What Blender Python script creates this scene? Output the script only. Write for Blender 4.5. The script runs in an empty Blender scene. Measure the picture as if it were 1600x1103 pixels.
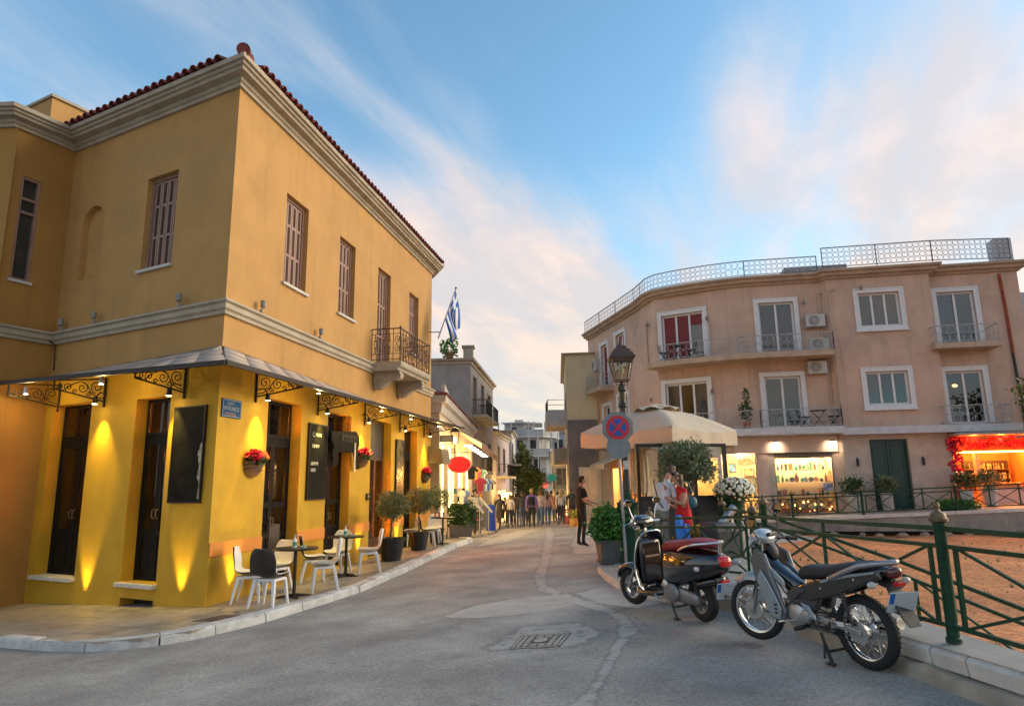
import bpy, bmesh, math, random
from mathutils import Vector, Matrix
random.seed(7)
R = math.radians
scene = bpy.context.scene
COL = scene.collection
# ---------------------------------------------------------------- camera
def make_camera():
    cam = bpy.data.cameras.new('camera'); o = bpy.data.objects.new('camera', cam); COL.objects.link(o)
    p, r = 0.1931, -0.0144
    Rv, Fv, Uv = Vector((1, 0, 0)), Vector((0, math.cos(p), math.sin(p))), Vector((0, -math.sin(p), math.cos(p)))
    R2 = Rv*math.cos(r)+Uv*math.sin(r); U2 = Uv*math.cos(r)-Rv*math.sin(r)
    m = Matrix((R2, U2, -Fv)).transposed().to_4x4(); m.translation = (0, 0, 1.58)
    o.matrix_world = m
    cam.sensor_width = 36; cam.lens = 36*1063/1600
    cam.clip_start = .05; cam.clip_end = 3000
    scene.camera = o
make_camera()
# ---------------------------------------------------------------- sky
SUN_AZ, SUN_EL = R(76), R(13)          # azimuth from +Y towards +X
def make_world():
    w = bpy.data.worlds.new('World'); scene.world = w; w.use_nodes = True
    nt = w.node_tree; nt.nodes.clear(); N = nt.nodes.new; L = nt.links.new
    out = N('ShaderNodeOutputWorld'); bg = N('ShaderNodeBackground'); bg.inputs[1].default_value = .15
    sky = N('ShaderNodeTexSky'); sky.sky_type = 'NISHITA'; sky.sun_disc = False
    sky.sun_elevation = SUN_EL; sky.sun_rotation = SUN_AZ; sky.air_density = 1.0; sky.dust_density = .8; sky.ozone_density = 2.0
    tc = N('ShaderNodeTexCoord'); sp = N('ShaderNodeSeparateXYZ'); L(tc.outputs['Generated'], sp.inputs[0])
    def math_(op, a, b=None, c=None, clamp=False):
        n = N('ShaderNodeMath'); n.operation = op; n.use_clamp = clamp
        for i, v in enumerate((a, b, c)):
            if v is None: continue
            if isinstance(v, (int, float)): n.inputs[i].default_value = v
            else: L(v, n.inputs[i])
        return n.outputs[0]
    zc = math_('MAXIMUM', sp.outputs[2], 0.0); zd = math_('ADD', zc, .20)
    u = math_('DIVIDE', sp.outputs[0], zd); v = math_('DIVIDE', sp.outputs[1], zd)
    def noise(su, sv, ou, ov, sc, det, rough, dist):
        # streaks run obliquely across the street: shear then stretch
        cb = N('ShaderNodeCombineXYZ')
        uu = math_('MULTIPLY_ADD', v, -.38, u)
        L(math_('MULTIPLY_ADD', uu, su, ou), cb.inputs[0]); L(math_('MULTIPLY_ADD', v, sv, ov), cb.inputs[1])
        n = N('ShaderNodeTexNoise'); n.inputs['Scale'].default_value = sc; n.inputs['Detail'].default_value = det
        n.inputs['Roughness'].default_value = rough; n.inputs['Distortion'].default_value = dist
        L(cb.outputs[0], n.inputs['Vector']); return n.outputs[0]
    big = noise(1.0, .45, SKY_OU, SKY_OV, 1.5, 3, .5, .1)
    fine = noise(1.0, .30, 1.3, 4.1, 4.5, 9, .62, .35)
    s = math_('ADD', math_('MULTIPLY', big, .66), math_('MULTIPLY', fine, .34))
    s = math_('ADD', s, math_('MULTIPLY', math_('SUBTRACT', .46, zc), .36))
    mr = N('ShaderNodeMapRange'); mr.interpolation_type = 'SMOOTHSTEP'
    mr.inputs[1].default_value = .355; mr.inputs[2].default_value = .63; L(s, mr.inputs[0])
    cr = N('ShaderNodeValToRGB'); e = cr.color_ramp.elements
    e[0].position = 0.0; e[0].color = (2.35, 2.0, 1.55, 1); e[1].position = .8; e[1].color = (2.0, 1.9, 2.0, 1)
    m2 = cr.color_ramp.elements.new(.22); m2.color = (2.55, 1.98, 1.62, 1); m3 = cr.color_ramp.elements.new(.48); m3.color = (2.5, 2.02, 1.85, 1)
    L(zc, cr.inputs[0])
    tex = noise(1.0, .6, 7.7, 2.2, 3.4, 8, .6, .3); tr = N('ShaderNodeMapRange'); tr.inputs[1].default_value = .40; tr.inputs[2].default_value = .66; tr.inputs[3].default_value = .50; tr.inputs[4].default_value = 0; tr.interpolation_type = 'SMOOTHSTEP'; L(tex, tr.inputs[0])
    cs = N('ShaderNodeMix'); cs.data_type = 'RGBA'; cs.inputs[7].default_value = (1.25, 1.42, 1.65, 1); L(tr.outputs[0], cs.inputs[0]); L(cr.outputs[0], cs.inputs[6])
    mx0 = N('ShaderNodeMix'); mx0.data_type = 'RGBA'; mx0.inputs[6].default_value = (1.45, 1.7, 1.95, 1)
    L(mr.outputs[0], mx0.inputs[0]); L(cs.outputs[2], mx0.inputs[7])
    sk = N('ShaderNodeMix'); sk.data_type = 'RGBA'; sk.blend_type = 'MULTIPLY'; sk.inputs[0].default_value = 1
    sk.inputs[7].default_value = SKY_TINT; L(sky.outputs[0], sk.inputs[6])
    mx = N('ShaderNodeMix'); mx.data_type = 'RGBA'; L(math_('MULTIPLY', mr.outputs[0], .9), mx.inputs[0]); L(sk.outputs[2], mx.inputs[6]); L(mx0.outputs[2], mx.inputs[7])
    L(mx.outputs[2], bg.inputs[0]); L(bg.outputs[0], out.inputs[0])
SKY_OU, SKY_OV = 8.6, 3.3
SKY_TINT = (.64, .78, .76, 1)
make_world()
def make_sun():
    l = bpy.data.lights.new('sun', 'SUN'); l.energy = 1.5; l.angle = R(55); l.color = (1, .82, .60)
    o = bpy.data.objects.new('sun', l); COL.objects.link(o)
    d = Vector((math.sin(SUN_AZ)*math.cos(SUN_EL), math.cos(SUN_AZ)*math.cos(SUN_EL), math.sin(SUN_EL)))
    o.rotation_euler = d.to_track_quat('Z', 'Y').to_euler()
make_sun()
scene.view_settings.view_transform = 'Standard'; scene.view_settings.look = 'None'
scene.view_settings.gamma = 1; scene.view_settings.use_curve_mapping = False
scene.view_settings.exposure = 1.52
# ---------------------------------------------------------------- helpers
def gz(x, y): return .055*x-.032*max(0, min(y, 60)-20)
def wm(o):
    m = Matrix.Identity(4)
    while o: m = Matrix.LocRotScale(o.location, o.rotation_euler, o.scale) @ m; o = o.parent
    return m
def tag(o, label=None, cat=None, group=None, kind=None):
    if label: o['label'] = label
    if cat: o['category'] = cat
    if group: o['group'] = group
    if kind: o['kind'] = kind
    return o
def thing(name, label, cat, loc=(0, 0, 0), rz=0, group=None, scale=1):
    o = bpy.data.objects.new(name, None); COL.objects.link(o); o.location = loc; o.rotation_euler = (0, 0, rz); o.scale = (scale,)*3
    o.empty_display_size = .1
    return tag(o, label, cat, group)
def copy_tree(o, parent=None):
    c = o.copy(); COL.objects.link(c); c.parent = parent
    for ch in o.children: copy_tree(ch, c)
    return c
class MB:
    def __init__(s, M=None): s.v = []; s.f = []; s.M = M; s.mi = []
    def add(s, vs, fs, mi=0):
        n = len(s.v); M = s.M
        for p in vs: s.v.append(M @ Vector(p) if M is not None else Vector(p))
        for f in fs: s.f.append(tuple(i+n for i in f)); s.mi.append(mi)
        return s
    def box(s, a, b, mi=0):
        (x0, y0, z0), (x1, y1, z1) = a, b
        return s.hexa([(x0, y0, z0), (x1, y0, z0), (x1, y1, z0), (x0, y1, z0), (x0, y0, z1), (x1, y0, z1), (x1, y1, z1), (x0, y1, z1)], mi)
    def hexa(s, p, mi=0):
        return s.add(p, [(0, 3, 2, 1), (4, 5, 6, 7), (0, 1, 5, 4), (1, 2, 6, 5), (2, 3, 7, 6), (3, 0, 4, 7)], mi)
    def beam(s, p, q, w, h=None, up=(0, 0, 1), mi=0):
        p, q = Vector(p), Vector(q); h = h or w; d = (q-p).normalized(); up = Vector(up)
        if abs(d.dot(up)) > .98: up = Vector((0, 1, 0))
        a = d.cross(up).normalized()*w/2; b = a.cross(d).normalized()*h/2
        return s.hexa([p-a-b, p+a-b, q+a-b, q-a-b, p-a+b, p+a+b, q+a+b, q-a+b], mi)
    def tube(s, pts, r, n=8, caps=True, closed=False, mi=0, flat=1.0):
        pts = [Vector(p) for p in pts]; k = len(pts); rr = r if isinstance(r, (list, tuple)) else [r]*k
        T = []
        for i in range(k):
            a = pts[(i-1) % k] if closed else pts[max(i-1, 0)]; b = pts[(i+1) % k] if closed else pts[min(i+1, k-1)]
            T.append((b-a).normalized())
        up = Vector((0, 0, 1)) if abs(T[0].z) < .9 else Vector((1, 0, 0))
        nn = (up-T[0]*up.dot(T[0])).normalized(); vs = []
        for i in range(k):
            nn = (nn-T[i]*nn.dot(T[i]))
            nn = nn.normalized() if nn.length > 1e-6 else T[i].orthogonal().normalized()
            bb = T[i].cross(nn)
            for j in range(n):
                a = 2*math.pi*j/n; vs.append(pts[i]+(nn*math.cos(a)+bb*math.sin(a)*flat)*rr[i])
        fs = []
        for i in range(k if closed else k-1):
            for j in range(n):
                i2 = (i+1) % k; fs.append((i*n+j, i*n+(j+1) % n, i2*n+(j+1) % n, i2*n+j))
        if caps and not closed: fs += [tuple(range(n-1, -1, -1)), tuple((k-1)*n+j for j in range(n))]
        return s.add(vs, fs, mi)
    def lathe(s, prof, n=16, c=(0, 0, 0), axis='z', mi=0, caps=True, sx=1, sy=1):
        vs = []; c = Vector(c)
        for r, z in prof:
            for j in range(n):
                a = 2*math.pi*j/n; x, y = r*math.cos(a)*sx, r*math.sin(a)*sy
                vs.append(c+(Vector((x, y, z)) if axis == 'z' else Vector((z, x, y)) if axis == 'x' else Vector((x, z, y))))
        fs = []
        for i in range(len(prof)-1):
            for j in range(n): fs.append((i*n+j, i*n+(j+1) % n, (i+1)*n+(j+1) % n, (i+1)*n+j))
        if caps: fs += [tuple(range(n-1, -1, -1)), tuple((len(prof)-1)*n+j for j in range(n))]
        return s.add(vs, fs, mi)
    def sphere(s, c, r, n=12, m=8, mi=0):
        r = r if isinstance(r, (tuple, list)) else (r, r, r); vs = []; fs = []
        for i in range(m+1):
            t = math.pi*i/m
            for j in range(n):
                a = 2*math.pi*j/n; vs.append((c[0]+r[0]*math.sin(t)*math.cos(a), c[1]+r[1]*math.sin(t)*math.sin(a), c[2]-r[2]*math.cos(t)))
        for i in range(m):
            for j in range(n): fs.append((i*n+j, i*n+(j+1) % n, (i+1)*n+(j+1) % n, (i+1)*n+j))
        return s.add(vs, fs, mi)
    def loft(s, rings, closed=True, caps=True, mi=0):
        n = len(rings[0]); vs = [p for r in rings for p in r]; fs = []
        for i in range(len(rings)-1):
            for j in range(n if closed else n-1): fs.append((i*n+j, i*n+(j+1) % n, (i+1)*n+(j+1) % n, (i+1)*n+j))
        if caps and closed: fs += [tuple(range(n-1, -1, -1)), tuple((len(rings)-1)*n+j for j in range(n))]
        return s.add(vs, fs, mi)
    def prism(s, poly, vec, mi=0):
        poly = [Vector(p) for p in poly]; vec = Vector(vec); n = len(poly)
        return s.add(poly+[p+vec for p in poly], [tuple(range(n-1, -1, -1)), tuple(range(n, 2*n))]+[(i, (i+1) % n, (i+1) % n+n, i+n) for i in range(n)], mi)
    def quad(s, *p, mi=0): return s.add(p, [tuple(range(len(p)))], mi)
    def build(s, name, mat, parent=None, w=False, smooth=False, bevel=0, sub=0, kind=None, label=None, recalc=True, seg=2, ang=None):
        me = bpy.data.meshes.new(name); inv = wm(parent).inverted() if (w and parent) else None
        me.from_pydata([(inv @ v if inv else v) for v in s.v], [], s.f)
        for m in (mat if isinstance(mat, (list, tuple)) else [mat]): me.materials.append(m)
        if any(s.mi): me.polygons.foreach_set('material_index', s.mi)
        if recalc:
            bm = bmesh.new(); bm.from_mesh(me); bmesh.ops.remove_doubles(bm, verts=bm.verts, dist=1e-5); bmesh.ops.recalc_face_normals(bm, faces=bm.faces); bm.to_mesh(me); bm.free()
        if smooth:
            me.polygons.foreach_set('use_smooth', [True]*len(me.polygons))
            try: me.set_sharp_from_angle(angle=R(ang or 40))
            except Exception: pass
        me.update(); o = bpy.data.objects.new(name, me); COL.objects.link(o); o.parent = parent
        if bevel:
            b = o.modifiers.new('bevel', 'BEVEL'); b.width = bevel; b.segments = seg; b.limit_method = 'ANGLE'; b.angle_limit = R(40)
        if sub:
            b = o.modifiers.new('sub', 'SUBSURF'); b.levels = sub; b.render_levels = sub
        return tag(o, label, None, None, kind)
class Fr:
    """facade frame: u along, d outward (right of direction), z up"""
    def __init__(s, p0, p1):
        s.o = Vector((p0[0], p0[1], 0)); d = Vector((p1[0]-p0[0], p1[1]-p0[1], 0)); s.len = d.length; s.t = d.normalized(); s.n = Vector((s.t.y, -s.t.x, 0))
        s.rz = math.atan2(s.t.y, s.t.x)
    def P(s, u, d, z): return s.o+s.t*u+s.n*d+Vector((0, 0, z))
    def box(s, mb, u0, u1, d0, d1, z0, z1, mi=0):
        P = s.P; mb.hexa([P(u0, d0, z0), P(u1, d0, z0), P(u1, d1, z0), P(u0, d1, z0), P(u0, d0, z1), P(u1, d0, z1), P(u1, d1, z1), P(u0, d1, z1)], mi); return mb
    def frame(s, mb, u0, u1, z0, z1, wd, d0, d1, bottom=True, wt=None):
        wt = wt or wd; zb = z0+wd if bottom else z0
        s.box(mb, u0, u0+wd, d0, d1, z0, z1); s.box(mb, u1-wd, u1, d0, d1, z0, z1); s.box(mb, u0+wd, u1-wd, d0, d1, z1-wt, z1)
        if bottom: s.box(mb, u0+wd, u1-wd, d0, d1, z0, z0+wd)
        return mb
    def wall(s, mb, u0, u1, z0, z1, ops=(), depth=.3, d=0):
        us = sorted({u0, u1, *[min(max(o[i], u0), u1) for o in ops for i in (0, 1)]}); zs = sorted({z0, z1, *[min(max(o[i], z0), z1) for o in ops for i in (2, 3)]})
        for i in range(len(us)-1):
            for j in range(len(zs)-1):
                cu, cz = (us[i]+us[i+1])/2, (zs[j]+zs[j+1])/2
                if any(o[0] < cu < o[1] and o[2] < cz < o[3] for o in ops): continue
                mb.quad(s.P(us[i], d, zs[j]), s.P(us[i+1], d, zs[j]), s.P(us[i+1], d, zs[j+1]), s.P(us[i], d, zs[j+1]))
        for a, b, c, e in [o[:4] for o in ops]:
            for (p, q) in (((a, c), (a, e)), ((a, e), (b, e)), ((b, e), (b, c)), ((b, c), (a, c))):
                mb.quad(s.P(p[0], d, p[1]), s.P(q[0], d, q[1]), s.P(q[0], d-depth, q[1]), s.P(p[0], d-depth, p[1]))
        return mb
def sweep(mb, prof, path, closed=False, zf=None):
    """sweep profile [(d,z)] along plan path, d to the right of travel; mitred"""
    P = [Vector((p[0], p[1])) for p in path]; k = len(P); rings = []
    for i in range(k):
        a = P[i-1] if (i or closed) else None; b = P[(i+1) % k] if (i < k-1 or closed) else None
        t1 = (P[i]-a).normalized() if a is not None else None; t2 = (b-P[i]).normalized() if b is not None else None
        t1 = t1 or t2; t2 = t2 or t1
        n1 = Vector((t1.y, -t1.x)); n2 = Vector((t2.y, -t2.x)); m = (n1+n2)/(max(1+n1.dot(n2), .25)); zo = zf(P[i]) if zf else 0
        rings.append([(P[i].x+m.x*d, P[i].y+m.y*d, z+zo) for d, z in prof])
    if closed: rings.append(rings[0])
    return mb.loft(rings, closed=True, caps=not closed)
def clip(poly, clipper):
    """convex polygon clip (both 2D, clipper counter-clockwise)"""
    out = list(poly)
    for i in range(len(clipper)):
        a, b = clipper[i], clipper[(i+1) % len(clipper)]; src, out = out, []
        side = lambda p: (b[0]-a[0])*(p[1]-a[1])-(b[1]-a[1])*(p[0]-a[0])
        for j in range(len(src)):
            p, q = src[j], src[(j+1) % len(src)]; sp, sq = side(p), side(q)
            if sp >= 0: out.append(p)
            if sp*sq < 0:
                t = sp/(sp-sq); out.append((p[0]+(q[0]-p[0])*t, p[1]+(q[1]-p[1])*t))
        if len(out) < 3: return []
    return out
def area2(p): return abs(sum(p[i][0]*p[(i+1) % len(p)][1]-p[(i+1) % len(p)][0]*p[i][1] for i in range(len(p))))/2
def spiral(c, r0, turns, a0, ex, ey, n=22, k=.12, sgn=1):
    c, ex, ey = Vector(c), Vector(ex), Vector(ey); o = []
    for i in range(n+1):
        t = i/n; a = a0+sgn*turns*2*math.pi*t; r = r0*(1-t*(1-k)); o.append(c+ex*r*math.cos(a)+ey*r*math.sin(a))
    return o
# ---------------------------------------------------------------- materials
MATS = {}
def M(name, rgb=(.5, .5, .5), rough=.6, var=.12, scale=3.0, bump=.08, bscale=60, metal=0, spec=.5, coat=0, rnd=0, stain=0, emit=None, es=0, streak=0, alpha=None, stainrgb=None, grain=0):
    if name in MATS: return MATS[name]
    m = bpy.data.materials.new(name); m.use_nodes = True; nt = m.node_tree; N = nt.nodes.new; L = nt.links.new
    b = nt.nodes['Principled BSDF']; b.inputs['Roughness'].default_value = rough; b.inputs['Metallic'].default_value = metal
    b.inputs['Specular IOR Level'].default_value = spec; b.inputs['Coat Weight'].default_value = coat
    b.inputs['Coat Roughness'].default_value = .06
    tc = N('ShaderNodeTexCoord'); col = None
    def mix(f, a, c, bt='MIX'):
        n = N('ShaderNodeMix'); n.data_type = 'RGBA'; n.blend_type = bt
        if isinstance(f, (int, float)): n.inputs[0].default_value = f
        else: L(f, n.inputs[0])
        for i, x in ((6, a), (7, c)):
            if isinstance(x, tuple): n.inputs[i].default_value = (*x[:3], 1)
            else: L(x, n.inputs[i])
        return n.outputs[2]
    def noise(sc, det=4, ro=.6, vec=None, dist=0):
        n = N('ShaderNodeTexNoise'); n.inputs['Scale'].default_value = sc; n.inputs['Detail'].default_value = det; n.inputs['Roughness'].default_value = ro; n.inputs['Distortion'].default_value = dist
        L(vec or tc.outputs['Object'], n.inputs['Vector']); return n.outputs[0]
    def ramp(f, lo, hi):
        n = N('ShaderNodeMapRange'); n.inputs[1].default_value = lo; n.inputs[2].default_value = hi; n.interpolation_type = 'SMOOTHSTEP'; L(f, n.inputs[0]); return n.outputs[0]
    dk = tuple(c*(1-var) for c in rgb); lt = tuple(min(1, c*(1+var)) for c in rgb)
    col = mix(ramp(noise(scale, 6), .3, .7), dk, lt)
    if stain:
        col = mix(ramp(noise(scale*.33, 8, .7, dist=.6), .52, .72), col, mix(stain, col, stainrgb or tuple(c*.45 for c in rgb)))
    if streak:
        mp = N('ShaderNodeMapping'); mp.inputs['Scale'].default_value = (2.2, 2.2, .16); L(tc.outputs['Object'], mp.inputs[0])
        col = mix(ramp(noise(2.0, 6, .65, mp.outputs[0]), .50, .78), col, mix(streak, col, tuple(c*.5 for c in rgb)))
    if grain:
        g2 = mix(ramp(noise(38, 3, .7), .35, .65), (1-grain,)*3, (1+grain,)*3); col = mix(1.0, col, g2, 'MULTIPLY')
        g3 = mix(ramp(noise(.55, 5, .6, dist=.4), .35, .7), (.80,)*3, (1.14,)*3); col = mix(1.0, col, g3, 'MULTIPLY')
    if rnd:
        oi = N('ShaderNodeObjectInfo'); mr = N('ShaderNodeMapRange'); mr.inputs[3].default_value = 1-rnd; mr.inputs[4].default_value = 1+rnd; L(oi.outputs['Random'], mr.inputs[0])
        vm = N('ShaderNodeVectorMath'); vm.operation = 'SCALE'; L(col, vm.inputs[0]); L(mr.outputs[0], vm.inputs['Scale']); col = vm.outputs[0]
    L(col, b.inputs['Base Color'])
    if bump:
        bp = N('ShaderNodeBump'); bp.inputs['Strength'].default_value = min(1, bump*4); bp.inputs['Distance'].default_value = .01
        L(noise(bscale, 5, .65), bp.inputs['Height']); L(bp.outputs[0], b.inputs['Normal'])
    if rough > .15:
        rr = N('ShaderNodeMapRange'); rr.inputs[3].default_value = max(0, rough-.09); rr.inputs[4].default_value = min(1, rough+.09); L(noise(scale*2.3, 4), rr.inputs[0]); L(rr.outputs[0], b.inputs['Roughness'])
    if emit:
        b.inputs['Emission Color'].default_value = (*emit, 1); b.inputs['Emission Strength'].default_value = es
    MATS[name] = m; return m
def glass(name, tint=(.8, .85, .85), refl=.25, rough=.03):
    if name in MATS: return MATS[name]
    m = bpy.data.materials.new(name); m.use_nodes = True; nt = m.node_tree; nt.nodes.clear(); N = nt.nodes.new; L = nt.links.new
    o = N('ShaderNodeOutputMaterial'); t = N('ShaderNodeBsdfTransparent'); t.inputs[0].default_value = (*tint, 1)
    g = N('ShaderNodeBsdfGlossy'); g.inputs['Roughness'].default_value = rough; g.inputs[0].default_value = (.9, .93, .95, 1)
    fr = N('ShaderNodeFresnel'); fr.inputs[0].default_value = 1.45
    a = N('ShaderNodeMath'); a.operation = 'ADD'; a.use_clamp = True; a.inputs[1].default_value = refl; L(fr.outputs[0], a.inputs[0])
    mx = N('ShaderNodeMixShader'); L(a.outputs[0], mx.inputs[0]); L(t.outputs[0], mx.inputs[1]); L(g.outputs[0], mx.inputs[2]); L(mx.outputs[0], o.inputs[0])
    MATS[name] = m; return m
def emis(name, rgb, s):
    if name in MATS: return MATS[name]
    m = bpy.data.materials.new(name); m.use_nodes = True; nt = m.node_tree; nt.nodes.clear()
    o = nt.nodes.new('ShaderNodeOutputMaterial'); e = nt.nodes.new('ShaderNodeEmission'); e.inputs[0].default_value = (*rgb, 1); e.inputs[1].default_value = s
    nt.links.new(e.outputs[0], o.inputs[0]); MATS[name] = m; return m
def lamp(name, kind, loc, energy, col, parent=None, size=.05, tgt=None, spot=R(70), blend=.6):
    l = bpy.data.lights.new(name, kind); l.energy = energy; l.color = col
    if kind in ('POINT', 'SPOT'): l.shadow_soft_size = size
    if kind == 'AREA': l.size = size
    if kind == 'SPOT': l.spot_size = spot; l.spot_blend = blend
    o = bpy.data.objects.new(name, l); COL.objects.link(o); o.location = loc
    if tgt is not None: o.rotation_euler = (Vector(loc)-Vector(tgt)).to_track_quat('Z', 'Y').to_euler()
    if parent:
        inv = wm(parent).inverted(); o.location = inv @ Vector(loc); o.parent = parent
        if tgt is not None:
            o.rotation_euler = ((inv @ Vector(loc))-(inv @ Vector(tgt))).to_track_quat('Z', 'Y').to_euler()
    return o
def leaf_mesh(mb, c, rad, n, size, shell=.35, flat=.5, up=.25, mi=0, lw=.42, wob=.18):
    c = Vector(c); ph = [random.uniform(0, 6.28) for _ in range(6)]
    for _ in range(n):
        d = Vector((random.gauss(0, 1), random.gauss(0, 1), random.gauss(0, 1))).normalized()
        lump = 1+wob*(math.sin(3.1*d.x*2+ph[0])*math.sin(2.7*d.y*2+ph[1])+.7*math.sin(4.3*d.z+ph[2]+3*d.x))
        r = (shell+(1-shell)*random.random()**.6)*lump
        if random.random() < .07: r *= random.uniform(1.08, 1.28)
        p = c+Vector((d.x*rad[0], d.y*rad[1], d.z*rad[2]))*r
        t = (d*.6+Vector((random.gauss(0, 1), random.gauss(0, 1), random.gauss(0, 1)+up))*.55).normalized(); s = t.orthogonal().normalized()
        s.rotate(Matrix.Rotation(random.uniform(0, 6.28), 3, t)); L_ = size*random.uniform(.6, 1.25); s = s*L_*lw
        mb.add([p, p+t*L_*.5+s, p+t*L_, p+t*L_*.5-s], [(0, 1, 2, 3)], mi)
# ---------------------------------------------------------------- palette
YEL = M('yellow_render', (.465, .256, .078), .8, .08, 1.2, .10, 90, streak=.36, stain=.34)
YLIT = M('yellow_render_lamplit', (.52, .295, .012), .75, .09, 1.5, .10, 90, streak=.24, stain=.24)  # same render as above, warm lamp glow put into a deeper yellow
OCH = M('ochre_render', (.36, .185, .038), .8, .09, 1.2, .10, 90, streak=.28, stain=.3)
ORB = M('orange_band_paint', (.62, .22, .03), .6, .06, 3)
CORN = M('cornice_plaster', (.40, .345, .26), .8, .12, 2.5, .08, 70, streak=.3)
TILE = M('clay_roof_tile', (.16, .030, .022), .75, .3, 9, .15, 50, rnd=.3)
SHUT = M('shutter_paint', (.285, .17, .13), .55, .1, 6, .05, 80)
MARB = M('sill_marble', (.55, .52, .47), .5, .1, 6)
BLKW = M('black_door_wood', (.010, .008, .007), .55, .25, 8, .05, 60, spec=.12)
WARMG = glass('warm_pane', (.92, .86, .78), .0)
INTW = M('cafe_interior_wall', (.72, .38, .13), .8, .15, 2)
INTD = M('cafe_interior_furniture', (.05, .025, .012), .5, .3, 4)
IRON = M('wrought_iron', (.022, .015, .011), .5, .3, 20, .1, 120, metal=.3)
RAILI = M('balcony_iron_brown', (.10, .055, .035), .6, .3, 20, .1, 120)
AWN = M('awning_canvas', (.46, .37, .30), .85, .1, 3, .05, 200, stain=.2)
ASPH = M('asphalt', (.36, .335, .30), .86, .2, .9, .28, 150, grain=.22, stain=.35, stainrgb=(.26, .25, .235))
PATCH = M('concrete_patch', (.40, .385, .35), .85, .2, 2.2, .25, 110, grain=.14, stain=.4, stainrgb=(.30, .29, .27))
PATCH2 = M('pink_concrete_patch', (.39, .365, .33), .85, .2, 2.2, .25, 110, grain=.14, stain=.4, stainrgb=(.29, .275, .255))
SLAB = M('sidewalk_slab', (.33, .285, .225), .38, .18, 3.5, .1, 60, rnd=.16, stain=.35)
MORT = M('sidewalk_mortar', (.16, .14, .115), .85, .2, 6)
KERB = M('white_kerb_stone', (.54, .53, .50), .65, .16, 5, .25, 30, rnd=.10, stain=.5)
KERB2 = M('marble_kerb', (.60, .56, .50), .6, .12, 5, .15, 30, rnd=.06, stain=.35)
CONC = M('kerb_concrete', (.34, .30, .235), .85, .22, 4, .4, 25, stain=.5, streak=.2)
GRAV = M('red_gravel', (.60, .225, .078), .95, .3, 7, .6, 60, grain=.3, stain=.3, stainrgb=(.50, .28, .15))
GREEN = M('green_painted_iron', (.014, .055, .028), .5, .2, 12, .08, 60, spec=.22)
BRASS = M('brass_finial', (.16, .115, .06), .5, .3, 12, .1, 50, metal=.5)
CHRO = M('chrome', (.75, .75, .75), .12, .05, 5, 0, metal=1)
STEEL = M('aluminium', (.42, .43, .44), .35, .15, 9, .03, 50, metal=.9)
RUB = M('tyre_rubber', (.013, .013, .013), .75, .3, 10, .1, 90)
BLKP = M('black_gloss_paint', (.008, .008, .009), .12, .2, 3, 0, coat=1, spec=.6)
BLKM = M('matt_black_plastic', (.018, .018, .019), .5, .25, 12, .05, 90)
WHTP = M('white_plastic', (.70, .70, .68), .38, .05, 4, .01, 60)
DRKW = M('dark_brown_shell', (.03, .022, .017), .4, .15, 4, .02, 60)
TOPD = M('dark_table_top', (.018, .015, .013), .3, .2, 5)
POTB = M('dark_plant_pot', (.014, .014, .015), .45, .25, 6, .05, 40)
POTG = M('grey_planter', (.085, .082, .082), .55, .15, 6, .05, 40)
BARK = M('bark', (.13, .095, .065), .9, .3, 12, .6, 30)
OLIV = M('olive_leaf', (.125, .155, .065), .55, .35, 7, 0, rnd=.08)
BOXL = M('bright_bush_leaf', (.065, .20, .028), .5, .4, 7, 0, rnd=.08)
DEEP = M('deep_green_leaf', (.030, .080, .018), .5, .4, 7, 0, rnd=.1)
TREEL = M('street_tree_leaf', (.11, .135, .022), .6, .45, 3, 0)
PEACH = M('peach_render', (.54, .37, .28), .82, .10, 1.0, .08, 80, streak=.5, stain=.4)
WTRIM = M('white_window_trim', (.66, .66, .66), .5, .05, 4, .02, 60)
PWIN = glass('dusk_window', (.55, .60, .64), .05, .04)
CURT = M('pale_curtain', (.40, .42, .42), .8, .25, 14, .2, 30)
GREYR = M('grey_balcony_rail', (.36, .36, .37), .5, .15, 9)
SLABW = M('white_slab_paint', (.52, .53, .55), .65, .1, 4, .05, 60, streak=.25)
MBLW = M('marble_cladding', (.44, .37, .31), .45, .14, 2.5, .03, 60, stain=.35)
UMB = M('umbrella_canvas', (.55, .455, .335), .85, .06, 3, .06, 160)
WARM = (1.0, .62, .22); YELL = (1.0, .72, .12)
# ---------------------------------------------------------------- ground, road
def grid_sheet(name, xs_fn, ys, nx, zf, mat, kind='structure', parent=None):
    mb = MB(); vs = []; fs = []
    for y in ys:
        a, b = xs_fn(y)
        for i in range(nx+1):
            x = a+(b-a)*i/nx; vs.append((x, y, zf(x, y)))
    for j in range(len(ys)-1):
        for i in range(nx): k = j*(nx+1)+i; fs.append((k, k+1, k+nx+2, k+nx+1))
    mb.add(vs, fs); return mb.build(name, mat, parent, kind=kind, recalc=False)
def lerp_tab(t, tab):
    if t <= tab[0][0]: return tab[0][1]
    for (a, b), (c, d) in zip(tab, tab[1:]):
        if t <= c: return b+(d-b)*(t-a)/(c-a)
    return tab[-1][1]
XR = [(-8, 3.7), (3, 3.32), (4.6, 3.12), (5.5, 2.98), (8.3, 2.60), (8.9, 2.05), (9.6, 1.72), (11.5, 1.52), (13.2, 1.55), (14.0, 1.85), (14.6, 2.6), (15.2, 6.5), (28, 6.5), (90, 8)]
import numpy as np
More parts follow.
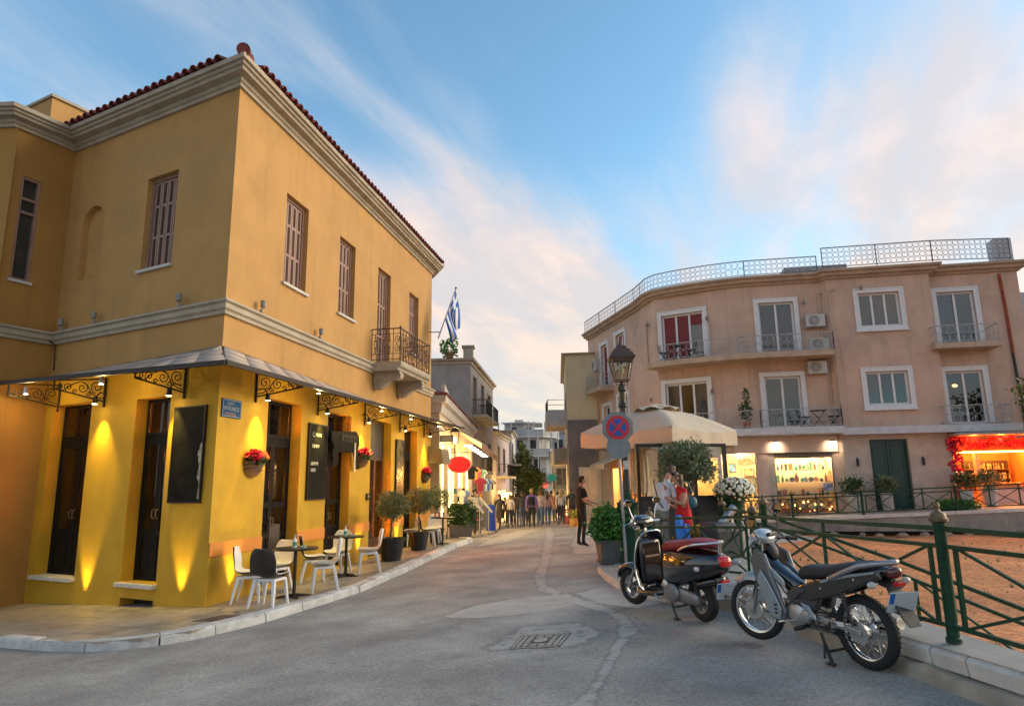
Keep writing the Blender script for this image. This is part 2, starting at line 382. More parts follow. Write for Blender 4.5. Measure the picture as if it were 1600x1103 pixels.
REPAIRS = [
 ([(1.42, 34), (1.05, 24), (.62, 17), (.48, 14.5), (.30, 12.4), (.33, 10.8), (.62, 10), (.85, 9.2), (1.10, 8.6), (1.14, 8.1), (1.02, 7.4), (.80, 6.6), (.58, 5.8), (.34, 5.25), (.05, 4.4), (.40, 4.4), (.60, 5.4), (.79, 6.1), (1.06, 7.0), (1.32, 7.6), (1.32, 8.4), (1.12, 9.3), (.82, 10.2), (.52, 11.2), (.55, 12.4), (.74, 14.5), (.92, 17), (1.4, 24), (1.8, 34)], .66, .04),
 ([(-.95, 9.25), (-.55, 9.95), (.2, 10.35), (.78, 10.25), (.9, 9.5), (.4, 9.05), (-.3, 8.95), (-.75, 9.05)], 1.0, .04),
 ([(.85, 10.3), (1.35, 10.8), (2.0, 10.2), (2.15, 9.3), (1.5, 8.8), (1.05, 9.4)], .9, .10),
 ([(-.40, 7.25), (-.15, 7.75), (.05, 8.35), (.75, 8.3), (1.0, 7.6), (.62, 7.05), (.1, 7.0)], .64, .12),
 ([(-1.1, 19.5), (-.9, 24), (.1, 31), (1.2, 31), (.5, 26), (-.2, 20.5)], .8, .1),
 ([(1.3, 15.8), (2.6, 15.4), (6, 17), (6.2, 30), (2.6, 31), (1.9, 22), (1.4, 18)], .8, .1),
 ([(-2.2, 12.2), (-1.9, 13.1), (-1.5, 12.8), (-1.7, 12.0)], .45, .25), ([(-1.2, 5.0), (.2, 5.25), (1.6, 5.0), (2.4, 4.7), (1.5, 4.3), (-.8, 4.4)], .5, .3), ([(1.6, 6.9), (2.1, 7.3), (2.5, 6.6), (2.0, 6.2)], .4, .3)]
CRACKS = [[(-3.4, 6.3), (-2.6, 6.85), (-1.6, 7.2), (-.5, 7.55)], [(-3.4, 5.4), (-1.9, 5.55), (-.6, 5.5), (.1, 5.45)], [(-2.6, 6.75), (-1.2, 6.95), (-.3, 7.05)], [(.78, 10.3), (1.0, 9.5), (1.35, 8.6), (1.42, 7.8)], [(1.0, 8.8), (.8, 9.4), (.5, 10.0)]]
def make_road():
    ys = [-8+.75*i for i in range(16)]+[4.0+.055*i for i in range(290)]+[20+.25*i for i in range(60)]+[35+2.5*i for i in range(24)]
    ys = sorted(set(round(y, 4) for y in ys)); us = [i/14 for i in range(14)]; n2 = 110; V_ = []
    for y in ys:
        a, b = (-22 if y < 12 else -12), lerp_tab(y, XR)+.12; m = -2.4
        V_ += [(a+(m-a)*t, y) for t in us]+[(m+(b-m)*i/n2, y) for i in range(n2+1)]
    P = np.array(V_); nc = 14+n2+1
    def segd(A, B):
        A, B = np.array(A), np.array(B); d = B-A; t = np.clip(((P-A)@d)/max(d@d, 1e-9), 0, 1); q = A+t[:, None]*d; return np.hypot(P[:, 0]-q[:, 0], P[:, 1]-q[:, 1])
    rep = np.zeros(len(P)); crk = np.zeros(len(P))
    for pts, st, soft in REPAIRS:
        ins = np.zeros(len(P), bool); dd = np.full(len(P), 9.0)
        for (x1, y1), (x2, y2) in zip(pts, pts[1:]+pts[:1]):
            dd = np.minimum(dd, segd((x1, y1), (x2, y2)))
            if y1 != y2: c = ((y1 > P[:, 1]) != (y2 > P[:, 1])) & (P[:, 0] < (x2-x1)*(P[:, 1]-y1)/(y2-y1)+x1); ins ^= c
        rep = np.maximum(rep, st*np.clip(.5+np.where(ins, dd, -dd)/(2*soft), 0, 1))
    for pl in CRACKS:
        for A, B in zip(pl, pl[1:]): crk = np.maximum(crk, np.clip(1-segd(A, B)/.07, 0, 1))
    mb = MB(); me = bpy.data.meshes.new('road'); zz = [gz(x, y) for x, y in V_]
    fs = [(j*nc+i, j*nc+i+1, (j+1)*nc+i+1, (j+1)*nc+i) for j in range(len(ys)-1) for i in range(nc-1)]
    me.from_pydata([(x, y, z) for (x, y), z in zip(V_, zz)], [], fs)
    for nm, arr in (('repair', rep), ('crack', crk)): at = me.attributes.new(nm, 'FLOAT', 'POINT'); at.data.foreach_set('value', arr.astype(np.float32))
    # repair and crack masks break up the asphalt colour with ragged, noisy edges
    nt = ASPH.node_tree; N = nt.nodes.new; L = nt.links.new; b = nt.nodes['Principled BSDF']; src = b.inputs['Base Color'].links[0].from_socket
    tc = N('ShaderNodeTexCoord')
    def ns(sc, det, ro=.65): n = N('ShaderNodeTexNoise'); n.inputs['Scale'].default_value = sc; n.inputs['Detail'].default_value = det; n.inputs['Roughness'].default_value = ro; L(tc.outputs['Object'], n.inputs['Vector']); return n.outputs[0]
    def mth(op, x, y): n = N('ShaderNodeMath'); n.operation = op; [L(v, n.inputs[i]) if not isinstance(v, float) else setattr(n.inputs[i], 'default_value', v) for i, v in enumerate((x, y))]; return n.outputs[0]
    def att(nm): a_ = N('ShaderNodeAttribute'); a_.attribute_name = nm; return a_.outputs['Fac']
    def ss(v, lo, hi, top=1.0): n = N('ShaderNodeMapRange'); n.interpolation_type = 'SMOOTHSTEP'; n.inputs[1].default_value = lo; n.inputs[2].default_value = hi; n.inputs[4].default_value = top; L(v, n.inputs[0]); return n.outputs[0]
    def mixc(f, a_, c_): n = N('ShaderNodeMix'); n.data_type = 'RGBA'; L(f, n.inputs[0]); L(a_, n.inputs[6]); (L(c_, n.inputs[7]) if not isinstance(c_, tuple) else setattr(n.inputs[7], 'default_value', (*c_, 1))); return n.outputs[2]
    r_ = att('repair'); edge = mth('ADD', r_, mth('MULTIPLY', mth('SUBTRACT', ns(6, 9, .7), .5), 1.5)); m1 = mth('MULTIPLY', ss(edge, .32, .72), mth('MINIMUM', mth('MULTIPLY', r_, 1.6), 1.0))
    pal = mixc(ss(ns(2.4, 5), .35, .65), N('ShaderNodeRGB').outputs[0], (.41, .385, .345)); [setattr(n.outputs[0], 'default_value', (.48, .462, .42, 1)) for n in nt.nodes if n.type == 'RGB']
    pal = mixc(ss(ns(45, 3), .5, .75, .5), pal, (.32, .31, .29))
    c1 = mixc(m1, src, pal)
    rim = mth('MULTIPLY', mth('MULTIPLY', ss(edge, .26, .42), mth('SUBTRACT', 1.0, ss(edge, .46, .62))), .5); c1 = mixc(mth('MULTIPLY', rim, mth('MINIMUM', mth('MULTIPLY', r_, 2.5), 1.0)), c1, (.15, .147, .14))
    ck = ss(mth('ADD', att('crack'), mth('MULTIPLY', mth('SUBTRACT', ns(12, 6), .5), 1.1)), .78, .98, .7); c1 = mixc(ck, c1, (.10, .098, .092)); L(c1, b.inputs['Base Color'])
    me.materials.append(ASPH); o = bpy.data.objects.new('road', me); COL.objects.link(o); tag(o, kind='structure'); return o
road = make_road()
g = MB(); g.quad((-900, -300, -4.2), (900, -300, -4.2), (900, 1500, -4.2), (-900, 1500, -4.2)); g.build('ground', M('distant_ground', (.12, .11, .10), .9), kind='structure', recalc=False)
# manhole cover: frame, four quadrant bar sets, centre disc
def manhole():
    cor = [(.060, 7.79), (.60, 7.72), (.425, 7.10), (-.075, 7.17)]
    t = thing('manhole_cover', 'square cast iron manhole cover with round centre plate in the asphalt', 'manhole cover', (.2, 7.46, 0))
    def P(s, q, z=0):
        a, b, c, d = [Vector(x) for x in cor]; p = (a*(1-s)+b*s)*(1-q)+(d*(1-s)+c*s)*q
        return (p.x, p.y, gz(p.x, p.y)+.003+z)
    dark = M('manhole_rust', (.10, .062, .045), .7, .3, 20, .2, 60); pale = M('manhole_infill', (.40, .375, .315), .85, .2, 12, .2, 80)
    mb = MB(); mb.quad(P(0, 0), P(1, 0), P(1, 1), P(0, 1)); mb.build('frame', dark, t, w=True, recalc=False)
    def pl(s0, s1, q0, q1): b = MB(); b.hexa([P(s0, q0), P(s1, q0), P(s1, q1), P(s0, q1), P(s0, q0, .004), P(s1, q0, .004), P(s1, q1, .004), P(s0, q1, .004)]); return b.build('infill', pale, t, w=True)
    for i in range(9):
        a = .025+i*.106; pl(a, a+.088, .025, .075); pl(a, a+.088, .925, .975)
        if 0 < i < 8: pl(.025, .075, a, a+.088); pl(.925, .975, a, a+.088)
    pl(.11, .17, .12, .88); pl(.83, .89, .12, .88)
    for i in range(8):
        a = .12+i*.096; pl(.21, .31, a, a+.07); pl(.69, .79, a, a+.07)
        if i in (0, 1, 6, 7): pl(.35, .48, a, a+.07); pl(.52, .65, a, a+.07)
    mb = MB(); n = 24; mb.add([P(.5, .5, .007)]+[P(.5+.14*math.cos(6.283*i/n), .5+.155*math.sin(6.283*i/n), .007) for i in range(n)], [(0, i+1, (i+1) % n+1) for i in range(n)]); mb.build('centre_plate', pale, t, w=True, recalc=False)
manhole()
# ---------------------------------------------------------------- left sidewalk
yaw, yl = .1895, 1.089
CB = Vector((-4.68, 10.76)); DU = Vector((math.sin(yaw), math.cos(yaw))); DV = Vector((-math.sin(yl), math.cos(yl)))
IC = CB+DV*4.82; DW = Vector((-.463, -.886))
KL = [(-13, 12.6), (-9.6, 10.9), (-6.73, 9.41), (-5.75, 8.86), (-4.98, 8.57), (-4.45, 8.60), (-3.99, 8.87), (-3.49, 9.65), (-3.05, 10.85), (-2.65, 12.06), (-2.22, 15), (-1.87, 18.0), (-1.6, 20.3), (-1.36, 22.4), (-1.45, 23.6), (-1.9, 24.4)]
SWH = .11
WALLP = [(-13, 16), tuple(IC), tuple(CB), tuple(CB+DU*4), tuple(CB+DU*12), tuple(CB+DU*14)]
def sidewalk_left():
    mb = MB(); poly = [(x, y) for x, y in KL]+[(-2.2, 24.6), (-4, 24), (-6, 14), (-9, 14), (-13, 16)]
    vs = [(x, y, gz(x, y)+SWH-.006) for x, y in poly]; mb.add(vs, [tuple(range(len(vs)))])
    sw = mb.build('sidewalk', MORT, kind='structure', recalc=False)
    bm = bmesh.new(); bm.from_mesh(sw.data); bmesh.ops.triangulate(bm, faces=bm.faces); bm.to_mesh(sw.data); bm.free()
    def slabs(region, o, ex, size, gap=.008):
        ex = Vector(ex).normalized(); ey = Vector((-ex.y, ex.x)); o = Vector(o)
        A = sum(region[i][0]*region[(i+1) % len(region)][1]-region[(i+1) % len(region)][0]*region[i][1] for i in range(len(region)))
        if A < 0: region = region[::-1]
        for i in range(-30, 31):
            for j in range(-16, 17):
                off = (j % 2)*.5*size
                q = [o+ex*(i*size+off+gap)+ey*(j*size+gap), o+ex*((i+1)*size+off-gap)+ey*(j*size+gap), o+ex*((i+1)*size+off-gap)+ey*((j+1)*size-gap), o+ex*(i*size+off+gap)+ey*((j+1)*size-gap)]
                c = clip([tuple(p) for p in q], region)
                if len(c) < 3 or area2(c) < .012: continue
                b = MB(); zz = random.uniform(-.0015, .0015); top = [(x, y, gz(x, y)+SWH+.002+zz) for x, y in c]; bot = [(x, y, z-.03) for x, y, z in top]; n = len(c)
                b.add(top+bot, [tuple(range(n))]+[(k, k+n, (k+1) % n+n, (k+1) % n) for k in range(n)]); b.build('slab', SLAB, sw)
    k = KL
    slabs([tuple(IC), tuple(CB), k[4], k[3], k[2], k[1]], CB, -DV, .44)
    slabs([tuple(CB), k[4], k[5], k[6], k[7]], CB, DU, .44)
    slabs([tuple(CB), k[7], k[8], k[9], tuple(CB+DU*3)], CB, DU, .44)
    slabs([tuple(CB+DU*3), k[9], k[10], k[11], tuple(CB+DU*8)], CB, DU, .55)
    slabs([tuple(CB+DU*8), k[11], k[12], k[13], tuple(CB+DU*12.5)], CB, DU, .55)
    # kerb stones follow the line
    pts = []; 
    for a, b in zip(k[1:], k[2:]):
        n = max(1, round(math.hypot(b[0]-a[0], b[1]-a[1])/.16))
        pts += [Vector((a[0]+(b[0]-a[0])*i/n, a[1]+(b[1]-a[1])*i/n)) for i in range(n)]
    for _ in range(3): pts = [pts[0]]+[(pts[i-1]+pts[i]*2+pts[i+1])/4 for i in range(1, len(pts)-1)]+[pts[-1]]
    i = 0
    while i < len(pts)-2:
        n = random.choice((4, 5, 5, 6)); seg = pts[i:i+n+1]
        if len(seg) < 2: break
        w = .17+random.uniform(-.012, .012); b = MB(); h = SWH+random.uniform(.0, .014); rings = []
        seg = [seg[0].lerp(seg[1], .05)]+seg[1:-1]+[seg[-1].lerp(seg[-2], .05)]
        for s_i, p in enumerate(seg):
            t = (seg[min(s_i+1, len(seg)-1)]-seg[max(s_i-1, 0)]).normalized(); nn = Vector((t.y, -t.x)); z = gz(p.x, p.y)
            jo = random.uniform(-.008, .012)
            o_, i_ = p+nn*(.02+jo), p-nn*w
            rings.append([(o_.x+nn.x*.02, o_.y+nn.y*.02, z-.06), (o_.x, o_.y, z+h-.03), (o_.x-nn.x*.03, o_.y-nn.y*.03, z+h+random.uniform(-.004, .004)), (i_.x, i_.y, z+h+.002), (i_.x, i_.y, z-.06)])
        b.loft(rings); b.build('kerb_stone', KERB, sw, bevel=.008)
        i += n
    b = MB(); c = Vector((-3.98, 9.66)); 
    b.hexa([(c.x+x, c.y+y, gz(c.x+x, c.y+y)+SWH+z) for z in (.003, .008) for x, y in ((-.34, -.1), (.0, -.22), (.26, .1), (-.06, .24))]); b.build('drain_lid', M('rusty_lid', (.10, .062, .045), .75, .3, 8, .2, 60), sw)
    b = MB(); b.beam((-3.13, 10.75, gz(-3.13, 10.75)+.045), (-2.82, 11.75, gz(-2.82, 11.75)+.045), .02, .085); b.build('drain_slot', M('slot_dark', (.06, .03, .022), .9), sw)
    return sw
sidewalk_left()
# ---------------------------------------------------------------- right plaza, kerb, sunken gravel
KR = [(3.70, -4), (3.32, 2.6), (3.22, 3.5), (3.10, 4.6), (2.96, 5.6), (2.72, 7.4), (2.55, 8.35), (2.02, 8.9), (1.68, 9.6), (1.50, 10.6), (1.45, 11.6), (1.47, 12.6), (1.56, 13.3), (1.85, 14.0), (2.6, 14.6), (4.2, 15.2)]
def kh(y): return lerp_tab(y, [(8.2, .25), (9.4, .13), (11, .11)])
def plaza():
    mb = MB(); inner = [(3.48, -4), (3.42, 4.6), (3.36, 8.6), (3.55, 9.9), (4.6, 12.5), (6.6, 20), (8.7, 27)]
    poly = KR+[(5.2, 18), (5.6, 26), (7.0, 31.5)]+inner[::-1]
    vs = [(x, y, gz(x, y)+kh(y)-.004) for x, y in poly]; mb.add(vs, [tuple(range(len(vs)))])
    o = mb.build('plaza_pavement', M('plaza_stone', (.34, .33, .30), .6, .14, 2.5, .1, 60, stain=.35), kind='structure', recalc=False)
    bm = bmesh.new(); bm.from_mesh(o.data); bmesh.ops.triangulate(bm, faces=bm.faces); bm.to_mesh(o.data); bm.free()
    # concrete footing and stones on top
    def ring(p, t, prof, z): n = Vector((t.y, -t.x)); return [(p.x+n.x*d, p.y+n.y*d, z+h) for d, h in prof]
    pts = []
    for a, b in zip(KR, KR[1:]):
        n = max(1, round(math.hypot(b[0]-a[0], b[1]-a[1])/.18)); pts += [Vector((a[0]+(b[0]-a[0])*i/n, a[1]+(b[1]-a[1])*i/n)) for i in range(n)]
    for _ in range(2): pts = [pts[0]]+[(pts[i-1]+pts[i]*2+pts[i+1])/4 for i in range(1, len(pts)-1)]+[pts[-1]]
    T = [(pts[min(i+1, len(pts)-1)]-pts[max(i-1, 0)]).normalized() for i in range(len(pts))]
    foot = MB(); rings = []
    for p, t in zip(pts, T):
        if p.y > 8.8: break
        j = random.uniform(-.012, .012); rings.append(ring(p, t, [(.30, -.06), (.30, .10+j), (-.055+j, .10+j), (-.11+j, -.06)], gz(p.x, p.y)))
    foot.loft(rings); foot.build('kerb_footing', CONC, o)
    i = 0
    while i < len(pts)-2:
        near = pts[i].y < 8.5; n = random.choice((6, 7, 8)) if near else random.choice((2, 3, 3))
        if near and pts[i].y < 5.0 < pts[min(i+n, len(pts)-1)].y: n = max(2, next(k for k in range(1, 30) if pts[i+k].y > 5.04))
        seg = list(range(i, min(i+n, len(pts)-1)+1))
        if len(seg) < 2: break
        rings = []; b = MB(); jj = random.uniform(-.008, .008)
        for q, k in enumerate(seg):
            p, t = pts[k].copy(), T[k]
            if q == 0: p = p+t*.006
            if q == len(seg)-1: p = p-t*.006
            h = kh(p.y)+jj
            prof = [(.0, .10), (-.02, h-.03), (.02, h), (.24, h+.004), (.24, .10)] if h > .18 else [(-.02, -.05), (.0, h-.02), (.02, h), (.2, h+.003), (.2, -.05)]
            prof = [(d_+.0, z_) for d_, z_ in prof]
            rings.append(ring(p, t, prof, gz(p.x, p.y)))
        b.loft(rings); b.build('kerb_stone', KERB2, o, bevel=.012); i += n
    # joints of the paving as real slabs near the lamp
    reg = [(1.75, 9.9), (2.55, 9.0), (3.1, 9.3), (3.1, 13.2), (1.8, 13.2), (1.68, 11.6)]
    for i in range(6):
        for j in range(11):
            x0, y0 = 1.5+i*.42, 8.9+j*.42
            c = clip([(x0+.006, y0+.006), (x0+.414, y0+.006), (x0+.414, y0+.414), (x0+.006, y0+.414)], reg)
            if len(c) < 3 or area2(c) < .02: continue
            b = MB(); n = len(c); top = [(x, y, gz(x, y)+kh(y)+.003) for x, y in c]; b.add(top+[(x, y, z-.02) for x, y, z in top], [tuple(range(n))]+[(k, k+n, (k+1) % n+n, (k+1) % n) for k in range(n)])
            b.build('slab', M('plaza_slab', (.37, .36, .33), .6, .14, 3, .1, 60, rnd=.1, stain=.3), o)
    # sunken bed: gravel sheet and side walls
    g2 = MB(); pl = [(3.44, -4), (3.42, 4.6), (3.36, 8.6), (3.55, 9.9), (4.6, 12.5), (6.6, 20), (8.6, 27.4), (21.5, 25.4), (24, 24), (24, -4)]
    for a, b in zip(pl[:7], pl[1:7]): g2.quad((a[0], a[1], -1), (b[0], b[1], -1), (b[0], b[1], gz(*b)+kh(b[1])-.006), (a[0], a[1], gz(*a)+kh(a[1])-.006))
    g2.build('bed_wall', CONC, o, recalc=False)
    def gh(x, y): return -.46+.03*math.sin(x*1.3+y*.7)+.025*math.sin(y*1.9-x)+.35*max(0, (x-12)/10)*0
    grid_sheet('gravel_bed', lambda y: (3.3 if y < 9 else 3.3+(y-9)*.27, 26), [-4+.8*i for i in range(41)], 40, gh, GRAV)
    st = MB()
    for _ in range(2600):
        y = random.uniform(5, 27); x = random.uniform(3.6+max(0, (y-9)*.28), 5+y*.72); s = random.choice((.012, .018, .025, .035))
        z = gh(x, y); a = random.random()*6
        c_, s_ = math.cos(a)*s, math.sin(a)*s
        st.add([(x+c_, y+s_, z-.004), (x-s_, y+c_*.8, z-.004), (x-c_, y-s_*.7, z-.004), (x+s_*.8, y-c_, z-.004), (x+s*.2, y, z+s*.7)], [(0, 1, 4), (1, 2, 4), (2, 3, 4), (3, 0, 4)])
    tag(st.build('loose_gravel', M('gravel_stone', (.44, .20, .11), .9, .4, 6, .2, 40), kind='stuff'), 'loose reddish gravel scattered over the sunken bed', 'gravel')
    wd = MB()
    for _ in range(70):
        y = random.uniform(6.5, 24); x = 3.6+max(0, (y-9)*.28)+random.uniform(0, 1)**2*(y*.5); z = gh(x, y)
        for k in range(14): a = random.random()*6.28; l = random.uniform(.04, .13); w = .006; d_ = Vector((math.cos(a), math.sin(a), 0)); p = Vector((x, y, z))+d_*.02; wd.add([p+Vector((-d_.y, d_.x, 0))*w, p-Vector((-d_.y, d_.x, 0))*w, p+d_*l*.5+Vector((0, 0, l))], [(0, 1, 2)])
    tag(wd.build('sparse_weeds', BOXL, kind='stuff', recalc=False), 'sparse green weeds growing in the reddish gravel', 'weeds')
    return o
PLZ = plaza()
# ---------------------------------------------------------------- yellow corner building
Z0 = -.62; ZB0, ZB1, ZE, ZS = 4.40, 4.63, 8.50, 3.70
FR_ = Fr(CB, CB+DU*11.0)                       # street facade, u from the corner
FL_ = Fr(IC, CB)                               # left facade, u = 4.82 - v
W0 = IC+DW*1.15; W1 = W0+Vector((-.98, .05))*4
FW_ = Fr(W0, IC); FW2 = Fr(W1, W0)
END1 = CB+DU*11.0; END2 = END1+Vector((DU.x-.55, DU.y-.1)).normalized()*.9; END3 = END2+Vector((-1, .25)).normalized()*6
yb = thing('corner_building', 'yellow two storey corner building with brown shutters, iron awning and tiled eaves', 'building', (CB.x, CB.y, -.16))
LV = lambda v: 4.82-v
def yellow_walls():
    rw = [(1.73, 2.62, 5.46, 7.28), (4.12, 4.98, 5.46, 7.28), (6.43, 7.33, 4.72, 7.28), (8.84, 9.68, 5.46, 7.28)]
    rd = [(1.47, 2.70, -.08, 3.21), (3.85, 5.03, -.08, 3.21), (6.2, 7.6, -.08, 3.26), (8.61, 9.71, -.08, 3.21)]
    lw = [(LV(2.33), LV(1.47), 5.5, 7.30)]
    ld = [(LV(2.07), LV(1.17), .13, 3.15), (LV(4.58), LV(3.36), .11, 3.20)]
    na, nb, nz0, nz1 = LV(4.28), LV(3.62), 5.62, 7.12
    up = MB(); FR_.wall(up, 0, 11.0, ZS, ZE, rw, .22)
    FL_.wall(up, 0, 4.82, ZS, ZE, lw+[(na, nb, nz0, nz1)], .12)
    nr = (nb-na)/2; cu = (na+nb)/2; zc = nz1-nr; arc = [(cu-nr*math.cos(math.pi*i/12), zc+nr*math.sin(math.pi*i/12)) for i in range(13)]
    up.quad(*[FL_.P(u, 0, z) for u, z in arc[:7]]+[FL_.P(na, 0, nz1)]); up.quad(*[FL_.P(u, 0, z) for u, z in arc[6:]]+[FL_.P(nb, 0, nz1)][::1])
    for (a, b) in zip(arc, arc[1:]): up.quad(FL_.P(a[0], 0, a[1]), FL_.P(b[0], 0, b[1]), FL_.P(b[0], -.12, b[1]), FL_.P(a[0], -.12, a[1]))
    FL_.wall(up, na, nb, nz0, nz1, (), 0, -.12)
    e1, e2 = Fr(END1, END2), Fr(END2, END3); e1.wall(up, 0, e1.len, ZS, ZE); e2.wall(up, 0, e2.len, ZS, ZE)
    up.build('upper_wall', YEL, yb, w=True)
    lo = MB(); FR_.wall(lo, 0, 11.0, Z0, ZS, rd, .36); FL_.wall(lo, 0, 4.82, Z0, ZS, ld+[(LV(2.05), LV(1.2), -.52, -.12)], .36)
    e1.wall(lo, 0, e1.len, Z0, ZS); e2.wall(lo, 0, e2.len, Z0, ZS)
    lo.build('lower_wall', YLIT, yb, w=True)
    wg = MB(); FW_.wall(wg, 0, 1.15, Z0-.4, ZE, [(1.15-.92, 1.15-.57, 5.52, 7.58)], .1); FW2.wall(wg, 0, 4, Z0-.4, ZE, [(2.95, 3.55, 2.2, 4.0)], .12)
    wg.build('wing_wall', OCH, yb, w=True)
    # narrow wing window
    w = MB(); FW_.frame(w, .23, .58, 5.52, 7.58, .05, -.10, -.02); FW_.box(w, .28, .53, -.10, -.03, 6.85, 6.9); FW_.box(w, .28, .53, -.10, -.03, 7.12, 7.17); wf = w.build('window_frame', SHUT, yb, w=True)
    p = MB(); FW_.box(p, .28, .53, -.11, -.09, 5.57, 7.53); p.build('pane', M('dark_pane', (.03, .035, .03), .15, .3, 3), wf, w=True)
    s = MB(); FW_.box(s, .20, .61, -.08, .05, 5.47, 5.52); s.build('sill', MARB, yb, w=True)
    pn = MB(); FW2.box(pn, 2.95, 3.55, -.13, -.11, 2.2, 4.0); pn.build('pane', MATS['dark_pane'], yb, w=True)
    # cornice, belt
    path = [tuple(W1), tuple(W0), tuple(IC), tuple(CB), tuple(END1), tuple(END2), tuple(END3)]
    c = MB(); sweep(c, [(-.05, 8.47), (.05, 8.47), (.06, 8.52), (.10, 8.54), (.11, 8.60), (.24, 8.61), (.26, 8.66), (.30, 8.665), (.31, 8.71), (.36, 8.715), (.37, 8.79), (-.05, 8.79)], path)
    c.build('cornice', CORN, yb, w=True)
    b = MB(); sweep(b, [(-.02, 4.40), (.05, 4.40), (.06, 4.45), (.10, 4.48), (.10, 4.56), (.15, 4.585), (.15, 4.62), (-.02, 4.635)], path); b.build('belt_course', CORN, yb, w=True)
    # roof and eave tiles
    r = MB(); apex = CB+(DU*5.2+DV*2.6); base = [IC, CB, END1, END2, END3]
    bs = []; nn = []
    RP = [IC+DV*.0, CB, END1, END2, END3]
    off = lambda i: (lambda t1, t2: (Vector((t1.y, -t1.x))+Vector((t2.y, -t2.x)))/(1+Vector((t1.y, -t1.x)).dot(Vector((t2.y, -t2.x)))))((RP[i]-RP[i-1]).normalized() if i else (RP[1]-RP[0]).normalized(), (RP[i+1]-RP[i]).normalized() if i < len(RP)-1 else (RP[-1]-RP[-2]).normalized())
    ring = [RP[i]+off(i)*.30 for i in range(5)]
    vs = [(p.x, p.y, 8.80) for p in ring]+[(apex.x, apex.y, 10.2)]
    r.add(vs, [(i, i+1, 5) for i in range(4)]+[(4, 0, 5)]); rf = r.build('roof', TILE, yb, w=True, recalc=False)
    def tile_mesh():
        t = MB(); n = 8
        for (ra, x0, x1, zo) in ((.088, 0, .5, 0),):
            o = [(x, ra*k*math.cos(math.pi*i/n), ra*k*math.sin(math.pi*i/n)) for x, k in ((x0, 1), (x1, .88)) for i in range(n+1)]
            q = [(x, .8*ra*k*math.cos(math.pi*i/n), .8*ra*k*math.sin(math.pi*i/n)) for x, k in ((x0, 1), (x1, .88)) for i in range(n+1)]
            t.loft([o[:n+1]+q[:n+1][::-1], o[n+1:]+q[n+1:][::-1]])
        return t.build('tile', TILE, rf, smooth=True, ang=35)
    proto = tile_mesh(); inv = wm(rf).inverted(); first = True
    def lay(p0, p1, n, skip=0):
        nonlocal first
        f = Fr(p0, p1)
        for i in range(n):
            u = f.len*(i+.5)/n
            for (dz, roll, du_) in ((.0, 0, 0), (.035, math.pi, .5)):
                if roll and i == n-1: continue
                o = proto if first else proto.copy()
                if not first: COL.objects.link(o)
                first = False
                P = f.P(u+du_*f.len/n, .42 if not roll else .38, 8.80+dz+random.uniform(-.006, .006)+(.05 if roll else 0))
                m = Matrix.Translation(P) @ Matrix(((-f.n.x, f.t.x, 0), (-f.n.y, f.t.y, 0), (0, 0, 1))).to_4x4() @ Matrix.Rotation(-.24+random.uniform(-.03, .03), 4, 'Y') @ Matrix.Rotation(roll, 4, 'X')
                o.parent = rf; o.matrix_basis = inv @ m
    lay(IC, CB, 23); lay(CB, END1, 53); lay(END1, END2, 4)
    tip = CB+off(1)*.30
    hp = MB(); a = Vector((tip.x, tip.y, 8.87)); d = (Vector((apex.x, apex.y, 10.2))-Vector((tip.x, tip.y, 8.80))).normalized()
    for k in range(6): hp.tube([a+d*(k*.36-.06), a+d*(k*.36+.36)], [.115, .10], 12)
    hp.build('hip_tile', TILE, rf, w=True, smooth=True)
    # rooftop box behind the wing
    bx = MB(); o2 = IC+DV*1.1-DU*.1; f = Fr(o2-DU*1.1+DV*.9, o2+DU*.0+DV*.9)
    pp = [IC+DV*.35+DW*-.55, IC+DV*.35+DW*.40, IC+DV*1.6+DW*.40, IC+DV*1.6+DW*-.55]
    bx.prism([(p.x, p.y, 8.6) for p in pp], (0, 0, 1.02)); bx.build('roof_housing', YEL, yb, w=True)
    cp = MB(); cc = sum(pp, Vector((0, 0)))/4; q = [cc+(p-cc)*1.08 for p in pp]; cp.prism([(p.x, p.y, 9.62) for p in q], (0, 0, .06)); cp.build('housing_cap', CORN, yb, w=True)
    # low parapet kerb on wing roof
    # orange dado band
    for a, b_ in ((.0, 1.47), (2.70, 3.85), (5.03, 6.2), (7.6, 8.61), (9.71, 11.0)):
        o = MB(); FR_.box(o, a+.004, b_-.004, .002, .022, .58, .79); o.build('dado_band', ORB, yb, w=True)
    return rw, rd, lw, ld
RW, RD, LW, LD = yellow_walls()
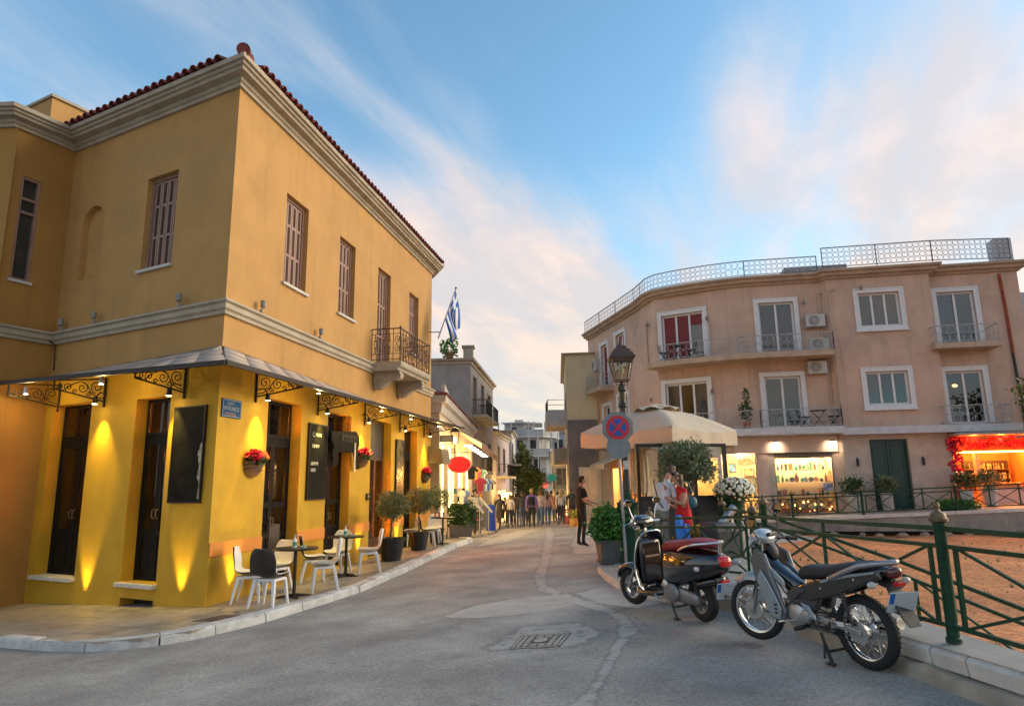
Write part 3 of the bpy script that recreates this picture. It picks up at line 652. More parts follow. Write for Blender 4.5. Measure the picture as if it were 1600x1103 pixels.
def shutters(F, a, b, z0, z1, leaves=4, tall=False):
    fr = MB(); F.frame(fr, a, b, z0, z1, .055, -.21, -.10, bottom=not tall); fr.build('window_frame', SHUT, yb, w=True)
    bk = MB(); F.box(bk, a+.04, b-.04, -.22, -.20, z0, z1); bk.build('window_back', M('shutter_dark', (.03, .02, .016), .8), yb, w=True)
    w = (b-a-.12)/leaves; zl = z0+(.02 if tall else .055)
    for i in range(leaves):
        u0 = a+.06+i*w+.006; u1 = u0+w-.012; s = MB(); d = (-.165, -.125); h = z1-.06-zl
        st = .042
        F.frame(s, u0, u1, zl, z1-.06, st, *d); cuts = [.34, .70] if not tall else [.30, .64]
        for c in cuts: F.box(s, u0+st, u1-st, *d, zl+h*c, zl+h*c+.06)
        sh = s.build('shutter', SHUT, yb, w=True)
        lv = MB(); z = zl+st+.012
        while z < z1-.06-st-.02:
            if all(not (-.02 < z-(zl+h*c) < .07) for c in cuts):
                P = F.P; lv.hexa([P(u0+st, -.16, z+.02), P(u1-st, -.16, z+.02), P(u1-st, -.128, z), P(u0+st, -.128, z), P(u0+st, -.16, z+.026), P(u1-st, -.16, z+.026), P(u1-st, -.128, z+.006), P(u0+st, -.128, z+.006)])
            z += .036
        lv.build('louvres', SHUT, sh, w=True, kind='stuff', recalc=False)
    if not tall:
        s = MB(); F.box(s, a-.05, b+.05, -.12, .06, z0-.045, z0+.004); s.build('sill', MARB, yb, w=True)
shutters(FL_, *LW[0])
for i, r in enumerate(RW): shutters(FR_, *r, tall=(i == 2))
def cafe_door(F, a, b, z0, z1, style):
    d0, d1 = -.265, -.215
    f = MB(); F.frame(f, a, b, z0, z1, .055, d0, d1, bottom=False); zt = z0+(z1-z0)*.80; F.box(f, a+.055, b-.055, d0, d1, zt-.12, zt); F.box(f, a+.055, b-.055, d0+.01, d1+.02, zt-.03, zt+.03)
    n = 3 if (b-a) > 1 else 2; w = (b-a-.11)/n
    for i in range(1, n): F.box(f, a+.055+i*w-.02, a+.055+i*w+.02, d0, d1, zt, z1-.055)
    dr = f.build('door', BLKW, yb, w=True)
    for i in range(n):
        p = MB(); F.box(p, a+.06+i*w, a+.05+(i+1)*w, -.245, -.240, zt, z1-.055); p.build('transom_pane', WARMG, dr, w=True)
    mid = (a+b)/2
    for (u0, u1) in ((a+.055, mid-.003), (mid+.003, b-.055)):
        l = MB(); s = .065; zp = z0+(z1-z0)*.27
        F.frame(l, u0, u1, z0, zt-.12, s, d0+.01, d1-.008); F.box(l, u0+s, u1-s, d0+.01, d1-.008, zp-.1, zp)
        zz = [zp, zt-.12-s]
        if style == 'split': zm = z0+(z1-z0)*.42; F.box(l, u0+s, u1-s, d0+.01, d1-.0, zm-.05, zm+.05); zz = [zp, zm-.05, zm+.05, zt-.12-s]
        F.box(l, u0+s+.01, u1-s-.01, d0+.015, d1-.02, z0+s, zp-.1); F.box(l, u0+s+.05, u1-s-.05, d0+.015, d1-.012, z0+s+.06, zp-.16)
        lf = l.build('door_leaf', BLKW, yb, w=True)
        for k in range(0, len(zz), 2):
            p = MB(); F.box(p, u0+s-.005, u1-s+.005, -.243, -.238, zz[k], zz[k+1]); p.build('pane', WARMG, lf, w=True)
        hd = MB(); uh = u1-.045 if u1 < mid+.01 else u0+.045; hd.tube([F.P(uh, d1-.01, z0+1.0), F.P(uh, d1+.04, z0+1.02), F.P(uh, d1+.04, z0+1.14), F.P(uh, d1-.01, z0+1.16)], .01, 6); hd.build('handle', BRASS, lf, w=True)
cafe_door(FL_, *LD[0], 'tall'); cafe_door(FL_, *LD[1], 'tall')
cafe_door(FR_, *RD[0], 'split'); cafe_door(FR_, *RD[1], 'split'); cafe_door(FR_, *RD[3], 'tall')
def door_grey_sign():
    a, b, z0, z1 = RD[2]; F = FR_
    f = MB(); F.frame(f, a, b, z0, z1, .07, -.265, -.215, bottom=False); F.box(f, a+.07, b-.07, -.265, -.215, 2.28, 2.36); F.box(f, a+.80, a+.88, -.265, -.215, z0, 2.28); dr = f.build('door', M('brown_door_wood', (.06, .028, .015), .45, .25, 8), yb, w=True)
    p = MB(); F.box(p, a+.07, b-.07, -.25, -.225, 2.36, z1-.07); p.build('blank_panel', M('grey_panel', (.045, .04, .038), .5), dr, w=True)
    for u0, u1 in ((a+.07, a+.80), (a+.88, b-.07)):
        p = MB(); F.box(p, u0, u1, -.243, -.238, .35, 2.28); p.build('pane', WARMG, dr, w=True)
        p = MB(); F.box(p, u0, u1, -.25, -.225, z0, .35); p.build('kick_panel', MATS['brown_door_wood'], dr, w=True)
door_grey_sign()
for a, b in ((LD[0][0], LD[0][1]), (LD[1][0], LD[1][1])):
    s = MB(); FL_.box(s, a-.03, b+.03, -.30, .10, .06, .125); s.build('door_sill', MARB, yb, w=True, bevel=.006)
vt = MB(); FL_.box(vt, LV(2.05), LV(1.2), -.3, -.26, -.5, -.12)
for i in range(6): FL_.box(vt, LV(2.0), LV(1.25), -.26, -.24, -.48+i*.06, -.45+i*.06)
vt.build('cellar_vent', M('vent_dark', (.02, .02, .015), .7), yb, w=True)
# cafe interior: floor, back walls, counters, shelves
def interior():
    m = MB(); ins = lambda F, u, d: F.P(u, d, 0)
    P = [FL_.P(.1, -.4, 0), FL_.P(4.3, -.4, 0), FR_.P(.75, -.4, 0), FR_.P(10.8, -.4, 0), FR_.P(10.8, -2.6, 0), FR_.P(3.6, -2.6, 0), FL_.P(.1, -3.4, 0)]
    n = len(P)
    m.add([(p.x, p.y, -.1) for p in P]+[(p.x, p.y, 3.45) for p in P], [tuple(range(n-1, -1, -1)), tuple(range(n, 2*n))]+[(i, (i+1) % n, (i+1) % n+n, i+n) for i in (3, 4, 5, 6)])
    A_, B_ = FR_.P(.75, -.4, 0).lerp(FL_.P(4.3, -.4, 0), .5), P[5]; m.hexa([(p.x+o.x, p.y+o.y, z) for z in (-.1, 3.45) for p, o in ((A_, Vector((0, 0))), (B_, Vector((0, 0))), (B_, Vector((.05, .02))), (A_, Vector((.05, .02))))])  # added partition, keeps lamps of one side from spilling out the other doors
    room = m.build('interior_room', INTW, yb, w=True, recalc=False)
    c = MB(); FR_.box(c, 1.2, 5.0, -1.5, -1.0, -.1, 1.0); FR_.box(c, 8.2, 10, -1.6, -1.1, -.1, 1.0); FR_.box(c, 1.0, 5.4, -2.5, -2.3, 1.2, 1.24); FR_.box(c, 1.0, 5.4, -2.5, -2.3, 1.7, 1.74); FL_.box(c, 2.4, 4.0, -2.2, -1.8, -.1, .95); FL_.box(c, .4, 1.3, -1.8, -1.3, -.1, .8); FL_.box(c, .5, 1.2, -2.6, -2.4, 1.1, 2.2)
    c.build('counter', INTD, room, w=True)
    b = MB()
    for i in range(60):
        u = 1.1+random.random()*4.2; z = random.choice((1.24, 1.74)); b.lathe([(.035, 0), (.035, .16), (.012, .2), (.012, .27)], 6, FR_.P(u, -2.4, z))
    b.build('bottles', M('bottle_mix', (.25, .12, .04), .2, .8, 9), room, w=True, kind='stuff')
    for i in range(4): 
        bx = MB(); FR_.box(bx, 1.65, 2.1, -.75, -.5, .95+i*.12, 1.05+i*.12); bx.build('tray', INTD, room, w=True)
    for F, u, d, e in ((FR_, 2.1, -1.2, 3200), (FR_, 4.4, -1.2, 3000), (FR_, 7.0, -1.3, 3200), (FR_, 9.2, -1.3, 3000), (FL_, 3.2, -1.1, 800), (FL_, .9, -1.2, 700)):
        q = F.P(u, d, 2.55); s = MB(); s.lathe([(.03, .12), (.10, .02), (.10, 0), (.03, 0)], 10, q); s.tube([q+Vector((0, 0, .12)), q+Vector((0, 0, .9))], .006, 5)
        s.build('pendant_lamp', emis('pendant_glow', (1, .55, .18), 6), room, w=True); lamp('cafe_light', 'SPOT', F.P(u, -.55, 2.95), e, (1, .52, .17), yb, .1, F.P(u, -2.2, 1.5), R(125), .5)
interior()
# awning: canvas sheet, valance rail, scroll brackets
def awning():
    OUT, ZO, ZI = .92, 3.36, 3.86
    t1, t2 = (CB-IC).normalized(), DU; n1, n2 = Vector((t1.y, -t1.x)), Vector((t2.y, -t2.x)); mt = (n1+n2)/(1+n1.dot(n2))
    V3 = lambda p, z: Vector((p.x, p.y, z))
    tip = V3(CB+mt*OUT, 3.36); l_in, l_out = V3(IC+t1*.1, 3.78), V3(IC+t1*.1+n1*OUT-t1*.9, 3.58); r_in, r_out = V3(CB+DU*11.6, 3.58), V3(CB+DU*11.6+n2*OUT, 3.44)
    c1_, c2_ = V3(CB+n1*.02, 3.86), V3(CB+n2*.02, 3.86)
    mb = MB()
    def sheet(a_in, b_in, a_out, b_out, n):
        for i in range(n):
            for j in range(4):
                def pt(s, q):
                    p = a_in.lerp(b_in, s).lerp(a_out.lerp(b_out, s), q); p.z -= .03*math.sin(math.pi*q)+.012*abs(math.sin(math.pi*n*s/2)); return p
                mb.quad(pt(i/n, j/4), pt((i+1)/n, j/4), pt((i+1)/n, (j+1)/4), pt(i/n, (j+1)/4))
    sheet(l_in, c1_, l_out, tip, 10); sheet(c2_, r_in, tip, r_out, 20)
    cv = mb.build('awning_canvas', AWN, yb, w=True, smooth=True, recalc=False)
    so = cv.modifiers.new('solid', 'SOLIDIFY'); so.thickness = .012
    rl = MB(); dz = Vector((0, 0, .02))
    for a, b in ((l_out, tip), (tip, r_out)): rl.beam(a-dz, b-dz, .045, .07)
    for a, b in ((l_in, c1_), (c2_, r_in)): rl.beam(a-dz, b-dz, .04, .04)
    rl.beam(c1_-dz*2, tip-dz*2, .035, .04); rl.build('awning_rail', IRON, yb, w=True)
    def bracket(F, u, zo=3.38):
        ex, ez = F.n, Vector((0, 0, 1)); P = lambda d, z: F.P(u, d, z); m = MB(); top = lambda d: 3.58+(zo-.04-3.58)*d/OUT; zb = 3.17
        m.beam(P(.02, zb-.1), P(.02, 3.6), .03); m.beam(P(.0, top(0)), P(OUT, top(OUT)), .025); m.beam(P(.02, zb), P(OUT-.04, zb+.13), .022); m.beam(P(OUT-.03, zb+.12), P(OUT-.03, zo), .022)
        for (cx, cz, r0, tn, a0, sg) in ((.17, .24, .115, 1.6, -1.4, 1), (.42, .20, .10, 1.5, 1.6, 1), (.66, .19, .075, 1.5, -1.2, 1), (.30, .12, .05, 1.2, 0, -1), (.55, .12, .045, 1.2, 3, -1), (.80, .18, .05, 1.3, 1, 1)):
            m.tube(spiral(P(cx*OUT/.92, zb+cz), r0, tn, a0, ex, ez, 20, .12, sg), .009, 5)
        c1 = [P(.03, zb+.05), P(.14, zb+.06), P(.26, zb+.13), P(.34, zb+.26), P(.46, zb+.31), P(.6, zb+.24), P(.74, zb+.12), P(.86, zb+.15)]
        m.tube(c1, .009, 5); m.build('scroll_bracket', IRON, yb, w=True)
    for u in (1.03, 3.35, 5.78, 8.2, 10.3): bracket(FR_, u)
    for v, z in ((.82, 3.41), (2.98, 3.48), (4.4, 3.54)): bracket(FL_, LV(v), z)
    # small floodlights at rail
    for F, u in ((FR_, 1.9), (FR_, 5.0), (FR_, 7.0), (FR_, 9.4), (FL_, LV(1.9)), (FL_, LV(4.1))):
        q = F.P(u, .75, 3.36); m = MB(); m.tube([q+Vector((0, 0, .08)), q-Vector((0, 0, .05))], [.03, .04], 8); m.build('rail_lamp', STEEL, yb, w=True)
        e = MB(); e.lathe([(.034, -.055), (.0, -.056)], 8, q); e.build('rail_lamp_lens', emis('white_lamp', (1, .85, .6), 14), yb, w=True); lamp('rail_glow', 'POINT', q-Vector((0, 0, .12)), 7, (1, .72, .26), yb, .05)
    # lanterns with yellow spot light washing the piers
    for F, u in ((FR_, 1.10), (FR_, 3.40), (FR_, 5.60), (FR_, 8.15), (FR_, 10.35), (FL_, LV(.95)), (FL_, LV(2.95))):
        q = F.P(u, .20, 3.14); m = MB(); m.tube([F.P(u, .0, 3.3), F.P(u, .12, 3.32), F.P(u, .2, 3.22)], .012, 6); m.tube([q+Vector((0, 0, .09)), q-Vector((0, 0, .03))], [.035, .048], 10); w = m.build('wall_lamp', IRON, yb, w=True)
        e = MB(); e.lathe([(.04, -.035), (0, -.036)], 10, q); e.build('wall_lamp_lens', emis('yellow_lamp', (1, .8, .3), 25), w, w=True)
        lamp('pier_spot', 'SPOT', q-Vector((0, 0, .05)), 85, YELL, yb, .03, F.P(u, .02, 1.6), R(66), 1.0)
    return tip
TIP = awning()
# in-ground uplights
for i, (F, u, d) in enumerate(((FL_, LV(3.0), .13), (FL_, LV(.56), .13), (FR_, .62, .13), (FR_, 5.6, .13), (FR_, 8.1, .13))):
    p = F.P(u, d, 0); z = gz(p.x, p.y)+SWH
    t = thing('ground_uplight', ['round ground uplight glowing at the foot of the pier between the two left doors', 'round ground uplight glowing at the foot of the corner pier beside the vent', 'round ground uplight behind the first white chair legs', 'ground uplight below the second flower basket', 'ground uplight below the dark mirror panel'][i], 'uplight', (p.x, p.y, z), group='uplights in the sidewalk')
    m = MB(); m.lathe([(.085, 0), (.085, .008), (.062, .010)], 16); m.build('ring', STEEL, t); m = MB(); m.lathe([(.062, .0085), (0, .0095)], 16); m.build('lens', emis('uplight_lens', (1, .85, .45), 30), t)
    lamp('uplight_beam', 'SPOT', (p.x, p.y, z+.03), 60, YELL, t, .04, F.P(u, .03, z+1.2), R(46), .8)
# small floodlights standing on the belt course
for i, (F, u) in enumerate(((FL_, LV(1.02)), (FL_, LV(3.4)), (FL_, LV(4.45)), (FR_, .92), (FR_, 3.15))):
    q = F.P(u, .09, 4.64); m = MB(); m.tube([q, q+Vector((0, 0, .06))], .03, 8); m.tube([q+Vector((0, 0, .06)), q+F.n*.03+Vector((0, 0, .11))], .012, 6); r = q+F.n*.03; m.tube([r+Vector((0, 0, .10)), r+Vector((0, 0, .22))], [.045, .05], 10); m.build('belt_floodlight', M('floodlight_grey', (.22, .21, .19), .5), yb, w=True)
# stone sprinkled repairs and cable
cb = MB(); cb.tube([FL_.P(.0, .16, 4.62), FL_.P(.06, .17, 4.5), FL_.P(.14, .05, 4.38), FL_.P(.13, .02, 3.9)], .012, 6); cb.build('cable', IRON, yb, w=True)
# blue street-name plate
def plates():
    BLU = M('blue_enamel', (.012, .075, .20), .65, .1, 5, spec=.1)
    t = thing('street_name_plate', 'blue enamel street name plate on the corner pier', 'sign', tuple(FR_.P(.34, .0, 2.90)))
    m = MB(); FR_.box(m, .07, .61, .004, .022, 2.74, 3.04); m.build('plate', BLU, t, w=True, bevel=.004)
    b = MB(); FR_.frame(b, .09, .59, 2.755, 3.025, .008, .022, .025); b.build('border', M('plate_white', (.42, .46, .48), .7, spec=.1), t, w=True)
    def text(s, u, z, size, mat, tname='lettering', F=FR_, d=.0245, par=t, ext=.001, ax='LEFT'):
        cu = bpy.data.curves.new(tname, 'FONT'); cu.body = s; cu.size = size; cu.extrude = ext; cu.align_x = ax
        o = bpy.data.objects.new(tname, cu); COL.objects.link(o); dg = bpy.context.evaluated_depsgraph_get(); me = bpy.data.meshes.new_from_object(o.evaluated_get(dg)); bpy.data.objects.remove(o)
        me.materials.clear(); me.materials.append(mat); o = bpy.data.objects.new(tname, me); COL.objects.link(o); o.parent = par
        P = F.P(u, d, z); m = Matrix.Translation(P) @ Matrix(((F.t.x, 0, F.n.x), (F.t.y, 0, F.n.y), (0, 1, 0))).to_4x4(); o.matrix_basis = wm(par).inverted() @ m; return o
    W = MATS['plate_white']
    text('ΟΔΟΣ', .20, 2.945, .07, W); text('ΒΥΡΩΝΟΣ', .125, 2.855, .085, W); text('VYRONOS', .15, 2.775, .062, M('plate_orange', (.5, .2, .03), .5))
    # black menu boards
    for i, (F, u0, u1, z0, z1, lab) in enumerate(((FL_, LV(.98), LV(.24), 1.40, 2.92, 'tall black menu board with a silver stain on the left pier of the corner'), (FR_, 2.98, 3.76, 1.38, 2.88, 'tall dark menu board with faint white lines between the first two street doors'), (FR_, 7.9, 8.5, .9, 2.86, 'narrow dark mirror panel hung before the last street door'))):
        t2 = thing('menu_board', lab, 'menu board', tuple(F.P((u0+u1)/2, 0, z0)))
        m = MB(); F.box(m, u0, u1, .012, .045, z0, z1); m.build('panel', M('menu_black', (.012, .011, .010), .6, .4, 3, spec=.06) if i < 2 else M('mirror_dark', (.10, .09, .08), .12, .8, 4, .05, 20, metal=.6), t2, w=True)
        b = MB(); F.frame(b, u0-.012, u1+.012, z0-.012, z1+.012, .02, .008, .052); b.build('frame', IRON, t2, w=True)
        if i == 0:
            p = MB(); pts = [(.93, .04), (.96, .2), (.88, .26), (.93, .36), (.86, .5), (.96, .62), (.985, .6), (.985, .03)]; wdt = u1-u0; p.add([F.P(u0+wdt*a, .047, z0+(z1-z0)*b_) for a, b_ in pts], [tuple(range(len(pts)))]); p.build('stain', M('silver_stain', (.30, .26, .2), .35, .7, 20, .2, 30, metal=.4), t2, w=True, recalc=False)
        if i == 1:
            txt = M('menu_chalk', (.34, .34, .33), .7)
            c = MB(); c.tube([F.P(u0+.17+.045*math.cos(a*.6283), .047, 2.665+.045*math.sin(a*.6283)) for a in range(10)], .008, 5, closed=True); c.build('emblem', txt, t2, w=True)
            for z, n, uu in ((2.63, 5, .27), (2.40, 6, .13), (2.05, 6, .10), (1.92, 4, .10)):
                c = MB()
                for k in range(n):
                    x = u0+uu+k*.052; F.box(c, x, x+.012, .046, .048, z, z+.07); F.box(c, x+.026, x+.036, .046, .048, z+random.choice((0, .02)), z+.07); F.box(c, x, x+.036, .0462, .0478, z+random.choice((0, .03, .06)), z+.04+random.choice((0, .03)))
                c.build('faint_lettering', txt, t2, w=True)
    return text
text3d = plates()
# ---------------------------------------------------------------- balcony of the yellow building
def yellow_balcony():
    F = FR_; u0, u1, D, zt = 6.03, 8.45, .82, 4.66
    s = MB(); prof = [(0, 4.44), (D-.10, 4.44), (D-.08, 4.50), (D-.02, 4.53), (D, 4.58), (D, zt), (0, zt)]
    s.loft([[F.P(u, d, z) for d, z in prof] for u in (u0, u1)]); bl = s.build('balcony_slab', CORN, yb, w=True, bevel=.01)
    for u in (u0+.30, u1-.42):
        c = MB(); prof = [(.02, 4.44), (D-.12, 4.44), (D-.08, 4.36), (D-.10, 4.27), (D-.18, 4.22), (D-.28, 4.24), (D-.36, 4.22), (.32, 4.10), (.22, 4.03), (.1, 4.0), (.02, 4.02)]
        c.loft([[F.P(uu, d, z) for d, z in prof] for uu in (u-.09, u+.11)])
        for uu in (u-.095, u+.115):
            c.tube(spiral(F.P(uu, D-.18, 4.33), .095, 1.7, 0, F.n, (0, 0, 1), 22, .1), .016, 6); c.tube(spiral(F.P(uu, .15, 4.14), .10, 1.6, 2.5, F.n, (0, 0, 1), 22, .1, -1), .016, 6)
            c.tube([F.P(uu, .25, 4.20), F.P(uu, .38, 4.33), F.P(uu, .52, 4.40)], .014, 6)
        c.build('scroll_console', CORN, bl, w=True)
    # railing
    h0, h1 = zt+.06, 5.50
    def panel(A, B, n):
        A, B = Vector(A), Vector(B); t = (B-A).normalized(); L_ = (B-A).length; m = MB(); Q = lambda u, z: A+t*u+Vector((0, 0, z-A.z)); ez = Vector((0, 0, 1))
        for z, w in ((h1, .035), (h1-.13, .016), (h0+.14, .016), (h0, .02)): m.beam(Q(0, z), Q(L_, z), w, w*.7)
        w = L_/n
        for i in range(n+1): m.beam(Q(i*w, h0-.05), Q(i*w, h1), .016)
        for i in range(n):
            c = (i+.5)*w
            if i % 2 == 0:
                for z in (h0+.30, h1-.30): m.sphere(Q(c, z), .022, 6, 4)
                m.tube([Q(c, h0+.14), Q(c+.03, (h0+h1)/2), Q(c, h1-.13)], .007, 4); m.tube([Q(c, h0+.14), Q(c-.03, (h0+h1)/2), Q(c, h1-.13)], .007, 4)
            else:
                r = min(.09, w*.42)
                m.tube(spiral(Q(c, h1-.25), r, 1.6, -1.5, t, ez, 18, .12), .008, 4); m.tube(spiral(Q(c, h0+.25), r, 1.6, 1.5, t, ez, 18, .12, -1), .008, 4)
                m.tube([Q(c-r, h1-.28), Q(c, (h0+h1)/2), Q(c+r, h0+.28)], .007, 4); m.tube([Q(c+r, h1-.28), Q(c, (h0+h1)/2), Q(c-r, h0+.28)], .007, 4)
        m.build('railing_panel', RAILI, bl, w=True, recalc=False)
    d = D-.05
    panel(F.P(u0+.05, .02, 0), F.P(u0+.05, d, 0), 4); panel(F.P(u0+.05, d, 0), F.P(u1-.05, d, 0), 11); panel(F.P(u1-.05, d, 0), F.P(u1-.05, .02, 0), 4)
    m = MB()
    for u in (u0+.05, u1-.05): m.sphere(F.P(u, d, h1+.03), .03, 8, 5); m.beam(F.P(u, d, zt), F.P(u, d, h1+.01), .03)
    m.build('railing_corner', RAILI, bl, w=True)
yellow_balcony()
# ---------------------------------------------------------------- greek flag on slanted pole
def flag():
    t = thing('flag_on_pole', 'blue and white striped national flag with white cross hanging from a slanted pole', 'flag', (-2.20, 20.6, 6.1))
    a, b = Vector((-2.28, 20.6, 6.1)), Vector((-1.80, 21.4, 7.95)); m = MB(); m.tube([a, b], [.022, .014], 8); m.sphere(b, .04, 8, 6); m.build('pole', M('pole_grey', (.22, .22, .23), .4), t, w=True)
    k = MB(); k.tube([(-2.62, 20.8, 6.35), a+(b-a)*.12], .016, 6); k.build('bracket', MATS['pole_grey'], t, w=True)
    # cloth hangs in folds from the upper pole; s along hoist, q along fly (falls down)
    NS, NQ = 18, 30; vs = []; fs = []; mi = []; h0 = b-(b-a)*.03; h1 = b-(b-a)*.62
    for i in range(NS+1):
        s = i/NS; p = h0.lerp(h1, s)
        for j in range(NQ+1):
            q = j/NQ; drop = 1.30*q*(1-.18*s); x = (.22*q+.06*math.sin(q*4+s*5))*(.55+.45*s)*(1-s*.75)+.05*math.sin(s*9+q*2.5)*q; y = .09*math.sin(s*11+q*3)*min(1, q*3)
            k_ = .5*q
            vs.append((p.x*(1-k_)+(-1.76)*k_+x, p.y+y, p.z-drop*(1-.25*s)))
    for i in range(NS):
        for j in range(NQ):
            fs.append((i*(NQ+1)+j, (i+1)*(NQ+1)+j, (i+1)*(NQ+1)+j+1, i*(NQ+1)+j+1)); st = i//2; blue = st % 2 == 0
            if i < 10 and j < 11: blue = not (4 <= i < 6 or 4 <= j < 7)
            mi.append(0 if blue else 1)
    mb = MB(); mb.add(vs, fs); mb.mi = mi
    mb.build('flag_cloth', [M('flag_blue', (.006, .085, .38), .75, .1, 4), M('flag_white', (.66, .68, .72), .75, .05, 4)], t, w=True, smooth=True, recalc=False, ang=80)
flag()
# ---------------------------------------------------------------- wall baskets, cut-out sign
FRED = M('magenta_petal', (.55, .015, .06), .6, .3, 8); FORG = M('salmon_petal', (.75, .20, .08), .6, .3, 8)
for i, (u, z, lab) in enumerate(((1.02, 1.78, 'half round wicker basket of magenta and salmon flowers on the pier nearest the corner'), (5.62, 2.05, 'half round wicker basket of orange red flowers beyond the second street door'), (10.35, 1.70, 'half round wicker basket of dark red flowers on the last pier'))):
    t = thing('wall_flower_basket', lab, 'flower basket', tuple(FR_.P(u, 0, z)), FR_.rz, 'flower baskets on the piers')
    m = MB(); k = 14
    rings = []
    for r, zz in ((.04, 0), (.13, .03), (.19, .10), (.215, .18), (.225, .26)): rings.append([(r*1.05*math.cos(math.pi*j/k), -max(.01, r*.8*math.sin(math.pi*j/k)), zz) for j in range(k+1)])
    m.loft(rings, closed=True); m.build('basket', M('wicker', (.13, .06, .03), .8, .4, 5, .8, 45), t)
    rim = MB()
    for zz, r in ((.26, .23), (.20, .221), (.13, .205)): rim.tube([(r*1.05*math.cos(math.pi*j/k), -r*.8*math.sin(math.pi*j/k)-.004, zz) for j in range(k+1)], .012, 6)
    rim.build('wicker_band', MATS['wicker'], t)
    lf = MB(); leaf_mesh(lf, (0, -.09, .28), (.22, .13, .08), 260, .07); lf.build('leaves', DEEP, t, recalc=False)
    f = MB(); leaf_mesh(f, (-.09, -.11, .36), (.13, .12, .09), 380, .05, .5, lw=.6); leaf_mesh(f, (.22, -.08, .34), (.06, .06, .07), 120, .05, .5, lw=.6); f.build('petals', FRED, t, recalc=False, kind='stuff')
    f = MB(); leaf_mesh(f, (.10, -.10, .36), (.11, .11, .07), 260, .05, .5, lw=.6); f.build('petals', FORG if i < 2 else FRED, t, recalc=False, kind='stuff')
def cutout():
    F = FR_; t = thing('cutout_sign', 'black scalloped cut-out sign with silver strip hanging before the second street door', 'sign', tuple(F.P(4.4, .1, 2.0)))
    o = [(3.80, 2.78), (5.05, 2.86), (5.22, 2.74), (5.24, 2.58), (5.16, 2.45), (5.20, 2.28), (5.28, 2.02), (5.0, 2.0), (4.97, 2.3), (4.92, 2.38), (4.2, 2.36), (4.12, 2.32), (4.16, 2.2), (4.10, 2.05), (3.84, 2.02), (3.90, 2.18), (3.84, 2.32), (3.92, 2.46), (3.80, 2.6)]
    m = MB(); m.prism([F.P(u, .10, z) for u, z in o], F.n*.03); m.build('board', M('cutout_black', (.008, .007, .007), .6, .3, 5, spec=.08), t, w=True, bevel=.006)
    m = MB(); F.box(m, 4.25, 5.02, .131, .139, 2.60, 2.76); b = m.build('bar', M('cutout_grey', (.03, .028, .026), .6, .3, 8, spec=.1), t, w=True)
    for k in range(4): h = MB(); h.lathe([(.03, 0), (.03, .006)], 10, (0, 0, 0)); o_ = h.build('hole', MATS['cutout_black'], t); P = F.P(4.42+k*.15, .141, 2.66); o_.matrix_basis = wm(t).inverted() @ (Matrix.Translation(P) @ F.n.to_track_quat('Z', 'Y').to_matrix().to_4x4())
    m = MB(); F.box(m, 4.94, 5.02, .132, .142, 1.95, 2.60); m.build('strip', STEEL, t, w=True)
    m = MB(); F.box(m, 4.6, 4.66, .02, .10, 2.8, 2.84); m.tube([F.P(4.63, .1, 2.82), F.P(4.63, .12, 3.2)], .008, 5); m.build('hanger', IRON, t, w=True)
cutout()
cd = thing('card_reader_box', 'small dark switch box on the pier by the open door', 'switch box', tuple(FR_.P(6.02, 0, 1.3)))
m = MB(); FR_.box(m, 5.97, 6.09, .0, .05, 1.30, 1.46); m.build('box', BLKM, cd, w=True, bevel=.006); m = MB(); FR_.box(m, 6.0, 6.06, .05, .054, 1.36, 1.42); m.build('button', STEEL, cd, w=True)
# ---------------------------------------------------------------- cafe chairs and tables
def make_chair(shell_back):
    t = thing('cafe_chair', 'x', 'chair', group='white legged shell chairs outside the cafe')
    # shell: rows from seat front to back top. local: front +y, z up
    prof = [(.21, .415), (.20, .44), (.10, .445), (-.05, .43), (-.15, .44), (-.20, .50), (-.225, .60), (-.245, .70), (-.26, .80), (-.265, .835)]
    wid = [.17, .205, .225, .225, .215, .205, .215, .21, .17, .11]; NX = 8; g = []
    for (y, z), w in zip(prof, wid):
        row = []
        for i in range(NX+1):
            s = -1+2*i/NX; row.append(Vector((w*s, y+.045*s*s*(1 if z > .5 else .2), z+(.035*s*s if z < .5 else 0))))
        g.append(row)
    def sheet(off):
        m = MB(); vs = []; n = NX+1
        for j in range(len(g)):
            for i in range(n):
                a = g[min(j+1, len(g)-1)][i]-g[max(j-1, 0)][i]; b = g[j][min(i+1, NX)]-g[j][max(i-1, 0)]; vs.append(g[j][i]+b.cross(a).normalized()*off)
        m.add(vs, [(j*n+i, j*n+i+1, (j+1)*n+i+1, (j+1)*n+i) for j in range(len(g)-1) for i in range(NX)]); return m
    top = sheet(0).build('seat_shell', WHTP, t, smooth=True, ang=80, recalc=False); so = top.modifiers.new('s', 'SOLIDIFY'); so.thickness = .012; so.offset = 0
    bk = sheet(.011 if True else 0).build('shell_back', shell_back, t, smooth=True, ang=80, recalc=False); so = bk.modifiers.new('s', 'SOLIDIFY'); so.thickness = .008; so.offset = 0
    for o in (top, bk):
        s = o.modifiers.new('sub', 'SUBSURF'); s.levels = 1; s.render_levels = 1
    ap = MB(); ap.loft([[(x*k, y*k, z) for x, y in ((-.17, -.15), (.17, -.15), (.17, .17), (-.17, .17))] for k, z in ((1, .36), (1.02, .405))]); ap.build('apron', WHTP, t, bevel=.015)
    for sx in (-1, 1):
        for y0, y1 in ((.15, .19), (-.13, -.22)):
            l = MB(); l.loft([[(sx*x+dx*w, y+dy*w, z) for dx, dy in ((-1, -1), (1, -1), (1, 1), (-1, 1))] for x, y, z, w in ((.145, y0, .40, .028), (.165, y0+(y1-y0)*.4, .26, .022), (.20, y1, 0, .014))]); l.build('leg', WHTP, t, bevel=.006)
    return t
def ground_l(x, y): return gz(x, y)+SWH+.004
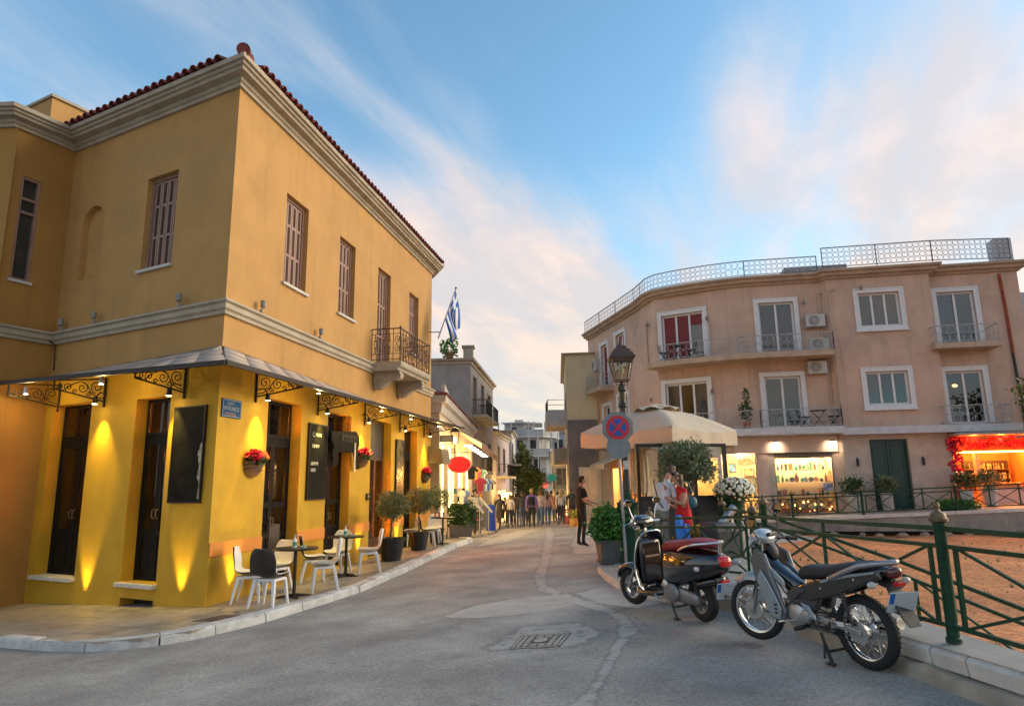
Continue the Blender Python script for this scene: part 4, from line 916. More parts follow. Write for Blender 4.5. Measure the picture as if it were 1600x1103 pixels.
CHS = [(-4.10, 10.98, -82, 'w', 'white shell chair with brown back nearest the corner, its back to the wall', 'd'), (-3.58, 10.36, -12, 'd', 'black backed shell chair turned away, nearest the kerb corner', 'd'),
       (-4.05, 11.95, 155, 'w', 'white shell chair by the wall behind the nearest table', 'w'), (-3.12, 11.62, 108, 'w', 'white shell chair on the street side of the nearest table', 'w'),
       (-3.72, 13.05, -70, 'd', 'dark backed shell chair between the two nearest tables', 'd'), (-3.52, 14.0, 165, 'w', 'white shell chair by the wall at the second table', 'w'), (-2.86, 13.85, 105, 'w', 'white shell chair on the far street side of the second table', 'w'),
       (-2.42, 19.5, -75, 'd', 'dark backed shell chair at the far table behind the olive pots', 'd'), (-2.35, 20.35, 175, 'w', 'white shell chair at the far table facing the street', 'w'), (-2.95, 20.0, 120, 'w', 'white shell chair half hidden behind the far table', 'w')]
protos = {}
for (x, y, rz, kind, lab, bk) in CHS:
    if bk in protos: t = copy_tree(protos[bk])
    else: t = protos[bk] = make_chair(DRKW if bk == 'd' else WHTP)
    t.location = (x, y, ground_l(x, y)); t.rotation_euler = (0, 0, R(rz)); tag(t, lab)
def make_table():
    t = thing('cafe_table', 'x', 'table', group='dark round cafe tables')
    m = MB(); m.lathe([(.30, .715), (.345, .72), (.35, .73), (.35, .745), (.345, .75)], 32); m.build('table_top', TOPD, t, smooth=True)
    m = MB(); m.lathe([(.028, .03), (.028, .70), (.07, .705), (.07, .716)], 12); m.build('column', IRON, t, smooth=True)
    for k in range(4):
        a = k*math.pi/2+.5; b = MB(); b.loft([[(math.cos(a)*r-math.sin(a)*w*s, math.sin(a)*r+math.cos(a)*w*s, z) for s, z in ((-1, z0), (1, z0), (1, z1), (-1, z1))] for r, w, z0, z1 in ((.0, .03, .015, .06), (.27, .022, 0, .02))]); b.build('foot', IRON, t)
    return t
TB = [(-3.48, 11.2, 'dark round cafe table nearest the corner with sanitizer bottle'), (-3.24, 13.55, 'dark round cafe table with three white chairs, second along the wall'), (-2.02, 19.75, 'dark cafe table beyond the olive pots, set with pink glasses')]
tp = None
for i, (x, y, lab) in enumerate(TB):
    t = make_table() if tp is None else copy_tree(tp); tp = tp or t; t.location = (x, y, ground_l(x, y)); tag(t, lab); t.rotation_euler.z = i*.7
    if i < 2:
        b = thing('sanitizer_bottle', ['pump sanitizer bottle with green label on the nearest cafe table', 'pump sanitizer bottle on the second cafe table'][i], 'bottle', (x-.04, y+.06, ground_l(x, y)+.75))
        m = MB(); m.lathe([(.032, 0), (.034, .01), (.034, .11), (.02, .135), (.012, .14)], 14); m.build('body', M('clear_bottle', (.55, .70, .72), .15, .1, 6), b, smooth=True)
        m = MB(); m.lathe([(.0345, .025), (.0345, .085)], 14, caps=False); m.build('label_band', M('green_label', (.05, .28, .20), .5), b)
        m = MB(); m.lathe([(.014, .14), (.014, .16), (.006, .16), (.006, .19)], 10); m.beam((-.004, 0, .19), (.04, 0, .185), .012); m.build('pump', WHTP, b)
        b = thing('ashtray', ['small pale ashtray on the nearest cafe table', 'small pale ashtray on the second cafe table'][i], 'ashtray', (x+.12, y-.02, ground_l(x, y)+.75)); m = MB(); m.lathe([(.05, 0), (.06, .025), (.05, .025), (.04, .008)], 14); m.build('bowl', M('ashtray_pale', (.40, .5, .48), .3), b)
    else:
        for k in range(3):
            b = thing('drinking_glass', ['pink drinking glass at the left on the far cafe table', 'pink drinking glass in the middle of the far cafe table', 'pink drinking glass at the right on the far cafe table'][k], 'glass', (x-.22+k*.12, y+.08*(k % 2), ground_l(x, y)+.75)); m = MB(); m.lathe([(.03, 0), (.04, .13), (.036, .13), (.028, .01)], 10); m.build('cup', M('pink_glass', (.55, .25, .20), .2), b, smooth=True)
# ---------------------------------------------------------------- potted olive balls, box planter
def olive_pot(x, y, r_pot, h_pot, trunk_h, rad, lab, leaf, n, gr='olive ball trees in dark pots along the kerb', zf=ground_l):
    t = thing('potted_olive_tree', lab, 'potted tree', (x, y, zf(x, y)), random.random()*6, gr)
    p = MB(); p.lathe([(r_pot*.72, 0), (r_pot*.95, h_pot*.86), (r_pot*1.03, h_pot*.87), (r_pot*1.05, h_pot), (r_pot*.92, h_pot), (r_pot*.9, h_pot*.9)], 24); p.build('pot', POTB, t, smooth=True)
    s = MB(); s.lathe([(r_pot*.9, h_pot*.9), (0, h_pot*.92)], 20); s.build('soil', M('soil', (.05, .035, .025), .95, .3, 12, .5, 40), t)
    tr = MB(); pts = [(0, 0, h_pot*.85)]
    for k in range(1, 6): pts.append((random.uniform(-.02, .02), random.uniform(-.02, .02), h_pot+trunk_h*k/5))
    tr.tube(pts, [.028, .024, .022, .022, .021, .02], 8); top = Vector(pts[-1])
    cz = h_pot+trunk_h+rad*.62
    for k in range(7):
        a = k*.9+random.random(); e = top+Vector((math.cos(a)*rad*.7, math.sin(a)*rad*.7, rad*random.uniform(.2, 1.1))); tr.tube([top-Vector((0, 0, .06)), top.lerp(e, .5)+Vector((0, 0, .03)), e], [.014, .009, .004], 5)
    tr.build('trunk', BARK, t)
    c = MB(); leaf_mesh(c, (0, 0, cz), (rad, rad, rad*.86), n, .060, .25, lw=.2, wob=.12); c.build('crown', leaf, t, recalc=False)
    return t
olive_pot(-2.82, 16.1, .30, .50, .50, .375, 'dark pot with clipped olive ball tree nearest the white chairs', OLIV, 3600)
olive_pot(-2.52, 18.45, .27, .46, .54, .375, 'dark pot with clipped olive ball tree, second along the kerb', OLIV, 3600)
olive_pot(-2.35, 21.1, .24, .42, .62, .42, 'clipped olive ball tree behind the far cafe table', OLIV, 2600)
def box_plant(x, y, z, w, d, h, bush, lab, leaf, n, rz=0, pm=POTG, size=.06):
    t = thing('planter_with_bush', lab, 'planter', (x, y, z), rz)
    m = MB(); m.loft([[(sx*w*k/2, sy*d*k/2, zz) for sx, sy in ((-1, -1), (1, -1), (1, 1), (-1, 1))] for k, zz in ((.84, 0), (.98, h*.88), (1.04, h*.88), (1.05, h))]); m.build('planter', pm, t, bevel=.012)
    m = MB(); m.loft([[(sx*w*.95/2, sy*d*.95/2, zz) for sx, sy in ((-1, -1), (1, -1), (1, 1), (-1, 1))] for zz in (0, .03)]); m.build('saucer', pm, t)
    c = MB()
    for _ in range(9): a = random.random()*6.28; e = Vector((math.cos(a)*bush[0]*.6, math.sin(a)*bush[1]*.6, h+bush[2]*random.uniform(.6, 1.6))); c.tube([(e.x*.2, e.y*.2, h*.9), tuple(e*.6+Vector((0, 0, h*.3))), tuple(e)], [.012, .008, .004], 5)
    c.build('stems', BARK, t)
    c = MB(); leaf_mesh(c, (0, 0, h+bush[2]*.72), bush, n, size, .3, lw=.42, wob=.22); c.build('bush', leaf, t, recalc=False); return t
box_plant(-1.88, 24.6, gz(-1.88, 24.6)+SWH, .8, .5, .42, (.58, .45, .46), 'green bush in a grey box planter at the end of the cafe sidewalk', DEEP, 3000, .2, POTG, .08)
box_plant(1.80, 12.75, gz(1.8, 12.75)+kh(12.7)+.004, .62, .48, .40, (.42, .38, .33), 'lush bright green bush in a square grey planter beside the lamp post', BOXL, 3800, .1, POTG, .07)
# ---------------------------------------------------------------- lamp post, no-stopping sign
def zr(x, y): return gz(x, y)+kh(y)+.004
def lamp_post():
    x, y = 2.05, 12.62; t = thing('street_lamp', 'tall green cast iron street lamp with four sided glass lantern', 'street lamp', (x, y, zr(x, y)))
    m = MB(); m.lathe([(.21, 0), (.21, .08), (.185, .10), (.18, .30), (.165, .34), (.165, .92), (.18, .95), (.185, 1.02), (.15, 1.06), (.10, 1.12), (.085, 1.2)], 12); m.build('base', GREEN, t, bevel=.006)
    f = MB()
    for k in range(16): a = k*math.pi/8; f.beam((.166*math.cos(a), .166*math.sin(a), .97), (.19*math.cos(a), .19*math.sin(a), 1.03), .04, .02)
    f.build('collar', GREEN, t)
    m = MB(); m.lathe([(.075, 1.15), (.068, 1.9), (.062, 2.75), (.085, 2.77), (.085, 2.82), (.055, 2.85), (.055, 3.05), (.08, 3.08), (.075, 3.15), (.04, 3.18), (.035, 3.25)], 14); m.build('column', M('lamp_column', (.028, .034, .026), .45, .3, 8, .1, 40), t, smooth=True, ang=30)
    br = M('lantern_metal', (.075, .04, .03), .5, .3, 10, .1, 50)
    h = MB(); b0, b1, zb, zt = .115, .20, 3.26, 3.66
    cor = lambda r, z: [(sx*r, sy*r, z) for sx, sy in ((-1, -1), (1, -1), (1, 1), (-1, 1))]
    for a, b in zip(cor(b0, zb), cor(b1, zt)): h.beam(a, b, .018)
    for r, z, w in ((b0, zb, .02), (b1, zt, .025)):
        c = cor(r, z)
        for i in range(4): h.beam(c[i], c[(i+1) % 4], w)
    for a in range(4): d = Vector((math.cos(a*math.pi/2), math.sin(a*math.pi/2), 0)); h.tube([d*.03+Vector((0, 0, 3.2)), d*.09+Vector((0, 0, 3.17)), d*.12+Vector((0, 0, zb))], .008, 5)
    ln = h.build('lantern_frame', br, t)
    for i in range(4):
        a, b = cor(b0, zb), cor(b1, zt); g = MB(); g.quad(a[i], a[(i+1) % 4], b[(i+1) % 4], b[i]); g.build('pane', glass('lantern_glass', (.80, .80, .72), .06, .15), ln, recalc=False)
    r = MB(); r.loft([cor(k, z) for k, z in ((.235, zt+.005), (.24, zt+.03), (.14, zt+.19), (.10, zt+.21), (.085, zt+.26))]); r.lathe([(.05, zt+.26), (.05, zt+.30), (.02, zt+.32), (.03, zt+.345), (.018, zt+.37), (.004, zt+.40)], 10); r.build('lantern_roof', br, t)
    b = MB(); b.lathe([(.02, zb), (.02, zb+.1), (.05, zb+.16), (.05, zb+.22), (.02, zb+.28)], 10); b.build('bulb', M('frosted_bulb', (.6, .58, .5), .4), ln)
    c = MB(); c.box((-.05, -.10, 1.62), (.05, -.06, 1.78)); c.build('inspection_cover', STEEL, t, bevel=.005)
lamp_post()
def disc_sign():
    x, y = 1.94, 12.36; z = zr(x, y); t = thing('no_stopping_sign', 'no stopping sign, red cross on blue, above a plain grey disc', 'road sign', (x, y, z), R(2))
    gp = M('galvanised_pole', (.30, .31, .32), .5, .12, 8, .05, 50, metal=.4)
    top = Vector((-.06, 0, 2.62)); m = MB(); m.tube([(0, 0, 0), tuple(top)], .028, 12); m.build('pole', gp, t, smooth=True)
    def disc(r, z, y0, y1, mat, name, n=32, par=t, rot=0, x0=-.055):
        b = MB(); b.prism([(x0+r*math.cos(rot+2*math.pi*i/n), y0, z+r*math.sin(rot+2*math.pi*i/n)) for i in range(n)], (0, y1-y0, 0)); return b.build(name, mat, par)
    gs = M('sign_back_grey', (.19, .22, .235), .55, .12, 5, .03, 40, stain=.2)
    zc = 2.37; pl = disc(.30, zc, -.044, -.032, gs, 'plate', 8, rot=math.pi/8)
    disc(.215, zc, -.052, -.045, M('sign_red', (.55, .018, .025), .45, .08, 5), 'red_ring'); disc(.158, zc, -.056, -.0525, M('sign_blue', (.018, .075, .36), .45, .08, 5), 'blue_field')
    for s in (-1, 1): b = MB(); c = Vector((-.055, -.0585 - (.002 if s > 0 else 0), zc)); e = Vector((.124*s, 0, .124)); b.beam(c-e, c+e, .004, .042, up=Vector((-.7*s, 0, .7))); b.build('red_bar', MATS['sign_red'], t)
    disc(.215, 2.02, -.040, -.030, gs, 'grey_disc')
    b = MB()
    for z_ in (2.50, 2.25, 2.10, 1.94): b.beam((-.11, -.02, z_), (.02, -.02, z_), .02, .03)
    b.build('clamp', gp, t)
disc_sign()
# ---------------------------------------------------------------- green fences
def fence(label, posts, h=.86, post_r=.045, subs=2, show=None, grp=None, post_h=None, braces=True, rail=.045):
    P = [Vector(p) for p in posts]; t = thing('green_fence', label, 'fence', tuple(P[0]), group=grp); ph = post_h or h
    for i, p in enumerate(P):
        if show and not show[i]: continue
        m = MB(); o = Vector((0, 0, 0)); m.lathe([(post_r*1.25, 0), (post_r*1.25, .03), (post_r, .04), (post_r, ph*.12), (post_r*1.12, ph*.13), (post_r*1.12, ph*.15), (post_r*.98, ph*.16), (post_r*.95, ph-.05), (post_r*1.05, ph-.04), (post_r*1.05, ph)], 14, tuple(p)); po = m.build('post', GREEN, t, w=True, smooth=True, ang=30)
        k = post_r; f = MB(); f.lathe([(k*1.0, ph), (k*1.5, ph+.01), (k*1.55, ph+.03), (k*1.25, ph+.04), (k*1.25, ph+.055), (k*1.1, ph+.07), (k*.5, ph+.085), (k*.35, ph+.10), (k*.42, ph+.115), (k*.45, ph+.125), (k*.3, ph+.145), (0, ph+.15)], 14, tuple(p)); f.build('finial', BRASS, po, w=True, smooth=True, ang=30)
    for a, b in zip(P, P[1:]):
        d = (b-a); L_ = d.length; z = Vector((0, 0, 1)); top, sec, bot = h-.04, h*.80, h*.13
        for k, hh in enumerate((top, sec, bot)): m = MB(); m.beam(a+z*hh, b+z*hh, rail*.8, rail*(1.0 if k == 0 else .85)); m.build('rail', GREEN, t, w=True, bevel=.004)
        e = .14/L_; us = [e+(1-2*e)*i/subs for i in range(subs+1)]
        for i, u in enumerate(us):
            p = a+d*u; hi = sec if i in (0, subs) else top; m = MB(); m.beam(p+z*bot, p+z*hi, rail*.75, rail*.75); m.build('upright', GREEN, t, w=True)
        if braces:
            for u0, u1 in zip(us, us[1:]):
                p, q = a+d*u0, a+d*u1
                for s_, e_ in ((p+z*bot, q+z*sec), (p+z*sec, q+z*bot)): m = MB(); m.beam(s_, e_, rail*.5, rail*.55); m.build('brace', GREEN, t, w=True)
    return t
def kz(x, y, o=0): return (x, y, gz(x, y)+kh(y)+.004+o)
fence('dark green iron fence with brass finial along the kerb behind the motorbike', [kz(3.38, 1.5), kz(3.17, 5.24), kz(2.97, 8.74), kz(2.16, 11.2)], h=.84, post_r=.043, subs=2, rail=.036)
fence('green railing running down beside the steps into the gravel bed', [kz(3.48, 9.75), (4.15, 7.6, -.10), (4.85, 5.4, -.62)], h=.86, post_r=.046, subs=1, show=(1, 0, 0), post_h=.95, rail=.036)
fence('green fence behind the olive tree around the cafe corner', [kz(3.48, 9.9), kz(3.75, 12.6), kz(4.55, 15.6)], h=.86, post_r=.05, subs=2, show=(0, 1, 1), grp=None, rail=.036)
# terrace in front of the peach building
TW0, TW1 = Vector((8.6, 27.75)), Vector((22.0, 25.1)); TF = Fr(TW0, TW1)
tzf = lambda u: .10+.0395*u*1.02
def terrace():
    m = MB(); L_ = TF.len; n = 14
    top = [(TF.P(L_*i/n, 0, tzf(L_*i/n)), TF.P(L_*i/n, -4.5, tzf(L_*i/n)+.04)) for i in range(n+1)]
    for a, b in zip(top, top[1:]): m.quad(a[0], b[0], b[1], a[1])
    ter = m.build('terrace_pavement', M('terrace_paving', (.30, .25, .22), .6, .15, 2, .1, 40), kind='structure', recalc=False)
    t = thing('terrace_wall', 'stained concrete retaining wall with pale coping below the peach building', 'wall', tuple(TF.P(0, 0, -.6)))
    w = MB(); w.loft([[TF.P(u, .02, -.30), TF.P(u, .02, tzf(u)-.12), TF.P(u, -.3, tzf(u)-.12), TF.P(u, -.3, -.30)] for u in (0, L_)]); w.build('wall', M('stained_concrete', (.27, .25, .22), .85, .2, 1.5, .2, 40, streak=.7, stain=.4), t, w=True)
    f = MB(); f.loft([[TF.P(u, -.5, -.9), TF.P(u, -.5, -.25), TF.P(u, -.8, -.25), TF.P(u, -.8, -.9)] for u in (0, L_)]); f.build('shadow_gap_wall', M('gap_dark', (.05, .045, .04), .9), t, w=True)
    u = 0
    while u < L_-.2:
        l = min(random.uniform(1.3, 1.8), L_-u); c = MB(); c.hexa([TF.P(a, d, tzf(a)+z) for z in (-.12, .012) for a, d in ((u+.006, .07), (u+l-.006, .07), (u+l-.006, -.42), (u+.006, -.42))]); c.build('coping_stone', KERB2, t, w=True, bevel=.01); u += l
    ORD = ['leftmost', 'second', 'third', 'fourth', 'fifth', 'sixth', 'seventh', 'eighth', 'ninth', 'tenth', 'eleventh', 'twelfth', 'thirteenth', 'rightmost']
    for k in range(14):
        u = .6+k*.78+random.uniform(-.25, .25); p = TF.P(u, random.uniform(.1, .6), -.42); r = random.uniform(.12, .26); b = MB(); b.sphere((0, 0, 0), (r, r*.7, r*.55), 8, 5)
        b.v = [Vector((v.x*random.uniform(.85, 1.15), v.y*random.uniform(.85, 1.15), v.z*random.uniform(.8, 1.1))) for v in b.v]
        o = b.build('rubble_stone', M('rubble', (.30, .21, .15), .9, .3, 4, .3, 20)); o.location = p; o.rotation_euler.z = random.random()*6
        tag(o, ('%s rubble stone %sat the foot of the terrace wall' % (ORD[k], 'from the left ' if 0 < k < 13 else '')), 'stone', 'rubble stones below the terrace')
    pts = [TF.P(u, -.12, tzf(u)) for u in (.4, 2.35, 4.9, 8.2, 11.5, 13.3)]
    fence('green railing with crossed bars along the terrace top before the shop windows', pts, h=.92, post_r=.05, subs=3, rail=.05)
    return ter
terrace()
# ---------------------------------------------------------------- peach apartment building
PP = [(4.75, 41.6), (6.54, 34.4), (6.72, 33.3), (6.98, 32.12), (9.23, 30.78), (10.0, 30.42), (10.75, 30.15), (13.95, 29.6), (14.05, 29.25), (18.2, 28.5), (18.28, 28.95), (21.9, 28.3)]
pb = thing('peach_building', 'three storey peach apartment building with rounded bay, white window frames and roof railing', 'building', (14, 29.6, .3))
SEG = [Fr(PP[i], PP[i+1]) for i in range(len(PP)-1)]
S0, SB, SM, SP_, SRt = SEG[0], SEG[3], SEG[6], SEG[8], SEG[10]
def peach():
    ops = {0: [(4.5, 5.7, 8.0, 9.75), (2.2, 3.2, 7.2, 9.6), (4.5, 5.8, 4.6, 6.3), (2.3, 3.3, 4.6, 6.0), (3.2, 6.9, -.6, 2.55)], 3: [(.30, 2.30, 7.22, 9.52), (.30, 2.30, 3.95, 6.2), (.1, 2.5, .05, 2.7)], 6: [(.48, 2.02, 7.2, 9.6), (.48, 2.02, 3.9, 6.2), (.62, 3.02, .1, 2.84)],
           8: [(1.24, 2.92, 8.18, 9.7), (1.2, 2.88, 4.75, 6.2), (1.05, 2.55, .1, 3.3)], 10: [(.35, 1.85, 7.3, 9.65), (.3, 1.75, 3.9, 6.15), (.06, 3.5, .1, 3.15)], 5: [(.0, .62, .1, 2.84)], 4: [(.05, .85, .1, 2.84)], 2: []}
    up = MB(); lo = MB()
    for i, F in enumerate(SEG):
        o = ops.get(i, []); F.wall(up, 0, F.len, 3.55, 10.5, [q for q in o if q[2] > 3.5], .22)
        F.wall(lo, 0, F.len, -.8, 3.55, [q for q in o if q[2] < 3.5], .3)
    E = Fr(PP[-1], (23.5, 36)); E.wall(up, 0, E.len, 3.55, 10.5); E.wall(lo, 0, E.len, -.8, 3.55)
    up.build('upper_wall', PEACH, pb, w=True); lo.build('ground_floor_wall', MBLW, pb, w=True)
    path = PP[:2]+[(6.70, 33.4), (6.80, 32.65), (7.08, 32.05), (7.6, 31.62), (8.35, 31.16), (9.2, 30.72), (10.0, 30.39)]+PP[6:]+[(23.5, 36)]
    c = MB(); sweep(c, [(-.35, 10.42), (.10, 10.42), (.12, 10.50), (.28, 10.54), (.30, 10.66), (.42, 10.70), (.42, 10.80), (-.35, 10.86)], path); c.build('cornice', M('peach_cornice', (.40, .29, .21), .8, .15, 2, .1, 50, streak=.4), pb, w=True)
    rf = MB(); rf.add([(x, y, 10.82) for x, y in path]+[(8, 43, 10.82)], [tuple(range(len(path)+1))]); rf.build('flat_roof', CONC, pb, w=True, recalc=False)
    # roof railing: ring pattern
    def ring_rail(P0, P1, z0, z1, nm, mat=GREYR, step=.2, thin=.010):
        a, b = Vector((*P0, 0)), Vector((*P1, 0)); L_ = (b-a).length; t = (b-a).normalized(); n = max(1, round(L_/step)); w = L_/n; m = MB(); ez = Vector((0, 0, 1)); h = z1-z0
        for z in (z0+.05, z1): m.beam(a+ez*z, b+ez*z, .03, .03 if z > z0+.1 else .02)
        rows = max(2, round((h-.08)/w)); rh = (h-.08)/rows
        for i in range(n):
            for k in range(rows):
                c_ = a+t*(i+.5)*w+ez*(z0+.06+(k+.5)*rh); m.tube([c_+t*w*.52*math.cos(x*math.pi/4)+ez*rh*.52*math.sin(x*math.pi/4) for x in range(8)], thin, 3, closed=True)
        k = max(1, round(L_/2.2))
        for i in range(k+1 if L_ > 1 else 0): q = a+t*(L_*i/k); m.beam(q+ez*z0, q+ez*(z1+.01), .03)
        return m.build(nm, mat, pb, w=True, recalc=False)
    inn = []; P2 = path[:-1]; SG = [Fr(a, b) for a, b in zip(P2, P2[1:])]; nq = len(P2)
    for i in range(nq):
        t1 = SG[max(i-1, 0)]; t2 = SG[min(i, len(SG)-1)]; n_ = (t1.n+t2.n)/(1+t1.n.dot(t2.n)); inn.append((P2[i][0]+n_.x*.17, P2[i][1]+n_.y*.17))
    dr = M('roof_rail_iron', (.12, .115, .11), .6, .2, 9)
    for i in range(nq-5): ring_rail(inn[i], inn[i+1], 10.86, 11.60, 'roof_railing', dr, .24, .010)
    ring_rail(inn[nq-4], inn[nq-3], 10.9, 11.85, 'roof_railing', dr, .24, .010); ring_rail(inn[nq-3], (inn[nq-1][0]-.25, inn[nq-1][1]), 10.9, 11.85, 'roof_railing', dr, .24, .010)
    m = MB(); SP_.box(m, -1.6, 1.1, -1.5, -.5, 10.8, 11.25); m.build('roof_panel', GREYR, pb, w=True)
    m = MB(); SRt.box(m, 2.9, 3.6, -.5, .1, 10.8, 11.9); m.build('roof_stub', SLABW, pb, w=True)
    # windows
    def window(F, a, b, z0, z1, n, door=False, blind=None, dark=None, sur=.16, curtain=True):
        s = MB(); F.frame(s, a-sur, b+sur, z0-(0 if door else sur), z1+sur, sur, -.02, .06, bottom=not door); F.frame(s, a-sur-.03, b+sur+.03, z0-(0 if door else sur), z1+sur+.03, .05, -.02, .085, bottom=not door)
        if not door: F.box(s, a-sur-.06, b+sur+.06, 0, .13, z0-sur-.07, z0-sur)
        s.build('window_surround', WTRIM, pb, w=True)
        f = MB(); F.frame(f, a, b, z0, z1, .05, -.22, -.10, bottom=True); w = (b-a-.1)/n
        for i in range(1, n): F.box(f, a+.05+i*w-.045, a+.05+i*w+.045, -.21, -.11, z0+.05, z1-.05)
        for i in range(n):
            F.frame(f, a+.05+i*w, a+.05+(i+1)*w, z0+.05, z1-.05, .04, -.20, -.13)
        fr = f.build('window', WTRIM, pb, w=True)
        for i in range(n):
            u0, u1 = a+.09+i*w, a+.01+(i+1)*w; zz0 = z0+.09
            p = MB(); F.box(p, u0, u1, -.165, -.158, zz0, z1-.09); p.build('pane', PWIN, fr, w=True)
            bk = MB(); F.box(bk, u0-.05, u1+.05, -.30, -.27, z0, z1); bk.build('curtain', (M('room_dark', (.03, .028, .026), .9) if (dark and i in dark) else CURT), fr, w=True)
            if blind and i in blind:
                c = MB(); zz = z1-.09; lim = zz-(zz-zz0)*blind[i]
                while zz > lim: F.box(c, u0, u1, -.150, -.140, zz-.04, zz-.004); zz -= .042
                c.build('blind', M('red_roller_blind', (.20, .022, .025), .6, .1, 5), fr, w=True)
    window(SB, .30, 2.30, 7.22, 9.52, 3, True, {0: 1.0, 1: 1.0, 2: .22}); window(SB, .30, 2.30, 3.95, 6.2, 3, True, None, {1})
    window(SM, .48, 2.02, 7.2, 9.6, 2, True, None, {0, 1}); window(SM, .48, 2.02, 3.9, 6.2, 2, True, None, {0, 1})
    window(SP_, 1.24, 2.92, 8.18, 9.7, 3); window(SP_, 1.2, 2.88, 4.75, 6.2, 3, False, None, {1, 2})
    window(SRt, .35, 1.85, 7.3, 9.65, 2, True); window(SRt, .3, 1.75, 3.9, 6.15, 2, True, None, {0, 1})
    window(S0, 4.5, 5.7, 8.0, 9.75, 2, False, {0: 1, 1: 1}); window(S0, 2.2, 3.2, 7.2, 9.6, 1, True, {0: .9}); window(S0, 4.5, 5.8, 4.6, 6.3, 2, False, None, {1}); window(S0, 2.3, 3.3, 4.6, 6.0, 1)
    m = MB(); m.sphere(SRt.P(.72, -.235, 5.55), (.13, .03, .07), 10, 6); m.build('room_lamp', emis('room_lamp_glow', (1, .5, .18), 3), pb, w=True, smooth=True)
    # balconies
    def slab(pts, z0, z1, mat, nm='balcony_slab'):
        m = MB(); m.prism([(x, y, z0) for x, y in pts], (0, 0, z1-z0)); return m.build(nm, mat, pb, w=True, bevel=.015)
    q = lambda F, u, d: (lambda p: (p.x, p.y))(F.P(u, d, 0))
    arc = [q(SEG[2], -.1, .05), q(SB, -.35, .75), q(SB, .4, 1.15), q(SB, 1.5, 1.25), q(SB, 2.7, 1.2), q(SEG[5], .3, 1.2), q(SM, 0, 1.2), q(SM, 3.22, 1.2)]
    cr = [arc[0]]+arc+[arc[-1]]; sm = []
    for i in range(1, 6):
        p0, p1, p2, p3 = [Vector(v_) for v_ in cr[i:i+4]]
        for k in range(4): s_ = k/4; sm.append(tuple(.5*((2*p1)+(p2-p0)*s_+(2*p0-5*p1+4*p2-p3)*s_*s_+(3*p1-p0-3*p2+p3)*s_**3)))
    arc = sm+arc[5:]
    back = [q(SM, 3.22, -.05), q(SM, 0, -.05), q(SB, 2.6, -.05), q(SB, 0, -.05)]
    slab(arc+back, 6.88, 7.12, M('peach_slab', (.44, .33, .235), .8, .12, 2, .1, 50, streak=.3))
    slab([q(SB, -.3, .75), q(SB, 1.5, 1.25), q(SM, 0, 1.2), q(SM, 3.30, 1.2)]+back, 3.56, 3.86, SLABW)
    shr = lambda P, k: [(p[0]+(P[-1][0]*0), p[1]) for p in P]
    for a, b in zip(arc[3:], arc[4:]): ring_rail(a, b, 7.12, 7.86, 'balcony_railing', GREYR, .26, .009)
    ring_rail(arc[-1], back[0], 7.12, 7.86, 'balcony_railing', GREYR, .26, .009)
    a2 = [q(SB, 1.5, 1.2), q(SM, 0, 1.15), q(SM, 3.25, 1.15), q(SM, 3.25, 0)]
    for a, b in zip(a2, a2[1:]): ring_rail(a, b, 3.86, 4.62, 'balcony_railing', GREYR, .26, .009)
    slab([q(SRt, -.3, .95), q(SRt, 2.25, .95), q(SRt, 2.25, -.05), q(SRt, -.3, -.05)], 7.0, 7.24, MATS['peach_slab'])
    a3 = [q(SRt, -.25, 0), q(SRt, -.25, .9), q(SRt, 2.2, .9), q(SRt, 2.2, 0)]
    for a, b in zip(a3, a3[1:]): ring_rail(a, b, 7.24, 7.98, 'balcony_railing', GREYR, .26, .009); ring_rail(a, b, 3.84, 4.60, 'balcony_railing', GREYR, .26, .009)
    slab([q(SP_, -.1, .55), q(SP_, 4.1, .55), q(SRt, -.3, .98), q(SRt, 2.5, .98), q(SRt, 2.5, -.05), q(SRt, 0, -.1), q(SP_, 0, -.05)], 3.50, 3.80, SLABW, 'canopy_slab')
    slab([q(S0, 1.7, 0), q(S0, 1.7, .9), q(S0, 4.0, .9), q(S0, 4.0, 0)][::-1], 6.75, 7.0, MATS['peach_slab']); a4 = [q(S0, 1.75, .05), q(S0, 1.75, .85), q(S0, 3.95, .85), q(S0, 3.95, .05)]
    for a, b in zip(a4, a4[1:]): ring_rail(a, b, 7.0, 7.8, 'balcony_railing', GREYR, .28, .009)
    # air conditioners
    def ac(F, u, z, w=.8, h=.55, d=.06):
        m = MB(); F.box(m, u, u+w, d, d+.3, z, z+h); a = m.build('air_conditioner', M('ac_white', (.45, .44, .41), .5, .06, 4), pb, w=True, bevel=.02)
        k = MB(); c = F.P(u+w*.40, d+.302, z+h*.5); ex = F.t
        for r in (.06, .10, .14, .18, .21): k.tube([c+ex*r*math.cos(i*.3927)+Vector((0, 0, r*math.sin(i*.3927))) for i in range(16)], .008, 4, closed=True)
        k.build('fan_grille', M('grille_dark', (.06, .06, .06), .5), a, w=True, recalc=False)
        
        for q_ in (.05, w-.1): s = MB(); F.box(s, u+q_, u+q_+.05, 0, d+.28, z-.04, z-.005); s.build('bracket', GREYR, a, w=True)
    ac(SM, 2.42, 8.32); ac(SM, 2.36, 7.16, d=.5); ac(SM, 2.32, 6.22, .78, .55); ac(S0, 1.2, 8.2, .9, .7)
    # pipes, lamps, divider screens
    for F, u, z0, z1 in ((SM, 3.1, 7.12, 9.85), (SP_, .08, 3.9, 9.9), (SM, 3.22, 3.9, 6.9), (SEG[2], .2, 7.1, 9.4)):
        m = MB(); m.tube([F.P(u, .06, z0), F.P(u, .06, z1), F.P(u+.25, .10, z1+.05)], .035, 8); m.build('pipe', M('cream_pipe', (.48, .38, .29), .6), pb, w=True)
